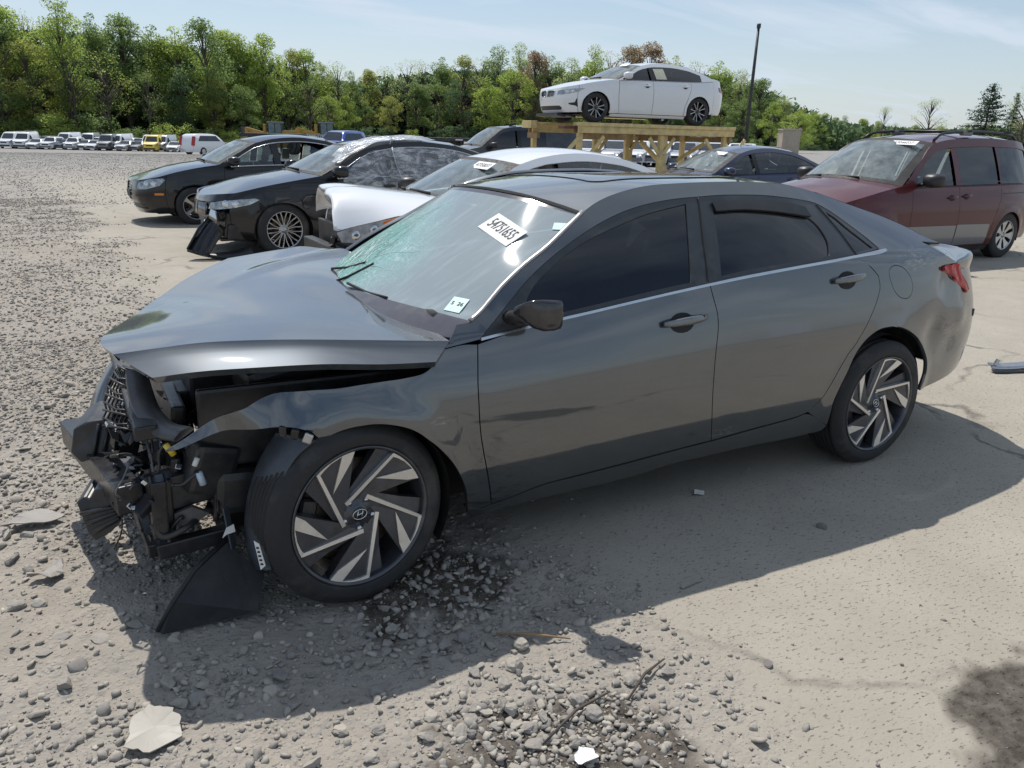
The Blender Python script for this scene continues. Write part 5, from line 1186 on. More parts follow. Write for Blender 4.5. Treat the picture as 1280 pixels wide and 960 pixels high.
    for k in range(14): tube('radiator_fin',[(-.585,-.52+k*.045,.24),(-.592,-.52+k*.045,.52)],.004,mg,t,4)
    for k in range(5): bx('cover_rib',(-.10,-.05+.1*k,.742),(.36,.02,.02),M_BAY,(0,-.1,0),.004)
    for k in range(10):
        c=(rw.uniform(-.66,-.36),rw.uniform(-.60,-.1),rw.uniform(.24,.6)); bx('broken_bracket',c,(rw.uniform(.03,.09),rw.uniform(.02,.06),rw.uniform(.02,.08)),rw.choice((M_BAY,M_BLACK,M_STEELG,M_GLOSSB)),(rw.uniform(-.6,.6),rw.uniform(-.6,.6),rw.uniform(-1,1)),.005)
M_STEELG=plain('satin black steel',(.035,.036,.04),.28,.5,.2,20,.05,.1)
hero()
# ---------------------------------------------------------------- cars of the row
def car(name,label,loc,rz,S,cat='car',group=None):
    t=thing(name,label,cat,loc,rz,group); wb=S['wb']; Lf=S['Lf']; Lr=S['Lr']; W=S['W']; xr=wb+Lr; R=S['R']; g=S.get('g',.09); pm=S['paint']
    plan=S.get('plan') or [(-Lf,0),(-Lf+.02,.30),(-Lf+.09,.56),(-Lf+.30,.76),(-.1,W-.035),(.6,W-.004),(wb*.5,W),(wb-.5,W-.002),(wb,W-.014),(wb+.45,W-.06),(xr-.28,W-.15),(xr-.09,W-.36),(xr-.015,.25),(xr,0)]
    sh=Shell(plan,S.get('prof') or [(.12,.10),(.2,.06),(.3,.025),(.45,.006),(.58,0),(.72,.004),(.85,.02),(.95,.04),(1.2,.1)],
        S.get('nose') or [(.2,.06),(.5,0),(.66,.02),(.9,.12)],S.get('tail') or [(.2,-.07),(.45,0),(.7,0),(.9,-.05),(1.1,-.04)],S['belt'],S.get('lean',.58),S.get('lean2',.18),((0,R+.03),(wb,R+.03)),.012,.1,wb+.1)
    sh.extra=S.get('extra'); T=curve(S['top']); zb=sh.belt; X=sh.s_of_x; top=S['top']; xc=S['cowl']; xnose=S['xn']; xA,xC,xD=S['xA'],S['xC'],S['xD']; zs=S.get('zs',.21)
    P=lambda pts:[(X(x),z) for x,z in pts]; dg=dict(g=g,gap=S.get('gap',.003))
    def arch(cx,a0,a1,n=14,r=R+.03): return [(cx+r*math.cos(rad(lerp(a0,a1,i/n))),.31+r*math.sin(rad(lerp(a0,a1,i/n)))) for i in range(n+1)]
    xs=S.get('xs',-R-.13); xd=S['xd']; xB=S['xB']; xE=S['xE']; ra=R+.03; ae=math.degrees(math.asin((.31-zs)/ra))
    clad=S.get('clad')
    # fender
    tx=lambda a,b,n=10:[(lerp(a,b,i/n),T(lerp(a,b,i/n))) for i in range(n+1)]
    fen=[(xs,zs)]+[(xs,T(xs))]+tx(xs,xc)[1:]+[(xd,zb(xd)),(xd-.01,.6),(xd+.03,zs)]+arch(0,-ae,180+ae)
    sides=(False,True)
    for mir in sides:
        mk=dict(dg); mk['mirror']=mir
        def pn(nm,poly,m,par=t,**k):
            V,F,N=panel_geo(sh,poly,**{**mk,**k}); return obj(nm,V,F,m,par,N=N)
        fo=pn('fender',P(fen),S.get('fender_paint',pm))
        def seg(a,b,n=6): return [(lerp(a,b,i/n),zb(lerp(a,b,i/n))) for i in range(n+1)]
        fd=[(xd,zb(xd))]+seg(xd,xB)[1:]+[(xB+.02,.6),(xB+.01,zs),(xd+.03,zs),(xd-.01,.6)]
        rd=[(xB,zb(xB))]+seg(xB,xE)[1:]+S.get('rdoor',[(xE+.01,.82),(wb-ra+.02,.60),(wb-ra-.06,.42),(wb-ra-.07,zs)])+[(xB+.01,zs),(xB+.02,.6)]
        d1=pn('front_door',P(fd),pm); d2=pn('rear_door',P(rd),pm)
        xq=S.get('xq',wb+.46)
        qu=[(xE,zb(xE))]+seg(xE,min(xq,xD))[1:]+([q for q in tx(xD,xq)[1:]] if xq>xD else [])+[(xq,.34),(xq-.02,zs+.06)]+arch(wb,-ae+8,180+ae)+S.get('rdoor',[(xE+.01,.82),(wb-ra+.02,.60),(wb-ra-.06,.42),(wb-ra-.07,zs)])[::-1]
        pn('quarter_panel',P(qu),pm)
        ro=[(ra+.02,zs-.004),(wb-ra-.02,zs-.004),(wb-ra-.02,zs-.075),(ra+.02,zs-.075)]
        pn('rocker_panel',P(ro),S.get('low',pm),out=.004)
        # cab side with windows let in
        n=40; xsamp=[lerp(xc,xD,i/n) for i in range(n+1)]
        up=[(x,max(T(x),zb(x)+.004)) for x in xsamp]; lo=[(x,zb(x)) for x in xsamp[::-1]]
        off=S.get('rail',.075); wx=[lerp(S['w0'],S['w1'],i/30) for i in range(31)]
        wi=[(x,T(x)-off) for x in wx if T(x)-off>zb(x)+.022]; dl=wi+[(x,zb(x)+.012) for x,_ in wi[::-1]]
        if S.get('wsq'): pass
        pn('cab_side',P(up+lo),pm,holes=[P(dl)])
        pl=S.get('pillar',.045)
        def win(a,b):
            q=[(x,z-.004) for x,z in wi if a<=x<=b]; e=[(lerp(q[0][0],q[-1][0],i/12)) for i in range(13)]
            zt=curve([(x,z) for x,z in q]); 
            return [(x,zt(x)) for x in e]+[(x,zb(x)+.016) for x in e[::-1]]
        spl=S.get('splits') or [(S['w0'],xB-pl),(xB+pl,S['w1'])]
        for i,(a,b) in enumerate(spl):
            gm=S.get('glass',(M_GSIDE,M_GSIDE))[min(i,1)]
            if not (S.get('open') and i in S['open'] and not mir):
                pn('side_window',P(win(a,b)),gm,d1 if i==0 else (d2 if i==1 else t),out=-.012,gap=0,depth=0,edge=False)
        for (a,b),(c,e) in zip(spl,spl[1:]): pn('pillar_trim',P(win(b-.004,c+.004)) if len([1 for x,_ in wi if b-.004<=x<=c+.004])>1 else P([(b,zb(b)+.016),(c,zb(c)+.016),(c,T(c)-off-.004),(b,T(b)-off-.004)]),S.get('pillar_mat',M_GLOSSB),out=-.004,gap=0,depth=0,edge=False)
        if S.get('chrome',True):
            q=[sh.pt(X(x),zb(x)+.008,.004) for x,_ in wi[::2]]+([sh.pt(X(x),z+.004,.004) for x,z in wi[::-1][::2]] if S.get('chrome')=='full' else [])
            if S.get('chrome')=='full': q.append(q[0])
            if mir: q=[(a,-b,c) for a,b,c in q]
            tube('window_trim',q,.009,S.get('trim',M_CHROME),d1,6)
        mirror_part(d1,xd+S.get('mx',.14),abs(sh.pt(X(xd+.14),zb(xd)+.03)[1]),zb(xd)+S.get('mz',.09),S.get('mirror',pm),1 if mir else -1,S.get('mk',1.0))
        hz=S.get('hz',-.12)
        handle_part(sh,xB-.16,zb(xB)+hz,S.get('handle',pm),d1,mirror=mir); handle_part(sh,S.get('rh',xE-.16),zb(xE)+hz,S.get('handle',pm),d2,mirror=mir)
        # lamps
        hl=S.get('lamp')
        if hl:
            L=[(s,z) for s,z in hl]; lo_=pn('headlight',L,M_CLEAR,out=.002,gap=.004,depth=.03,g=.05)
            cx=sum(s for s,z in L)/len(L); cz=sum(z for s,z in L)/len(L)
            for dx in (-.07,.06):
                c=Vector(sh.pt(cx+dx,cz,.004)); nn=Vector(sh.normal(cx+dx,cz)); V,F=lathe([(0.0,-.006),(.02,-.008),(.034,-.004),(.045,.004)],16)
                q=nn.to_track_quat('-Y','Z') if False else Vector((0,-1,0)).rotation_difference(nn)
                V=[tuple(c+q@Vector(v)) for v in V]
                if mir: V=[(a,-b,c_) for a,b,c_ in V]; F=[f[::-1] for f in F]
                obj('lamp_lens',V,F,M_CHROME,lo_)
        for nm,poly,m,o_ in S.get('extras',[]):
            pn(nm,poly(X) if callable(poly) else poly,m,out=o_,depth=.012,gap=0)
        tl=S.get('tail_lamp')
        if tl: pn('tail_light',tl(X),M_RED,out=.004,gap=.003,depth=.03,g=.06)
    # fascias (one mesh across the middle)
    sx=X(xs); seam=lambda q: q[0]<.002
    nz=S['ztop']; ftop=[(sx*i/12,lerp(nz,T(xs),(i/12)**2)) for i in range(13)]
    if S.get('front',True):
        fp=[(0,zs-.02),(0,nz)]+ftop[1:]+[(sx,zs)]
        holes=[h for h in S.get('front_holes',[])]
        panel('front_bumper',sh,fp,S.get('front_paint',pm),t,join=True,holes=holes,g=g,seam=seam)
        for nm,h,m in S.get('inserts',[]):
            panel(nm,sh,h,m,t,join=True,g=g,out=-.022,gap=-.003,depth=.0,edge=False,seam=None)
    L=sh.L; sq=X(xq); seam2=lambda q: q[0]>L-.002; zt=S.get('ztail',T(xq))
    rp=[(sq,zs+.06)]+[(sq,T(xq) if not S.get('van') else zb(xq))]+[(lerp(sq,L,i/8),lerp(T(xq) if not S.get('van') else zb(xq),zt,i/8)) for i in range(1,9)]+[(L,zs+.06)]
    panel('rear_bumper',sh,rp,pm,t,join=True,g=g,seam=seam2)
    # top surfaces
    E=lambda x,z=None:sh.pt(X(x),T(x) if z is None else z)
    cr=S.get('crown',.03)
    st0=[]
    for i in range(-8,9):
        v=abs(i)/8; s=X(xnose)*v; p=sh.pt(s,lerp(nz,T(xnose),v*v)+.004); st0.append((p[0],p[1] if i<0 else -p[1],p[2]))
    def hs(x,dx,dz,p=2.4): e=E(x); return half_station((e[0],e[1],e[2]),(e[0]-dx,e[2]+dz),p)
    if S.get('hood',True):
        mid=[lerp(xnose,xc,k) for k in (.35,.7)]
        loft('hood',[st0,hs(mid[0],.10,cr*.9),hs(mid[1],.14,cr),hs(xc,S.get('cdx',.17),cr)],S.get('hood_paint',pm),t,M=7,flange=.015)
    ws=[hs(xc+.01,S.get('cdx',.17),cr),hs(lerp(xc,xA,.5),S.get('cdx',.17),cr+.022),hs(xA,.15,S.get('rcr',.045))]
    w_=loft('windshield',ws,[S.get('wglass',M_GWIND),M_MATTE],t,M=7,border=1,flange=.01)
    for k in (0,1):
        a=Vector(ws[0][5+6*k]); b=Vector(ws[0][10 if k==0 else 15]); tube('wiper',[tuple(a+Vector((.02,0,.03))),tuple((a+b)/2+Vector((.03,0,.035))),tuple(b+Vector((.05,0,.03)))],.012,M_MATTE,t,5)
    rs=[hs(xA+.005,.15,S.get('rcr',.045)),hs(lerp(xA,xC,.33),.05,S.get('rcr',.045)),hs(lerp(xA,xC,.66),-.02,S.get('rcr',.045)),hs(xC,-.10,S.get('rcr',.045))]
    loft('roof',rs,S.get('roof_paint',pm),t,M=7,flange=.015)
    if not S.get('van'):
        ds=[hs(xC+.005,-.10,.045),hs(lerp(xC,xD,.5),-.12,.05),hs(xD,-.14,.035)]
        loft('rear_window',ds,[S.get('rglass',M_GDARK),M_MATTE],t,M=7,border=1,flange=.01)
        st1=[]
        for i in range(-8,9):
            v=abs(i)/8; s=lerp(L,X(xq),v); p=sh.pt(s,lerp(zt,T(xq),v)+.004); st1.append((p[0],p[1] if i<0 else -p[1],p[2]))
        loft('trunk_lid',[hs(xD+.005,-.14,.035),st1],pm,t,M=8,flange=.015)
    else:
        st1=[];st2=[]
        for i in range(-8,9):
            v=abs(i)/8; s=lerp(L,X(xC),v); p=sh.pt(s,T(xC)-.06*(1-v)); st1.append((p[0],p[1] if i<0 else -p[1],p[2]))
        loft('roof_end',[rs[-1],st1],S.get('roof_paint',pm),t,M=4,flange=.01)
        sD=X(xD); tg=[(sD,zb(xD))]+[(lerp(sD,L,i/8),T(xC)-.03-.03*i/8) for i in range(9)]+[(L,zb(xD))]
        panel('tailgate',sh,tg,pm,t,join=True,g=g,seam=seam2)
    # what shows through gaps and glass
    zu=.16
    box('underbody',((-Lf+.35+xr-.3)/2,0,.30),(xr-.3+Lf-.35,W*1.05,.26),M_MATTE,t,bevel=.02)
    for x in (0,wb):
        V,F=lathe([(R+.028,-W+.05),(R+.028,-.45)],32); F=[f for f in F]
        h=[(a,b,c) for a,b,c in V]; F2=[f for f in F if sum(V[i][2] for i in f)/4>-.10]
        Vv=[(a+x,b,c+.31) for a,b,c in V]; V3,F3=merge([(Vv,F2),([(a,-b,c) for a,b,c in Vv],F2)]); V3+= [(x-R-.03,0,.2),]; V3=V3[:-1]
        for sg in (1,-1): obj('wheel_arch_liner',[(a,b*sg,c) for a,b,c in Vv],F2 if sg>0 else [f[::-1] for f in F2],M_MATTE,t)
        for sgn in (-1,1): box('wheel_well_wall',(x,sgn*.47,.42),(2*R+.1,.02,.5),M_MATTE,t,bevel=0)
    dz=zb(xc)
    bm=bmesh.new(); add_box(bm,(xc+.12,0,dz-.14),(.62,1.36,.22),(0,rad(6),0)); add_box(bm,(xc+.34,0,dz-.30),(.3,1.3,.3)); bm_obj('dashboard',bm,S.get('dash',M_BLACK),t,True,.05)
    box('cabin_floor',((xc+xD)/2,0,.33),(xD-xc,W*1.6,.04),M_MATTE,t,bevel=0)
    for sg in (-1,1): box('door_card',((xc+xE)/2,sg*(W-.11),.62),(xE-xc,.05,.52),S.get('dash',M_BLACK),t,bevel=.02)
    if not S.get('noint'):
        seats(t,xd+.62,W,S.get('seat',M_SEAT)); steering(t,xd+.30,dz-.03)
    if not S.get('van'): box('parcel_shelf',(xD-.25,0,zb(xC)-.06),(.6,1.2,.03),M_BLACK,t,bevel=0)
    wz=R
    st,rr,ww,face,mach,stw=S['wheel']
    for x,off in ((0,0),(wb,-.006)):
        for rt in (False,True):
            y=(W-.015-ww/2-.012+off)*(1 if rt else -1)
            wheel(t,st,R,rr,ww,(x,y,wz),face,mach,steer=stw if x==0 else 0,spin=17+x*13,right=rt)
    return t,sh,T
# ---------------------------------------------------------------- specs of the other cars
def sedan(**k):
    wb=k.get('wb',2.7); Lf=k.get('Lf',.88); Lr=k.get('Lr',1.02); xr=wb+Lr
    S=dict(wb=wb,Lf=Lf,Lr=Lr,W=.90,R=.325,paint=None,belt=[(-1,.80),(.4,.90),(1.0,.94),(2.0,.975),(2.6,.99),(3.2,1.0),(4,1.0)],
      top=[(-Lf,.70),(-Lf+.3,.755),(-.3,.845),(.1,.905),(.42,.955),(.75,1.13),(1.12,1.325),(1.5,1.40),(1.9,1.415),(2.3,1.385),(2.65,1.30),(3.0,1.15),(3.28,1.055),(xr-.35,1.045),(xr-.1,1.03),(xr,1.0)],
      cowl=.42,xn=-Lf+.3,xA=1.12,xC=2.4,xD=3.25,xd=.50,xB=1.42,xE=2.38,w0=.62,w1=2.95,ztop=.70,ztail=.98,
      wheel=('five',.215,.205,M_SILVER,None,0),lamp=[(.50,.60),(.56,.685),(.80,.71),(1.05,.735),(1.16,.72),(1.02,.66),(.80,.61),(.6,.585)],
      front_holes=[[(.0,.52),(.0,.645),(.40,.635),(.43,.60),(.38,.53)],[(.0,.30),(.0,.42),(.52,.42),(.56,.38),(.50,.30)]])
    S['inserts']=[('grille',S['front_holes'][0],M_BLACK),('lower_grille',S['front_holes'][1],M_BLACK)]
    S['tail_lamp']=lambda X:[(X(xr-.36),.80),(X(xr-.36),.90),(X(xr-.12),.93),(X(xr-.03),.90),(X(xr-.03),.78),(X(xr-.15),.77)]
    S.update(k); return S
P_BLACKB=paint('black paint',(.0045,.005,.007),.0,.25,.008,1.42)
P_BRONZE=paint('dark charcoal paint',(.011,.0105,.0125),.3,.3,.010,1.42)
P_WHITE=paint('white paint',(.76,.77,.79),.0,.35,.03)
P_WHITE2=paint('bright white paint',(.80,.81,.82),.0,.35,.015)
P_NAVY=paint('navy blue paint',(.012,.018,.065),.45,.3,.02,1.6)
P_MAROON=paint('faded maroon paint',(.075,.006,.010),.0,.45,.004,1.33)
P_SILV=paint('silver grey cladding',(.17,.175,.19),.3,.4,.05)
P_DKGREY=paint('dark grey van paint',(.028,.031,.037),.4,.35,.06)
def sign_on(t,x,y,z,u,v,w,h,txt,ts,nm='paper_sticker'):
    return sticker(nm,t,quad_frame((x,y,z),u,v),w,h,M_WHITEP,txt=txt,ts=ts)
def jetta():
    S=sedan(wb=2.578,Lf=.90,Lr=1.07,W=.885,R=.318,paint=P_BLACKB,chrome='full',wheel=('five',.212,.205,M_SILVER,None,4),
      top=[(-.9,.70),(-.6,.78),(-.3,.865),(.1,.94),(.42,.985),(.75,1.16),(1.12,1.345),(1.5,1.425),(1.9,1.445),(2.3,1.41),(2.6,1.33),(2.9,1.19),(3.15,1.085),(3.3,1.07),(3.55,1.05),(3.65,1.0)],
      belt=[(-1,.80),(.4,.935),(1.0,.965),(2.0,.99),(2.6,1.01),(3.2,1.04),(4,1.04)],xD=3.12,xC=2.38,xE=2.28,w1=2.80,
      lamp=[(.50,.58),(.54,.70),(.74,.755),(.98,.775),(1.02,.74),(.94,.65),(.72,.59)],splits=[(.62,1.36),(1.48,2.32),(2.36,2.80)],open=(1,),glass=(M_GSIDE,M_GSIDE))
    S['front_holes']=[[(.0,.40),(.0,.70),(.26,.69),(.30,.62),(.22,.40)],[(.0,.26),(.0,.36),(.66,.36),(.68,.28)]]; S['inserts']=[('grille',S['front_holes'][0],M_GLOSSB),('lower_grille',S['front_holes'][1],M_BLACK)]
    X=lambda x:x
    S['extras']=[('side_marker',[(.86,.50),(.86,.535),(1.0,.535),(1.0,.50)],M_ORANGE,.006),('bumper_strip',[(.45,.475),(.45,.50),(1.0,.50),(1.0,.475)],M_GLOSSB,.01),('licence_plate',[(.02,.44),(.02,.56),(.18,.56),(.18,.44)],M_BLACK,.015)]
    t,sh,T=car('black_sedan','black sedan with chrome window trim and silver five-spoke wheels, farthest of the parked row',(1.10,11.70,-.02),rad(3),S,group='damaged cars parked in a row')
    for k in range(4): 
        q=[(-.905+.0,y,.55+k*.035) for y in (-.22,0,.22)]; tube('grille_bar',[sh.pt(.24,.53+k*.04,-.004),sh.pt(.02,.53+k*.045,-.004)],.007,M_CHROME,t,6)
    sign_on(t,.93,.38,1.285,(0.05,-1,0),(.72,0,.42),.30,.11,None,.1)
    sign_on(t,2.02,.70,1.13,(1,0,0),(0,-.3,1),.14,.2,None,.1,'window_paper')
def bmw_five():
    S=sedan(wb=2.975,Lf=.86,Lr=1.08,W=.925,R=.338,paint=P_BRONZE,chrome='full',front=False,wheel=('multi',.232,.225,M_SILVER,None,3),hz=-.13,
      top=[(-.86,.72),(-.56,.80),(-.3,.865),(.1,.935),(.52,1.0),(.85,1.15),(1.25,1.345),(1.65,1.42),(2.05,1.44),(2.5,1.41),(2.9,1.32),(3.25,1.18),(3.5,1.085),(3.65,1.06),(3.9,1.04),(4.06,1.0)],
      belt=[(-1,.80),(.5,.945),(1.0,.97),(2.0,1.0),(2.8,1.02),(3.4,1.05),(4.2,1.05)],cowl=.52,xA=1.25,xC=2.6,xD=3.48,xd=.60,xB=1.6,xE=2.72,w0=.74,w1=3.2,
      lamp=[(.44,.585),(.47,.665),(.66,.695),(.9,.72),(1.10,.735),(1.16,.715),(1.04,.655),(.82,.61),(.6,.585)],glass=(M_FILM,M_FILM),mirror=M_GLOSSB,xs=-.62)
    t,sh,T=car('charcoal_sedan','charcoal sedan with plastic film over its windows and the front bumper torn off',(1.60,7.80,0),rad(3),S,group='damaged cars parked in a row')
    w=M_BAY; B=lambda n,c,s,m=w,r=(0,0,0),b=.012:box(n,c,s,m,t,r,b)
    panel('headlight',sh,S['lamp'],M_CLEAR,t,both=True,g=.05,out=.0,depth=.05)
    # nose skin left above the torn bumper
    panel('nose_panel',sh,[(0,.655),(0,.725),(sh.s_of_x(-.56),.80),(sh.s_of_x(-.56),.745),(.9,.725),(.46,.67)],P_BRONZE,t,join=True,g=.05,seam=lambda q:q[0]<.002)
    panel('kidney_grille',sh,[(.03,.50),(.03,.65),(.34,.655),(.40,.60),(.34,.50)],M_GLOSSB,t,both=True,g=.05,out=.0,depth=.03)
    for k in range(7): tube('grille_bar',[sh.pt(.06+k*.045,.51,.006),sh.pt(.06+k*.045,.645,.006)],.006,M_CHROME,t,5)
    panel('fender_front',sh,[(sh.s_of_x(-.63),.40),(sh.s_of_x(-.63),.735),(.95,.70),(.86,.62),(.92,.44)],P_BRONZE,t,g=.06,out=-.01)
    B('crash_beam',(-.72,0,.50),(.10,1.2,.12),M_STEELG,(0,0,.03)); B('radiator',(-.62,0,.42),(.06,1.1,.40)); B('bumper_core',(-.60,-.55,.40),(.22,.30,.32),M_GLOSSB,(.1,.1,.2),.02); B('duct',(-.52,-.66,.30),(.30,.16,.20),M_BLACK,(0,.1,.1),.03)
    B('bumper_core',(-.60,.55,.40),(.2,.3,.3)); B('lamp_bracket',(-.74,-.50,.52),(.07,.16,.1),M_CHROME,(.3,.2,.5),.01); B('undertray',(-.50,0,.22),(.5,1.4,.03))
    rw=random.Random(4)
    for k in range(16): B('broken_bracket',(rw.uniform(-.80,-.5),rw.uniform(-.72,-.2),rw.uniform(.25,.58)),(rw.uniform(.04,.12),rw.uniform(.03,.1),rw.uniform(.02,.08)),rw.choice((M_BLACK,M_GLOSSB,M_STEELG,M_SILVER)),(rw.uniform(-.8,.8),rw.uniform(-.8,.8),rw.uniform(-1,1)),.005)
    # torn bumper skirt hanging to the ground
    a=[(-.86,-.62,.50),(-1.0,-.66,.36),(-1.12,-.70,.20),(-1.16,-.72,.13)]; b=[(-.70,-.74,.33),(-.82,-.80,.22),(-.92,-.86,.10),(-.96,-.88,.05)]
    V,F=sheet_geo(catmull(a,3),catmull(b,3),.02); obj('hanging_bumper',V,F,M_GLOSSB,t)
    a=[(-1.16,-.72,.12),(-.95,-.80,.05),(-.7,-.90,.02),(-.42,-.92,.03)]; b=[(-1.05,-.60,.10),(-.85,-.66,.07),(-.62,-.74,.09),(-.40,-.78,.16)]
    V,F=sheet_geo(catmull(a,4),catmull(b,4),.015); obj('hanging_bumper',V,F,M_BLACK,t)
    tube('bumper_lip',[(-1.16,-.73,.135),(-.95,-.82,.06),(-.7,-.92,.03),(-.4,-.94,.04)],.014,M_GLOSSB,t,6); tube('bumper_lip',[(-.86,-.63,.51),(-1.0,-.68,.37),(-1.16,-.73,.135)],.014,M_GLOSSB,t,6)
    # crumpled protective film over pillar and roof edge
    rw=random.Random(9); st=[]
    for i in range(9):
        x=lerp(.80,2.3,i/8); zt=T(x)+.012; p=sh.pt(sh.s_of_x(x),zt-.0); row_=[]
        for j in range(9):
            q=j/8; row_.append((p[0]+rw.uniform(-.02,.02)-.05*q,p[1]-.02+.34*q,p[2]+.012+rw.uniform(0,.022)+.05*math.sin(q*1.5)-(.06 if i==0 else 0)*q))
        st.append(row_)
    loft('film_wrap',st,M_WRAP,t,M=4,flange=0)
    tube('film_fold',[sh.pt(sh.s_of_x(1.62+.02*math.sin(z*9)),z,.02) for z in [1.36,1.30,1.22,1.14,1.06,.98,.9,.8]],.012,M_WRAP,t,5); tube('film_fold',[(1.60,-.60,1.40),(1.64,-.55,1.475),(1.72,-.50,1.45)],.012,M_WRAP,t,5)
    P_=lambda pts:[(sh.s_of_x(x),z) for x,z in pts]
    panel('film_sheet',sh,P_([(.78,.80),(.82,.99),(1.05,1.18),(1.28,1.31),(1.75,1.37),(2.4,1.36),(2.85,1.26),(3.1,1.10),(2.9,.98),(2.2,.86),(1.6,.80),(1.1,.74)]),M_WRAP2,t,g=.045,gap=0,depth=0,edge=False,out=.02,bump=lambda s,z:.006*math.sin(s*21+z*14)+.004*math.sin(s*37-z*31))
    sign_on(t,1.02,.38,1.27,(0.05,-1,0),(.72,0,.42),.30,.11,None,.1)
def white_sedan():
    S=sedan(wb=2.70,Lf=.88,Lr=.97,W=.90,R=.32,paint=P_WHITE,chrome=False,front=False,hood=False,noint=False,wheel=('five',.212,.205,M_SILVER,None,0),
      top=[(-.88,.64),(-.5,.75),(-.3,.80),(.1,.86),(.40,.935),(.75,1.10),(1.12,1.29),(1.5,1.375),(1.9,1.40),(2.3,1.37),(2.65,1.29),(3.0,1.16),(3.25,1.08),(3.4,1.06),(3.58,1.04),(3.67,1.0)],
      belt=[(-1,.74),(.4,.885),(1.0,.955),(2.0,1.03),(2.6,1.06),(3.2,1.07),(4,1.06)],w1=3.0,glass=(M_GSIDE,M_GSIDE),lamp=None,xs=-.42,splits=[(.62,1.40),(1.5,3.0)])
    S['mirror']=M_BLACK
    t,sh,T=car('white_sedan','white sedan with its hood buckled up at the nose, parked behind the grey wreck',(2.08,4.30,0),rad(1),S,group='damaged cars parked in a row')
    # buckled hood: humps up at the front and curls over
    prof=[(-.96,.78,.83),(-1.0,.775,.96),(-.95,.765,1.03),(-.80,.762,1.06),(-.58,.795,1.07),(-.33,.848,1.055),(.05,.885,1.015),(.42,.935,.975)]
    st=[]; ds=(.0,.02,.01,0,0,0,0,0)
    for i,(x,zn,zc) in enumerate(prof):
        q=i/7; yl=(.89,.905,.91,.915,.915,.905,.90,.80)[i]; pw=(4,7,6,5,4.2,3.4,3,2.6)[i]
        st.append([(x+.15*(1-q)**1.5+(v+1)*.32*(1-q)**1.5+abs(v)**3*(.04 if i<3 else .01)*(1-q)+.02*math.sin(v*9+i)*(1-q),v*yl,zc-(zc-zn)*abs(v)**pw+.010*math.sin(v*13+i*1.7)*(1-q)) for v in [k/9 for k in range(-9,10)]])
    loft('hood',st,P_WHITE,t,M=5,flange=.02)
    tube('hood_seal',[(a,b+.012,c-.02) for a,b,c in [st[i][0] for i in (3,4,5,6)]],.022,M_MATTE,t,6)
    pts=[(-0.858, -0.945, 0.734), (-0.738, -0.947, 0.77), (-0.477, -0.952, 0.817), (-0.291, -0.955, 0.853), (-0.277, -0.955, 0.811), (-0.428, -0.953, 0.718), (-0.592, -0.95, 0.634), (-0.813, -0.946, 0.651)]
    hl=plate('headlight',pts,.03,plain('bright lamp glass',(.50,.52,.55),.12,.25,.5,9,.2,.03),t); plate('side_marker',[(-0.446, -0.967, 0.817), (-0.305, -0.97, 0.848), (-0.29, -0.97, 0.82), (-0.403, -0.968, 0.768)],.02,M_ORANGE,hl)
    for x,y,z in [(-0.687, -0.958, 0.708), (-0.519, -0.961, 0.75)]:
        V,F=lathe([(0,-.010),(.02,-.011),(.034,-.005),(.042,.008)],16); obj('lamp_lens',[(a+x,b+y-.01,c+z) for a,b,c in V],F,M_CHROME,hl)
    tube('lamp_rim',pts+[pts[0]],.008,M_BLACK,hl,5)
    rw=random.Random(6)
    for nm,c,s in (('radiator',(-.52,0,.45),(.06,1.2,.5)),('engine_block',(-.2,0,.55),(.5,1.2,.4)),('crash_beam',(-.66,0,.46),(.1,1.2,.12)),('bumper_core',(-.50,-.62,.42),(.26,.24,.26)),('inner_wing',(-.05,-.68,.6),(.8,.05,.3))): box(nm,c,s,M_BAY,t)
    for k in range(18): box('broken_bracket',(rw.uniform(-.72,-.4),rw.uniform(-.8,-.2),rw.uniform(.3,.72)),(rw.uniform(.04,.14),rw.uniform(.03,.1),rw.uniform(.02,.08)),rw.choice((M_BLACK,M_BAY,M_STEELG,M_STEELG)),t,(rw.uniform(-.8,.8),rw.uniform(-.8,.8),rw.uniform(-1,1)),.005)
    box('white_clip',(-.60,-.86,.52),(.10,.06,.07),M_WHITEP,t,(.3,.4,.2),.01); tube('trim_strip',[(-.62,-.84,.55),(-.45,-.87,.60),(-.28,-.90,.66)],.02,M_GLOSSB,t,6)
    b=Vector((.86,-.38,1.235)); sticker('paper_sticker',t,quad_frame(b+Vector((0,.0,.035)),(0.03,-1,-.02),(.72,0,.42)),.34,.12,M_WHITEP,txt='47350037',ts=.085,squash=.8)
def blue_sedan():
    S=sedan(paint=P_NAVY,chrome=False,W=.88,glass=(M_GSIDE,M_GSIDE),wb=2.7,top=[(-.88,.66),(-.58,.74),(-.3,.82),(.1,.89),(.36,.945),(.75,1.14),(1.15,1.34),(1.5,1.42),(1.9,1.44),(2.3,1.40),(2.65,1.30),(3.0,1.14),(3.28,1.055),(3.4,1.045),(3.6,1.03),(3.72,1.0)],seat=M_TAN)
    t,sh,T=car('blue_sedan','navy blue sedan half hidden between the grey wreck and the maroon minivan',(9.65,8.9,0),rad(-8),S)
    tube('roof_antenna',[(1.55,.0,1.455),(1.62,0,1.62)],.006,M_BLACK,t,5)
    sticker('paper_sticker',t,quad_frame(Vector((.90,-.28,1.33)),(0.03,-1,-.02),(.72,0,.42)),.34,.11,M_WHITEP)
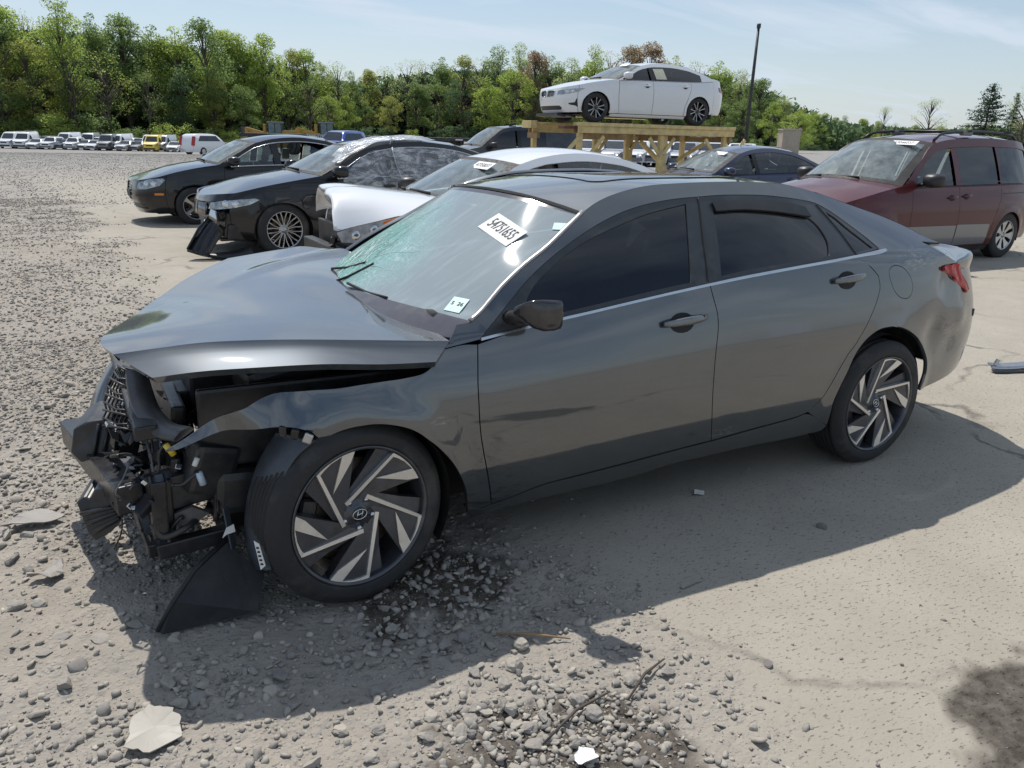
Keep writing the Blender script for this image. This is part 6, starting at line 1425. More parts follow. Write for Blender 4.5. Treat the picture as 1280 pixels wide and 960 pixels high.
def minivan():
    wb=2.9
    S=sedan(wb=wb,Lf=.98,Lr=1.05,W=.93,R=.332,paint=P_MAROON,van=True,chrome=False,g=.07,lean=.33,lean2=.12,
      top=[(-.98,.74),(-.68,.82),(-.3,.92),(.1,1.0),(.40,1.05),(.80,1.33),(1.22,1.60),(1.7,1.665),(2.4,1.685),(3.2,1.675),(3.7,1.62),(3.95,1.55)],
      belt=[(-1,.85),(.4,1.0),(1.0,1.03),(2.0,1.045),(3.0,1.06),(4,1.06)],cowl=.40,xn=-.68,xA=1.22,xC=3.62,xD=3.62,xd=.62,xB=1.62,xE=2.62,w0=.74,w1=3.60,rail=.11,ztop=.74,ztail=1.06,
      splits=[(.74,1.56),(1.68,2.60),(2.64,3.56)],glass=(M_GSIDE,M_GDARK),mirror=M_BLACK,mk=1.2,mz=.10,wheel=('cap7',.21,.205,M_SILVER,None,0),pillar=.05,hz=-.15,rh=1.78,seat=M_TAN,crown=.06,cdx=.24,rcr=.06,
      rdoor=[(2.60,.85),(2.50,.60),(2.46,.42),(2.44,.21)],pillar_mat=P_MAROON)
    S['low']=M_BLACK
    S['tail_lamp']=lambda X:[(X(3.7),.85),(X(3.7),1.25),(X(3.85),1.25),(X(3.85),.85)]
    t,sh,T=car('maroon_minivan','faded maroon minivan with grey lower cladding and roof rails',(8.45,4.25,.0),rad(-1),S,'minivan')
    X=sh.s_of_x
    for a,b in ((.46,1.615),(1.635,2.40)):
        panel('door_cladding',sh,[(X(a),.235),(X(a),.53),(X((a+b)/2),.525),(X(b),.52),(X(b),.40),(X(b+.02 if b<2 else b),.235)],P_SILV,t,g=.07,out=.008,depth=.012)
    panel('door_track',sh,[(X(2.66),.93),(X(2.66),.945),(X(3.55),.955),(X(3.55),.94)],M_BLACK,t,g=.05,out=.002,depth=.004,gap=0)
    for y in (-1,1):
        q=[sh.pt(X(x),T(x)+.0) for x in (1.32,1.42,1.55,1.9,2.4,2.9,3.3,3.45)]; hh=(.0,.05,.065,.07,.07,.065,.05,.0)
        rl=tube('roof_rail',[(p[0],(p[1]+.07)*-y if y>0 else p[1]+.07,p[2]+h+.02) for p,h in zip(q,hh)],.02,M_BLACK,t,8)
        for x in (2.05,): box('roof_rail_mount',(x,(sh.pt(X(x),T(x))[1]+.07)*(-y if y>0 else 1),T(x)+.065),(.22,.07,.06),M_GREYP,rl,bevel=.02)
    for x in (2.05,3.0): tube('roof_rail_bar',[(x,-.62,T(x)+.095),(x,.62,T(x)+.095)],.014,M_BLACK,t,6)
    sticker('paper_sticker',t,quad_frame(Vector((.98,-.36,1.60)),(0.03,-1,-.01),(.76,0,.46)),.40,.10,M_WHITEP,txt='53046037',ts=.075,squash=.95)
    box('dash_paper',(.50,.25,1.10),(.25,.34,.004),M_WHITEP,t,(0,-.3,.1),0)
def bmw_three():
    S=sedan(wb=2.851,Lf=.84,Lr=1.02,W=.91,R=.325,paint=P_WHITE2,chrome=False,g=.07,gap=.007,wheel=('double5',.229,.22,M_DARKRIM,M_SILVER,0),hz=-.12,
      top=[(-.84,.71),(-.54,.78),(-.3,.83),(.1,.895),(.52,.955),(.85,1.10),(1.25,1.29),(1.65,1.362),(2.05,1.372),(2.5,1.335),(2.9,1.24),(3.2,1.13),(3.42,1.065),(3.6,1.05),(3.77,1.04),(3.87,1.0)],rcr=.035,
      belt=[(-1,.80),(.5,.925),(1.0,.945),(2.0,.965),(2.8,.985),(3.4,1.03),(4.2,1.04)],cowl=.52,xA=1.25,xC=2.55,xD=3.40,xd=.58,xB=1.50,xE=2.58,w0=.76,w1=2.92,rail=.085,
      lamp=[(.42,.575),(.44,.665),(.64,.69),(.88,.715),(1.06,.73),(1.12,.715),(1.0,.65),(.78,.60),(.58,.575)],glass=(M_GDARK2,M_GDARK2),handle=P_WHITE2,
      prof=[(.12,.10),(.2,.05),(.3,.02),(.45,.01),(.58,.004),(.72,0),(.85,.014),(.95,.04),(1.2,.1)])
    kid=[(.03,.545),(.03,.66),(.06,.675),(.30,.675),(.35,.64),(.32,.56),(.27,.54)]; low=[(.0,.25),(.0,.345),(.50,.345),(.56,.30),(.50,.25)]; tri=[(.74,.40),(.90,.42),(.94,.50),(1.0,.50),(1.0,.30),(.90,.35),(.76,.37)]
    S['front_holes']=[kid,low,tri]; S['inserts']=[('kidney_grille',kid,M_GLOSSB),('lower_grille',low,M_BLACK),('air_curtain',tri,M_BLACK)]
    t,sh,T=car('white_rack_sedan','clean white sedan with black double-spoke wheels standing on the wooden rack',(10.16,13.05,1.885),rad(-5),S)
    for k in range(5): tube('grille_bar',[sh.pt(.07+k*.05,.56,-.006),sh.pt(.07+k*.05,.66,-.006)],.006,M_CHROME,t,5)
    q=[sh.pt(s,z,.004) for s,z in kid]; 
    for m in (1,-1): tube('grille_surround',[(a,b*m,c) for a,b,c in q+[q[0]]],.010,M_CHROME,t,6)
    X=sh.s_of_x
    panel('window_paper',sh,[(X(1.60),1.0),(X(1.57),1.235),(X(1.86),1.25),(X(1.90),1.01)],plain('cream paper',(.66,.62,.46),.7,0,.1,20,0,.03),t,g=.06,gap=0,depth=.002,out=.004)
    sticker('paper_sticker',t,quad_frame(Vector((1.06,-.28,1.325)),(0.03,-1,-.02),(.72,0,.42)),.34,.12,M_WHITEP)
    for x in (-.72,-.45): box('skid_plate',(x,0,.14),(.22,1.1,.05),M_BLACK,t,(0,.15,0),.01)
def dark_van():
    S=sedan(wb=3.2,Lf=.95,Lr=1.2,W=.98,R=.36,paint=P_DKGREY,van=True,chrome=False,lean=.25,lean2=.05,
      top=[(-.95,.85),(-.65,.95),(-.3,1.04),(.1,1.12),(.40,1.18),(.85,1.52),(1.25,1.76),(1.7,1.82),(2.6,1.84),(3.6,1.83),(4.1,1.79),(4.4,1.70)],
      belt=[(-1,.9),(.4,1.12),(1.0,1.15),(2.0,1.16),(3.0,1.17),(4.5,1.17)],cowl=.40,xn=-.65,xA=1.25,xC=4.1,xD=4.1,xd=.62,xB=1.75,xE=2.85,w0=.78,w1=2.7,rail=.12,ztop=.84,ztail=1.17,
      splits=[(.78,1.66),(1.80,2.20),(2.24,2.7)],glass=(M_GDARK2,M_GDARK2),mirror=M_BLACK,mk=1.2,wheel=('cap7',.22,.22,M_DARKRIM,None,0),noint=True,rdoor=[(2.84,.85),(2.80,.60),(2.74,.42),(2.72,.21)])
    S['tail_lamp']=None
    t,sh,T=car('dark_van','dark grey panel van standing behind the wooden rack',(10.7,20.6,.0),rad(-6),S,'van')
    box('roof_fin',(1.75,-.2,1.90),(.25,.05,.08),M_BLACK,t,(0,-.2,0),.01)
M_GREYP=plain('grey plastic',(.16,.17,.19),.5,0,.1,20,0,.1)
M_FILM=glass('film covered glass',(.30,.34,.36),.16,(.45,.46,.47),.05)
def wrapmat(name,a,ch):
    m,nt,N,L,b=nodes(name); N.remove(b); out=[q for q in N if q.type=='OUTPUT_MATERIAL'][0]
    tr=N.new('ShaderNodeBsdfTransparent'); gl=N.new('ShaderNodeBsdfGlossy'); gl.inputs['Roughness'].default_value=.12; df=N.new('ShaderNodeBsdfDiffuse'); df.inputs[0].default_value=(.8,.82,.84,1)
    tc=N.new('ShaderNodeTexCoord'); mp=N.new('ShaderNodeMapping'); mp.inputs['Scale'].default_value=(3,3,7); mp.inputs['Rotation'].default_value=(0,rad(50),0); L.new(tc.outputs['Object'],mp.inputs[0])
    w=N.new('ShaderNodeTexNoise'); w.inputs['Scale'].default_value=1.1; w.inputs['Detail'].default_value=6; w.inputs['Roughness'].default_value=.7; w.inputs['Distortion'].default_value=1.6; L.new(mp.outputs[0],w.inputs['Vector'])
    bp=N.new('ShaderNodeBump'); bp.inputs['Strength'].default_value=.5; bp.inputs['Distance'].default_value=.04; L.new(w.outputs[0],bp.inputs['Height']); L.new(bp.outputs[0],gl.inputs['Normal'])
    s0=N.new('ShaderNodeMixShader'); L.new(rng(N,L,w.outputs[0],.42,.68,a,ch),s0.inputs[0]); L.new(tr.outputs[0],s0.inputs[1]); L.new(df.outputs[0],s0.inputs[2])
    fr=N.new('ShaderNodeFresnel'); fr.inputs[0].default_value=1.4; L.new(bp.outputs[0],fr.inputs['Normal'])
    s1=N.new('ShaderNodeMixShader'); L.new(fr.outputs[0],s1.inputs[0]); L.new(s0.outputs[0],s1.inputs[1]); L.new(gl.outputs[0],s1.inputs[2]); L.new(s1.outputs[0],out.inputs[0]); return m
M_WRAP=wrapmat('crumpled clear film',.25,.8); M_WRAP2=wrapmat('stretched clear film',.10,.62)
jetta(); bmw_five(); white_sedan(); blue_sedan(); minivan(); bmw_three(); dark_van()
# ---------------------------------------------------------------- the wooden rack
M_WOOD=plain('yellow stained timber',(.68,.53,.25),.7,0,.22,6,.2,.10)
M_WOOD2=plain('weathered timber',(.30,.20,.10),.75,0,.3,6,.25,.15)
M_PLATE=plain('rusty steel plate',(.13,.05,.028),.7,.2,.4,20,.2,.1)
def rack():
    t=thing('wooden_rack','yellow timber rack with braced posts carrying a white sedan','rack',(10.30,13.05,0),rad(-5)); H=1.885
    def bar(n,a,b,w,h,m=M_WOOD):
        a=Vector(a);b=Vector(b);u=(b-a).normalized(); s=u.cross(Vector((0,0,1))) if abs(u.z)<.99 else Vector((0,1,0)); s.normalize(); up=s.cross(u); bm=bmesh.new(); V=[]
        for p in (a,b):
            for i,j in ((-1,-1),(1,-1),(1,1),(-1,1)): V.append(bm.verts.new(p+s*(i*w/2)+up*(j*h/2)))
        for f in ((3,2,1,0),(4,5,6,7),(0,1,5,4),(1,2,6,5),(2,3,7,6),(3,0,4,7)): bm.faces.new([V[i] for i in f])
        bmesh.ops.recalc_face_normals(bm,faces=bm.faces); return bm_obj(n,bm,m,t,False,.008)
    for y in (-.86,.86):
        bar('plank',(-.98 if y>0 else -.62,y,H-.045),(3.82,y,H-.045),.32,.08); bar('beam',(-.95 if y>0 else -.62,y-.10,H-.16),(3.82,y-.10,H-.16),.05,.15); bar('beam',(-.95 if y>0 else -.62,y+.10,H-.165),(3.78,y+.10,H-.165),.05,.15,M_WOOD2)
        for x in ((-.52,1.72,3.62) if y<0 else (-.85,.9,1.85,3.62)):
            bar('post',(x,y,.0),(x,y,H-.235),.115,.115); bar('post',(x+.14,y+.02,0),(x+.14,y+.02,H-.24),.05,.11) if x in(1.72,1.85) else None
            for s in ((-1,1) if y<0 else (1,) if x in(.9,1.85) else ()):
                if (x<-.4 and s<0 and y>0) or (x>3.7 and s>0): continue
                lo=.62 if x<0 or x>3 else .36
                bar('brace',(x+s*lo*(1.15 if s<0 and x<0 else 1),y-.04,H-.30) if not(x<0 and s<0) else (x-.62,y-.04,H-.95),(x+s*.06,y-.04,H-.30-lo*1.05) if not(x<0 and s<0) else (x-.02,y-.04,H-.32),.045,.085)
    for x in (-.9,.6,2.2,3.7): bar('cross_beam',(x,-1.0 if x>-.6 else .5,H-.31),(x,1.05,H-.31),.08,.13,M_WOOD2)
    bar('cross_beam',(-.98,.6,H-.06),(-.98,1.1,H-.06),.18,.17); bar('steel_plate',(-.95,-.75,H-.12),(-.35,-.75,H-.12),.3,.06,M_PLATE); bar('brace',(1.9,.3,H-.4),(3.0,.5,H-1.15),.08,.1); bar('brace',(3.3,.6,H-.85),(3.85,.2,H-.4),.08,.1)
rack()
# ---------------------------------------------------------------- far vehicles
M_FGLASS=plain('far car glass',(.035,.045,.055),.08,0,.2,3,0,.05)
FP=[P_WHITE,paint('light silver paint',(.50,.51,.53),.5,.3,.05),paint('mid grey paint',(.17,.18,.19),.5,.3,.05),paint('dark blue paint',(.02,.03,.07),.4,.3,.05),paint('yellow paint',(.78,.58,.05),.0,.35,.05),paint('black van paint',(.02,.02,.022),.3,.3,.05),paint('bright blue paint',(.02,.06,.32),.4,.3,.04),paint('red paint',(.45,.03,.04),.1,.35,.05)]
PROTO={}
def far_proto(kind):
    t=thing('parked_car','x','car')
    prof=dict(sedan=[(-.9,.45),(-.88,.68),(-.4,.84),(.4,.95),(1.1,1.36),(1.6,1.43),(2.3,1.40),(3.1,1.08),(3.6,1.02),(3.68,.5)],
        suv=[(-.9,.5),(-.88,.85),(-.4,1.02),(.35,1.10),(.95,1.62),(1.6,1.74),(2.8,1.74),(3.4,1.62),(3.66,1.05),(3.68,.55)],
        van=[(-.84,.5),(-.82,.95),(-.45,1.18),(.10,1.32),(.75,2.05),(1.2,2.28),(2.8,2.32),(4.1,2.30),(4.2,1.2),(4.2,.5)])[kind]
    top=curve([p for i,p in enumerate(prof) if i==0 or p[0]>prof[i-1][0]+1e-6]); x0,x1=prof[0][0]-.02,prof[-1][0]; W=.9 if kind!='van' else .98; bz={'sedan':.95,'suv':1.1,'van':1.3}[kind]
    st=[]
    P=catmull(prof,3)
    P=[(x,z) for x,z in P]
    for x,z in P:
        e=min(1,max(.0,min((x-x0)/.5,(x1+.02-x)/.4))); w=W*(.78+.22*e**.5); dz=max(0,z-bz); wt=w-.42*dz*(.9 if kind!='van' else .35)
        zl=min(.25,z); 
        st.append([(x,s*y,zz) for s,seq in ((-1,[(w*.96,zl),(w,min(.6,z)),(w*.985,min(bz,z)),(wt,z*.985+.0),(wt*.8,z)]),(1,[(wt*.8,z),(wt,z*.985),(w*.985,min(bz,z)),(w,min(.6,z)),(w*.96,zl)])) for y,zz in seq])
    V=[p for q in st for p in q]; n=10; F=[(i*n+j,i*n+j+1,(i+1)*n+j+1,(i+1)*n+j) for i in range(len(st)-1) for j in range(n-1)]; F.append(tuple(range(n))[::-1]); F.append(tuple((len(st)-1)*n+j for j in range(n)))
    bm=bmesh.new(); vv=[bm.verts.new(v) for v in V]
    for f in F:
        try: bm.faces.new([vv[i] for i in f])
        except ValueError: pass
    bmesh.ops.remove_doubles(bm,verts=bm.verts,dist=.0005); bmesh.ops.recalc_face_normals(bm,faces=bm.faces); body=bm_obj('body',bm,FP[0],t,True)
    def gl(nm,pts):
        k=len(pts); obj(nm,pts,[tuple(range(k))],M_FGLASS,t,smooth=False)
    xa,xb={'sedan':(.42,1.05),'suv':(.38,.93),'van':(.14,.74)}[kind]; za,zb_=top(xa),top(xb)
    def wy(x,z): return W-.42*max(0,z-bz)*(.9 if kind!='van' else .35)
    gl('windshield',[(xa-.02,-wy(0,za)*.84,za+.03),(xb-.05,-wy(0,zb_)*.80,zb_+.03),(xb-.05,wy(0,zb_)*.80,zb_+.03),(xa-.02,wy(0,za)*.84,za+.03)])
    for s in (-1,1):
        zs=bz+.05; zt={'sedan':1.30,'suv':1.58,'van':1.95}[kind]; xe={'sedan':2.75,'suv':3.2,'van':1.5}[kind]
        pts=[(xa+.35,s*(wy(0,zs)+.008),zs),(xb+.18,s*(wy(0,zt)+.012),zt),(xe-.35,s*(wy(0,zt)+.012),zt),(xe,s*(wy(0,zs)+.008),zs)]; gl('side_window',pts if s<0 else pts[::-1])
        g=[(x0+.0,s*.42,.72 if kind!='van' else .85)]
        box('headlight',(x0+.16,s*.64,{'sedan':.66,'suv':.86,'van':.98}[kind]),(.2,.34,.13),M_CLEAR,t,bevel=.02)
        for x in (0,2.75 if kind!='van' else 3.2):
            V,F=lathe([(0,-.1),(.2,-.11),(.21,-.12),(.33,-.1),(.33,.1)],20); w=obj('wheel',[(a+x,b+s*.80 if s<0 else -b+s*.80,c+.33) for a,b,c in V],F if s<0 else [f[::-1] for f in F],M_TYRE,t)
            V,F=lathe([(0,-.125),(.19,-.12)],14); obj('rim',[(a+x,b+s*.80 if s<0 else -b+s*.80,c+.33) for a,b,c in V],F if s<0 else [f[::-1] for f in F],M_SILVER,w)
    box('grille',(x0+.02,0,{'sedan':.56,'suv':.72,'van':.85}[kind]),(.06,.9,.2),M_BLACK,t,bevel=.02); box('bumper',(x0+.06,0,.42),(.16,1.6,.2),M_BLACK if kind=='van' else M_GREYP,t,bevel=.04)
    return t
def far_car(kind,pm,x,y,rz,label,cat,group):
    if kind not in PROTO: PROTO[kind]=far_proto(kind); t=PROTO[kind]
    else: t=copy_tree(PROTO[kind])
    t.name={'sedan':'parked_car','suv':'parked_suv','van':'parked_van'}[kind]; t.location=(x,y,gh(x,y)); t.rotation_euler=(0,0,rz); t.scale=(.9,.9,.9) if y>100 else (1,1,1); t['label']=label; t['category']=cat
    if group: t['group']=group
    elif 'group' in t: del t['group']
    for c in t.children:
        if c.name.startswith('body'): c.material_slots[0].link='OBJECT'; c.material_slots[0].material=pm
    return t
rr=random.Random(21); gA='cars and vans parked in a row at the edge of the lot'
row=[(-6.5,120.2,'van',0,'white van at the left end of the far row'),(-4.9,119.3,'van',0,'white van second from the left end of the far row'),(-3.5,117.6,'sedan',0,'white car just right of the two white vans in the far row'),(-1.9,117,'suv',0,'white utility car with a dark grille in the far row'),(-.7,117.6,'sedan',3,'dark blue car between two white utility cars in the far row'),(.7,116,'suv',0,'white utility car right of the dark blue car in the far row'),(2.0,116,'sedan',1,'silver car in the middle of the far row'),(3.1,114.6,'sedan',0,'low white car left of the tall grey van in the far row'),(4.5,113.6,'van',2,'tall grey van in the middle of the far row'),(5.6,114.5,'van',0,'white van right behind the tall grey van'),(6.5,112.3,'sedan',1,'silver car between the grey van and the yellow van'),(8.0,112.6,'sedan',2,'grey car just left of the yellow van'),(9.7,110.5,'van',4,'bright yellow van in the far row'),(10.8,111.5,'van',1,'silver van standing right of the yellow van'),(12.2,109.4,'sedan',0,'small white car at the right end of the far row')]
for x,y,k,c,l in row: far_car(k,FP[c],x,y,rad(rr.uniform(58,72)),l,'van' if k=='van' else 'car',gA)
for x,y,k,c in ((-5.5,127,'van',0),(-2.6,126,'suv',2),(-.2,126,'van',0),(-4.2,126.5,'suv',1),(.9,126,'sedan',2),(2.8,125,'van',1),(5.3,124,'sedan',0),(7.7,122.5,'suv',0),(10.2,120.5,'van',0),(11.6,119,'suv',1),(1.6,125.5,'suv',0),(4.0,124,'suv',1),(6.6,123,'van',0),(8.8,121,'suv',2)): far_car(k,FP[c],x,y,rad(rr.uniform(58,72)),'pale vehicle roof showing above the far row of parked cars','car','vehicles behind the far row')
rs_=far_car('suv',FP[0],11.7,71.6,rad(215),'white car with a red tail stripe beyond the hood of the black sedan','car',None)
for s_ in (-.72,.72): box('tail_stripe',(3.60,s_,1.15),(.16,.26,.75),M_RED,rs_,(0,rad(-14),0),.02)
far_car('suv',FP[6],14.6,48.6,rad(40),'bright blue car showing over the roof of the charcoal sedan','car',None)
for i,(x,y,c) in enumerate(((25.9,35.4,0),(27.1,34.8,1),(28.3,34.2,0),(29.4,33.6,0),(31.0,33.0,1),(32.6,32.4,0),(34.0,31.4,0))): far_car('sedan',FP[c],x,y,rad(40),'pale car seen under the wooden rack','car','pale cars beyond the rack')
# ---------------------------------------------------------------- loaders, trailer, pole, wall
M_YEL=plain('machine yellow',(.40,.22,.03),.5,0,.2,4,.1,.15)
def loader(x,y,rz,label):
    t=thing('wheel_loader',label,'loader',(x,y,gh(x,y)),rz,'yellow loaders in front of the trees'); t.scale=(.9,.9,.92); B=lambda n,c,s,m=M_YEL,r=(0,0,0),b=.03:box(n,c,s,m,t,r,b)
    B('chassis',(1.6,0,1.15),(3.4,1.3,.7)); B('engine_hood',(2.6,0,2.2),(1.9,1.4,1.0)); cab=B('cab',(1.0,0,2.75),(1.5,1.5,1.5),plain('cab glass',(.10,.16,.17),.1,0,.3,2,0,.1)); box('cab_roof',(1.0,0,3.56),(1.75,1.7,.14),M_GREYP,cab,bevel=.03)
    for sx in (-.74,0,.74):
        for sy in (-.74,.74): box('cab_pillar',(1.0+sx,sy,2.75),(.09,.09,1.5),M_BLACK,cab,bevel=0)
    B('lift_arm',(-1.1,-.5,2.5),(2.6,.25,.38),M_YEL,(0,rad(14),0)); B('lift_arm',(-1.1,.5,2.5),(2.6,.25,.38),M_YEL,(0,rad(14),0)); B('lift_cylinder',(-.2,0,2.9),(.3,.9,.9),M_YEL)
    V,F=merge([([(-2.2,s*.9,1.3),(-2.6,s*.9,1.8),(-2.5,s*.9,2.9),(-2.0,s*.9,2.6),(-1.9,s*.9,2.0)],[(0,1,2,3,4) if s<0 else (4,3,2,1,0)]) for s in (-1,1)]); o=len(V); F+=[(i,i+5,(i+1)%5+5,(i+1)%5) for i in range(5)]; obj('bucket',V,F,M_YEL,t,smooth=False)
    B('exhaust',(2.4,.4,2.5),(.12,.12,.8),M_BLACK)
    for px in (0.2,3.0):
        for s in (-1,1):
            V,F=lathe([(0,-.2),(.35,-.22),(.4,-.25),(.72,-.22),(.75,0),(.72,.25)],20); obj('wheel',[(a+px,b+s*.95 if s<0 else -b+s*.95,c+.75) for a,b,c in V],F if s<0 else [f[::-1] for f in F],M_TYRE,t)
loader(18.6,84,rad(-20),'yellow loader with raised bucket arm, left of the two'); loader(23.6,82.5,rad(-12),'loader with dark glass cab, right of the two')
def trailer():
    t=thing('flatbed_trailer','long black flatbed trailer standing before the trees','trailer',(14.0,73.8,gh(14,74)-.15),math.atan2(-6.2,21.0)); m=plain('trailer black',(.018,.018,.02),.5,0,.3,2,0,.12); B=lambda n,c,s,mm=m,b=.02:box(n,c,s,mm,t,bevel=b)
    z=1.95
    B('deck',(10.6,0,z+.1),(21.2,2.5,.12)); B('side_rail',(10.6,-1.26,z),(21.2,.06,.32)); B('side_rail',(10.6,1.26,z),(21.2,.06,.32)); B('main_beam',(10.6,-.5,z-.35),(20,.16,.5)); B('main_beam',(10.6,.5,z-.35),(20,.16,.5)); B('headboard',(.2,0,z+.35),(.1,2.5,.6))
    for k in range(13): B('cross_member',(1+k*1.6,-.9,z-.28),(.1,.7,.25),b=0)
    for k in range(6): B('reflector',(3+k*3.4,-1.30,z),(.7,.02,.1),M_WHITEP,0)
    text_part('lettering','TRAIL-EZE',t,quad_frame(Vector((6.6,-1.297,z-.02)),(1,0,0),(0,0,1)),.34,M_WHITEP)
    for x in (16.0,17.3,18.6):
        for s in (-1,1):
            V,F=lathe([(0,-.12),(.3,-.14),(.5,-.14),(.52,.12)],20); obj('wheel',[(a+x,b+s*1.0 if s<0 else -b+s*1.0,c+.52) for a,b,c in V],F if s<0 else [f[::-1] for f in F],M_TYRE,t)
    for x in (3.5,): B('landing_leg',(x,-.8,.9),(.15,.15,1.8)); B('landing_leg',(x,.8,.9),(.15,.15,1.8))
trailer()
def pole():
    t=thing('light_pole','tall dark bare metal pole rising behind the wooden rack','pole',(42.4,39.3,0)); m=plain('dark pole steel',(.035,.036,.038),.5,.3,.2,2,0,.1)
    V,F=tube_geo([(0,0,0),(.02,0,5),(.06,.02,9.0)],[.15,.12,.09],12); obj('shaft',V,F,m,t); V,F=tube_geo([(.06,.02,9.0),(.06,.02,9.28)],.14,10); obj('cap',V,F,m,t); V,F=tube_geo([(0,0,0),(0,0,.3)],.28,10); obj('base',V,F,m,t)
pole()
def yard_wall():
    m=plain('tan concrete',(.40,.34,.275),.9,0,.12,2,.3,.1); m2=plain('dark opening',(.05,.045,.04),.9,0,.2,5,0,0)
    t=thing('concrete_wall','low tan concrete wall behind the blue sedan','wall',(49.6,52.2,-.2),math.atan2(-3.7,6.6)); box('wall_panel',(3.7,0,.62),(7.4,.3,1.25),m,t,bevel=.02); box('coping',(3.7,0,1.29),(7.5,.42,.10),plain('tan coping',(.48,.41,.33),.85,0,.1,2,.2,.1),t,bevel=.02)
    for x in (1.2,3.4,5.4): box('weep_slot',(x,-.155,.8),(.08,.02,.5),m2,t,bevel=0)
    p=thing('concrete_pier','square tan concrete pier at the right end of the low wall','pier',(57.2,48.6,-.2),math.atan2(-3.7,6.6)); box('pier_block',(0,0,1.4),(1.6,1.4,2.8),m,p,bevel=.03); box('pier_cap',(0,0,2.83),(1.75,1.55,.12),m,p,bevel=.02)
    for x in (-.7,-.25,.2,.7): box('cap_stud',(x,-.6,2.94),(.12,.12,.12),m,p,bevel=.01)
    tr=thing('utility_mast','white roof equipment and pipes behind the low wall','machinery',(52.6,53.5,-.2),math.atan2(-3.7,6.6)); w=plain('pale machine paint',(.55,.55,.52),.6,0,.1,3,0,.1)
    box('frame',(0,0,1.75),(3.6,.3,.12),w,tr); box('tank',(-.1,0,2.1),(.5,.5,.7),w,tr,bevel=.1); box('post',(-1.2,0,1.2),(.12,.12,1.2),w,tr); box('post',(1.2,0,1.2),(.12,.12,1.2),w,tr); box('arm',(-1.0,0,1.95),(1.2,.1,.1),w,tr,(0,.3,0))
yard_wall()
# ---------------------------------------------------------------- loose stones
def stone_variants(sub,n,seed):
    out=[]; r=np.random.default_rng(seed)
    for k in range(n):
        bm=bmesh.new(); bmesh.ops.create_icosphere(bm,subdivisions=sub,radius=1.0)
        V=np.array([v.co[:] for v in bm.verts]); F=np.array([[v.index for v in f.verts] for f in bm.faces]); bm.free()
        for q in range(9):          # cut flats so that the stone is angular
            d=r.normal(size=3); d/=np.linalg.norm(d); lim=r.uniform(.35,.72); s=V@d; V=V-np.outer(np.maximum(s-lim,0)*.92,d)
        V*=r.uniform(.92,1.08,(len(V),1)); V*=np.array([1,r.uniform(.6,.95),r.uniform(.35,.7)]); out.append((V,F))
    return out
def stonemat():
    m,nt,N,L,b=nodes('grey stone'); a=N.new('ShaderNodeAttribute'); a.attribute_name='tone'
    cr=N.new('ShaderNodeValToRGB'); e=cr.color_ramp.elements; e[0].position=0; e[0].color=(.12,.115,.112,1); e[1].position=1; e[1].color=(.50,.46,.39,1)
    for p,c in ((.3,(.23,.215,.20,1)),(.6,(.33,.305,.27,1)),(.8,(.41,.375,.32,1))):
        q=e.new(p); q.color=c
    L.new(a.outputs['Fac'],cr.inputs[0]); ge=N.new('ShaderNodeNewGeometry'); n=noise(N,L,70,5,.7,ge.outputs['Position']); n2=noise(N,L,9,4,.6,ge.outputs['Position'])
    c=mixc(N,L,rng(N,L,n,.35,.7,0,.35),cr.outputs[0],(.14,.13,.125)); c=mixc(N,L,rng(N,L,n2,.45,.7,0,.5),c,(.38,.345,.295)); L.new(c,b.inputs['Base Color']); b.inputs['Roughness'].default_value=.88; b.inputs['Specular IOR Level'].default_value=.25; bump(N,L,b,n,.5,.004); return m
M_STONE=stonemat()
def scatter(name,X,Y,S,tone,var,label,sink=.25,seed=0):
    r=np.random.default_rng(seed); n=len(X); Z=ground_h(X,Y); Vs=[];Fs=[];Ts=[]; off=0; pick=r.integers(0,len(var),n); yaw=r.uniform(0,6.28,n); tl=r.normal(0,.28,(n,2))
    for k,(V,F) in enumerate(var):
        i=np.where(pick==k)[0]
        if not len(i): continue
        P=V[None]*S[i][:,None,None]; x=P[...,0];y=P[...,1];z=P[...,2]
        z=z+x*tl[i,0][:,None]+y*tl[i,1][:,None]; c=np.cos(yaw[i])[:,None]; s=np.sin(yaw[i])[:,None]
        P=np.stack([x*c-y*s+X[i][:,None],x*s+y*c+Y[i][:,None],z+Z[i][:,None]+S[i][:,None]*(.5-sink)*.55],-1)
        Vs.append(P.reshape(-1,3)); Fs.append((F[None]+(np.arange(len(i))*len(V))[:,None,None]+off).reshape(-1,3)); Ts.append(np.repeat(tone[i],len(V))); off+=len(i)*len(V)
    V=np.concatenate(Vs).astype(np.float32); F=np.concatenate(Fs).astype(np.int32)
    me=bpy.data.meshes.new(name); me.vertices.add(len(V)); me.vertices.foreach_set('co',V.ravel()); me.loops.add(F.size); me.loops.foreach_set('vertex_index',F.ravel()); me.polygons.add(len(F)); me.polygons.foreach_set('loop_start',np.arange(len(F),dtype=np.int32)*3); me.update(calc_edges=True)
    a=me.attributes.new('tone','FLOAT','POINT'); a.data.foreach_set('value',np.concatenate(Ts).astype(np.float32)); me.materials.append(M_STONE); o=link(name,me); o['kind']='stuff'; o['label']=label; o['category']='gravel'; return o
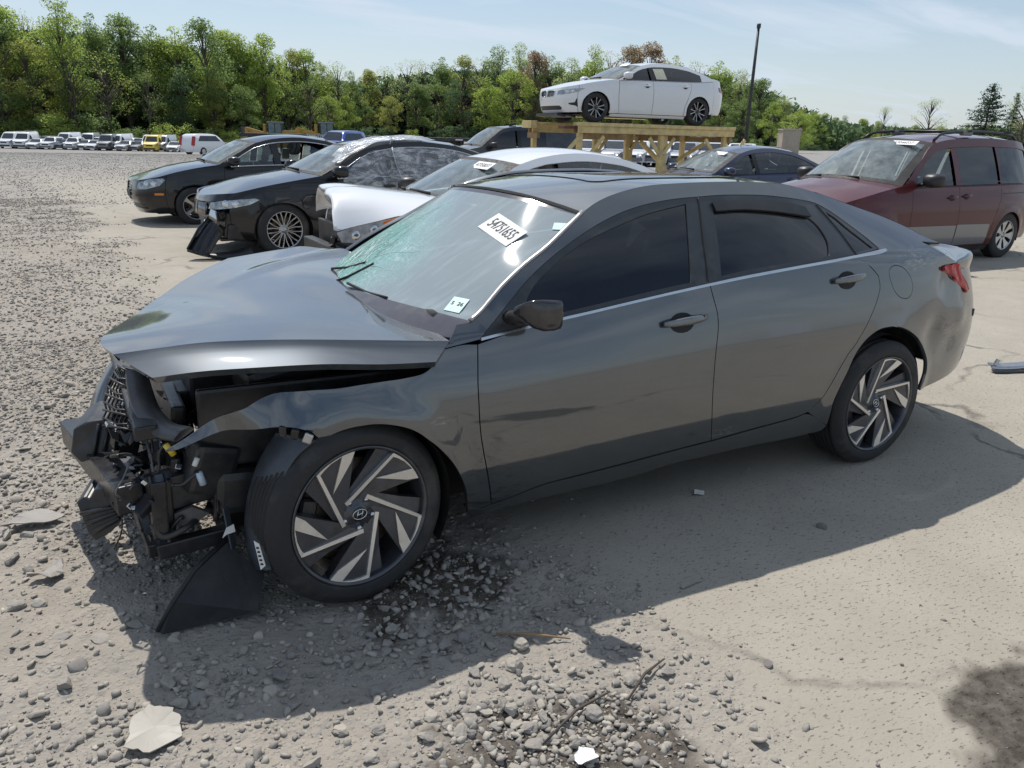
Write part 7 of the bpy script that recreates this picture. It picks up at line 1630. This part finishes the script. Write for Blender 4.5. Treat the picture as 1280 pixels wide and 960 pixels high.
def gravel():
    r=np.random.default_rng(8); v1=stone_variants(1,10,2); v2=stone_variants(2,8,3)
    def dens(X,Y,k=1):   # patchy: ruts full of stone, bare dirt between
        p=fbm(X*.9,Y*.9,3,77); q=fbm(X*.5+9,Y*1.7,3,81); return np.clip(npstep(.38,.62,p)*.8+npstep(.45,.65,q)*.6+.25,0,1)
    def field(n,x0,x1,y0,y1,s0,s1,pw,dk=1,edge=True):
        X=r.uniform(x0,x1,n);Y=r.uniform(y0,y1,n); keep=r.uniform(size=n)<gravel_mask(X,Y)*dens(X,Y)*dk; X,Y=X[keep],Y[keep]; return X,Y,s0+(s1-s0)*r.uniform(size=len(X))**pw
    def tone(n): return np.clip(r.normal(.68,.2,n),0,1)
    X,Y,S=field(150000,-3.2,1.1,-2.4,3.4,.0028,.022,5); scatter('gravel',X,Y,S,tone(len(X)),v1,'loose grey gravel on the dirt left of the wreck',.2,1)
    X,Y,S=field(1100,-2.6,.9,-2.3,2.5,.014,.036,2.2); scatter('coarse_gravel',X,Y,S,tone(len(X)),v2,'coarse grey stones on the dirt around the wreck front',.15,2)
    X,Y,S=field(130000,-7,2.5,3.2,17,.006,.027,3.2,1.0); scatter('gravel',X,Y,S,tone(len(X))*.92,v1,'grey gravel spread over the lot left of the parked cars',.2,3)
    n=90000; X=r.uniform(-16,14,n); Y=15+55*r.uniform(0,1,n)**1.3; X=X*(1+np.maximum(Y-30,0)/60); k=r.uniform(size=n)<np.clip(gravel_mask(X,Y),.3,1); X,Y=X[k],Y[k]; scatter('gravel',X,Y,r.uniform(.012,.032,len(X)),tone(len(X))*.9,stone_variants(1,5,12),'grey gravel on the far part of the lot',.25,4)
    # crumbs on the concrete
    n=2600; X=r.uniform(.3,5.0,n); Y=r.uniform(-2.6,.2,n); k=r.uniform(size=n)<np.exp(-np.maximum(X-.5,0)*1.1)+.06; X,Y=X[k],Y[k]; scatter('grit',X,Y,.0025+.010*r.uniform(size=len(X))**4,tone(len(X))*.8,v1,'small grit scattered on the concrete',.2,5)
    # the pebble heap at the front edge of the concrete
    n=1500; X=r.normal(.22,.22,n); Y=r.normal(-1.80,.14,n); scatter('pebbles',X,Y,.004+.017*r.uniform(size=n)**2.5,tone(n),v2,'pebbles heaped on the damp dirt patch in the foreground',.1,6)
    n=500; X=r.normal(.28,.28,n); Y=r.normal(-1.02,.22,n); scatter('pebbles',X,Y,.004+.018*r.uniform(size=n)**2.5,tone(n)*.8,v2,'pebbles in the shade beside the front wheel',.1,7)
gravel()
def rocks():
    """stones that can be picked out one by one"""
    v=stone_variants(3,9,31); ms=[]; r=random.Random(17)
    for V,F in v:
        me=bpy.data.meshes.new('rock'); me.from_pydata([tuple(p) for p in V],[],[tuple(int(i) for i in f) for f in F]); a=me.attributes.new('tone','FLOAT','POINT'); a.data.foreach_set('value',np.full(len(V),.55,np.float32)); me.materials.append(M_STONE); ms.append(me)
    tones={}
    def rock(x,y,s,label,group=None,tn=.55,sq=1.0,k=None,nm='rock'):
        k=r.randrange(len(ms)) if k is None else k; key=(k,round(tn,1))
        if key not in tones:
            me=ms[k].copy(); me.attributes['tone'].data.foreach_set('value',np.full(len(me.vertices),round(tn,1),np.float32)); tones[key]=me
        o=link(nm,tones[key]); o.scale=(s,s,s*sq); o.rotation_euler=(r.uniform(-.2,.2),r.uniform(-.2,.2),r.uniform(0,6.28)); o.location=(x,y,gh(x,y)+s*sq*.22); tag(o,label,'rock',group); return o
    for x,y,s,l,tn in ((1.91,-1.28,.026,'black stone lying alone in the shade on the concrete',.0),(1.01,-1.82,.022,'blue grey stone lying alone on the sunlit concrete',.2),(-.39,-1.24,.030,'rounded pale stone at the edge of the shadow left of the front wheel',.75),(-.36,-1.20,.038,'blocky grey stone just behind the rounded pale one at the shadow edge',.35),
        (.60,-.98,.045,'flat topped grey stone alone in the shade right of the oil patch',.4),(.30,-1.46,.036,'pale angular stone standing in the sun by the shadow edge',.85),(.38,-1.36,.034,'pale upright stone with a splinter of wood beside it',.85),(.16,-1.34,.028,'smooth round stone at the right end of the stone cluster in the shade',.5),
        (-.92,-.92,.036,'grey stone alone at the far left edge of the sunlit dirt',.45),(.70,-1.70,.03,'grey stone at the end of the dark stick',.5)): rock(x,y,s,l,None,tn)
    nm_=lambda t:'dark' if t<.35 else ('mid grey' if t<.55 else ('light grey' if t<.75 else 'pale tan')); sz=lambda s:'small' if s<.022 else ('middling' if s<.029 else 'large')
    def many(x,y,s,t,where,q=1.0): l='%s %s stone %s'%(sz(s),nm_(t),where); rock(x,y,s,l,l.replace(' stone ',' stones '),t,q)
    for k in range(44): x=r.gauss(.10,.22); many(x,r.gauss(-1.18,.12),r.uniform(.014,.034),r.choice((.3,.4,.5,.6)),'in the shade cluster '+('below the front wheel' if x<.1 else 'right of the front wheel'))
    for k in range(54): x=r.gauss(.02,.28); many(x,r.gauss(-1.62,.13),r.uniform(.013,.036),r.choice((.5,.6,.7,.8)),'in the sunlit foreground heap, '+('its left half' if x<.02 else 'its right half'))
    for k in range(80):
        x=r.uniform(-1.6,-.35); y=r.uniform(-1.15,1.6)
        if x>-.62 and y>-.9: x-=.6
        many(x,y,r.uniform(.013,.040),r.choice((.4,.5,.6,.7,.8)),'on the sunlit dirt '+('at the lower left' if y<-.3 else ('left of the crash foam' if y<.5 else 'left of the crumpled hood')),r.choice((.5,.7,1)))
rocks()
def debris():
    def flat(nm,pts,z,th,mat,label,cat,curl=.0):
        rj=random.Random(len(label)); sz_=max(math.dist(pts[0],q) for q in pts); q_=[]
        for a_,b_ in zip(pts,pts[1:]+pts[:1]):
            for i in range(4): q_.append((lerp(a_[0],b_[0],i/4)+rj.uniform(-1,1)*sz_*.035,lerp(a_[1],b_[1],i/4)+rj.uniform(-1,1)*sz_*.035))
        pts=q_
        c=sum((Vector((x,y,0)) for x,y in pts),Vector())/len(pts); n=len(pts); g0=gh(c.x,c.y)+z; k=3
        V=[];F=[]
        for t_ in (0,1):
            V.append((c.x,c.y,g0+(.0 if t_ else -th)+.0))
            for q in (.5,1):
                for i,(x,y) in enumerate(pts): V.append((lerp(c.x,x,q),lerp(c.y,y,q),g0+(0 if t_ else -th)+curl*q*q*math.sin(i*.55+1)))
        m=1+2*n
        for b_ in (0,m):
            for i in range(n):
                j=(i+1)%n; f=[(b_,b_+1+i,b_+1+j),(b_+1+i,b_+1+n+i,b_+1+n+j,b_+1+j)]
                F+= f if b_ else [q[::-1] for q in f]
        for i in range(n): j=(i+1)%n; F.append((1+n+i,1+n+j,m+1+n+j,m+1+n+i))
        o=obj(nm,V,F,mat,None,smooth=False); tag(o,label,cat); return o
    pl=plain('dusty clear plastic',(.33,.305,.265),.5,0,.12,14,.2,.1); gp=plain('dusty grey shard',(.27,.25,.225),.6,0,.15,20,.2,.1)
    x,y=-.71,-1.24; flat('plastic_sheet',[(x-.07,y-.05),(x-.02,y-.09),(x+.06,y-.07),(x+.07,y-.0),(x+.05,y+.07),(x+.0,y+.10),(x-.05,y+.05)],.022,.003,pl,'torn pale plastic sheet lying on the dirt at the lower left','plastic sheet',.004)
    x,y=-.97,-.24; flat('plastic_shard',[(x-.06,y-.01),(x+.02,y-.05),(x+.06,y-.02),(x+.05,y+.05),(x+.01,y+.03)],.03,.003,gp,'grey pointed plastic shard on the dirt left of the wreck','shard',.012)
    x,y=-1.02,.22; flat('plastic_shard',[(x-.10,y-.03),(x+.05,y-.06),(x+.12,y),(x+.03,y+.06),(x-.07,y+.05)],.03,.004,gp,'pale flat shard beside the crash foam on the dirt','shard',.01)
    x,y=1.10,-1.36; flat('tape_strip',[(x-.05,y-.015),(x+.05,y+.0),(x+.05,y+.02),(x-.05,y+.008)],.006,.002,pl,'pale strip of tape lying in the shade on the concrete','tape',.002)
    x,y=.27,-1.88; flat('paper_scrap',[(x-.03,y-.02),(x+.03,y-.02),(x+.035,y+.015),(x+.0,y+.03),(x-.03,y+.01)],.022,.002,M_WHITEP,'crumpled white scrap shining in the foreground pebbles','paper',.005)
    for x,y,dx,dy,l in ((.62,-1.70,.11,.05,'dark curved stick on the dirt beside the concrete'),(.42,-1.36,.10,-.07,'splinter of wood between the pale stones'),(.34,-1.74,.14,.04,'dark stick across the damp foreground patch')):
        w=M_WOOD2 if 'splinter' in l else plain('dark stick',(.07,.055,.045),.8,0,.2,20,.2,.1); V,F=tube_geo([(x-dx,y-dy,gh(x-dx,y-dy)+.012),(x,y+.012,gh(x,y)+.022),(x+dx,y+dy,gh(x+dx,y+dy)+.012)],[.003,.005,.0025],7); tag(obj('stick',V,F,w,None),l,'stick')
    # broken silver trim on the concrete at the right edge
    x,y=5.16,-.28; P=[(x-.16,y+.06,.035),(x-.08,y+.02,.03),(x+.05,y-.02,.03),(x+.22,y-.05,.03)]; V,F=sheet_geo(catmull(P,4),catmull([(a+.02,b+.05,c+.03) for a,b,c in P],4),.008); t=thing('broken_trim','broken silver and black car trim lying on the concrete at the right','car trim',(0,0,0)); obj('silver_strip',V,F,M_SILVER,t); V,F=sheet_geo([(a-.01,b-.03,.012) for a,b,c in P],[(a+.03,b+.02,.018) for a,b,c in P],.006); obj('black_backing',V,F,M_BLACK,t); box('clip',(x-.10,y+.07,.07),(.05,.03,.05),M_SILVER,t,(.3,.2,.5),.008)
    tag(box('bottle_cap',(-.555,-.64,gh(-.555,-.64)+.02),(.028,.02,.03),plain('bright blue plastic',(.03,.25,.62),.4,0,.1,20,0,0),None,(.3,.2,.1),.006),'bright blue plastic bit hanging by the splash shield','plastic')
    o=flat('white_chip',[(1.62,-.80),(1.66,-.82),(1.69,-.79),(1.65,-.77)],.012,.003,M_WHITEP,'tiny white chip in the shade beside the sill','chip',.004)
debris()
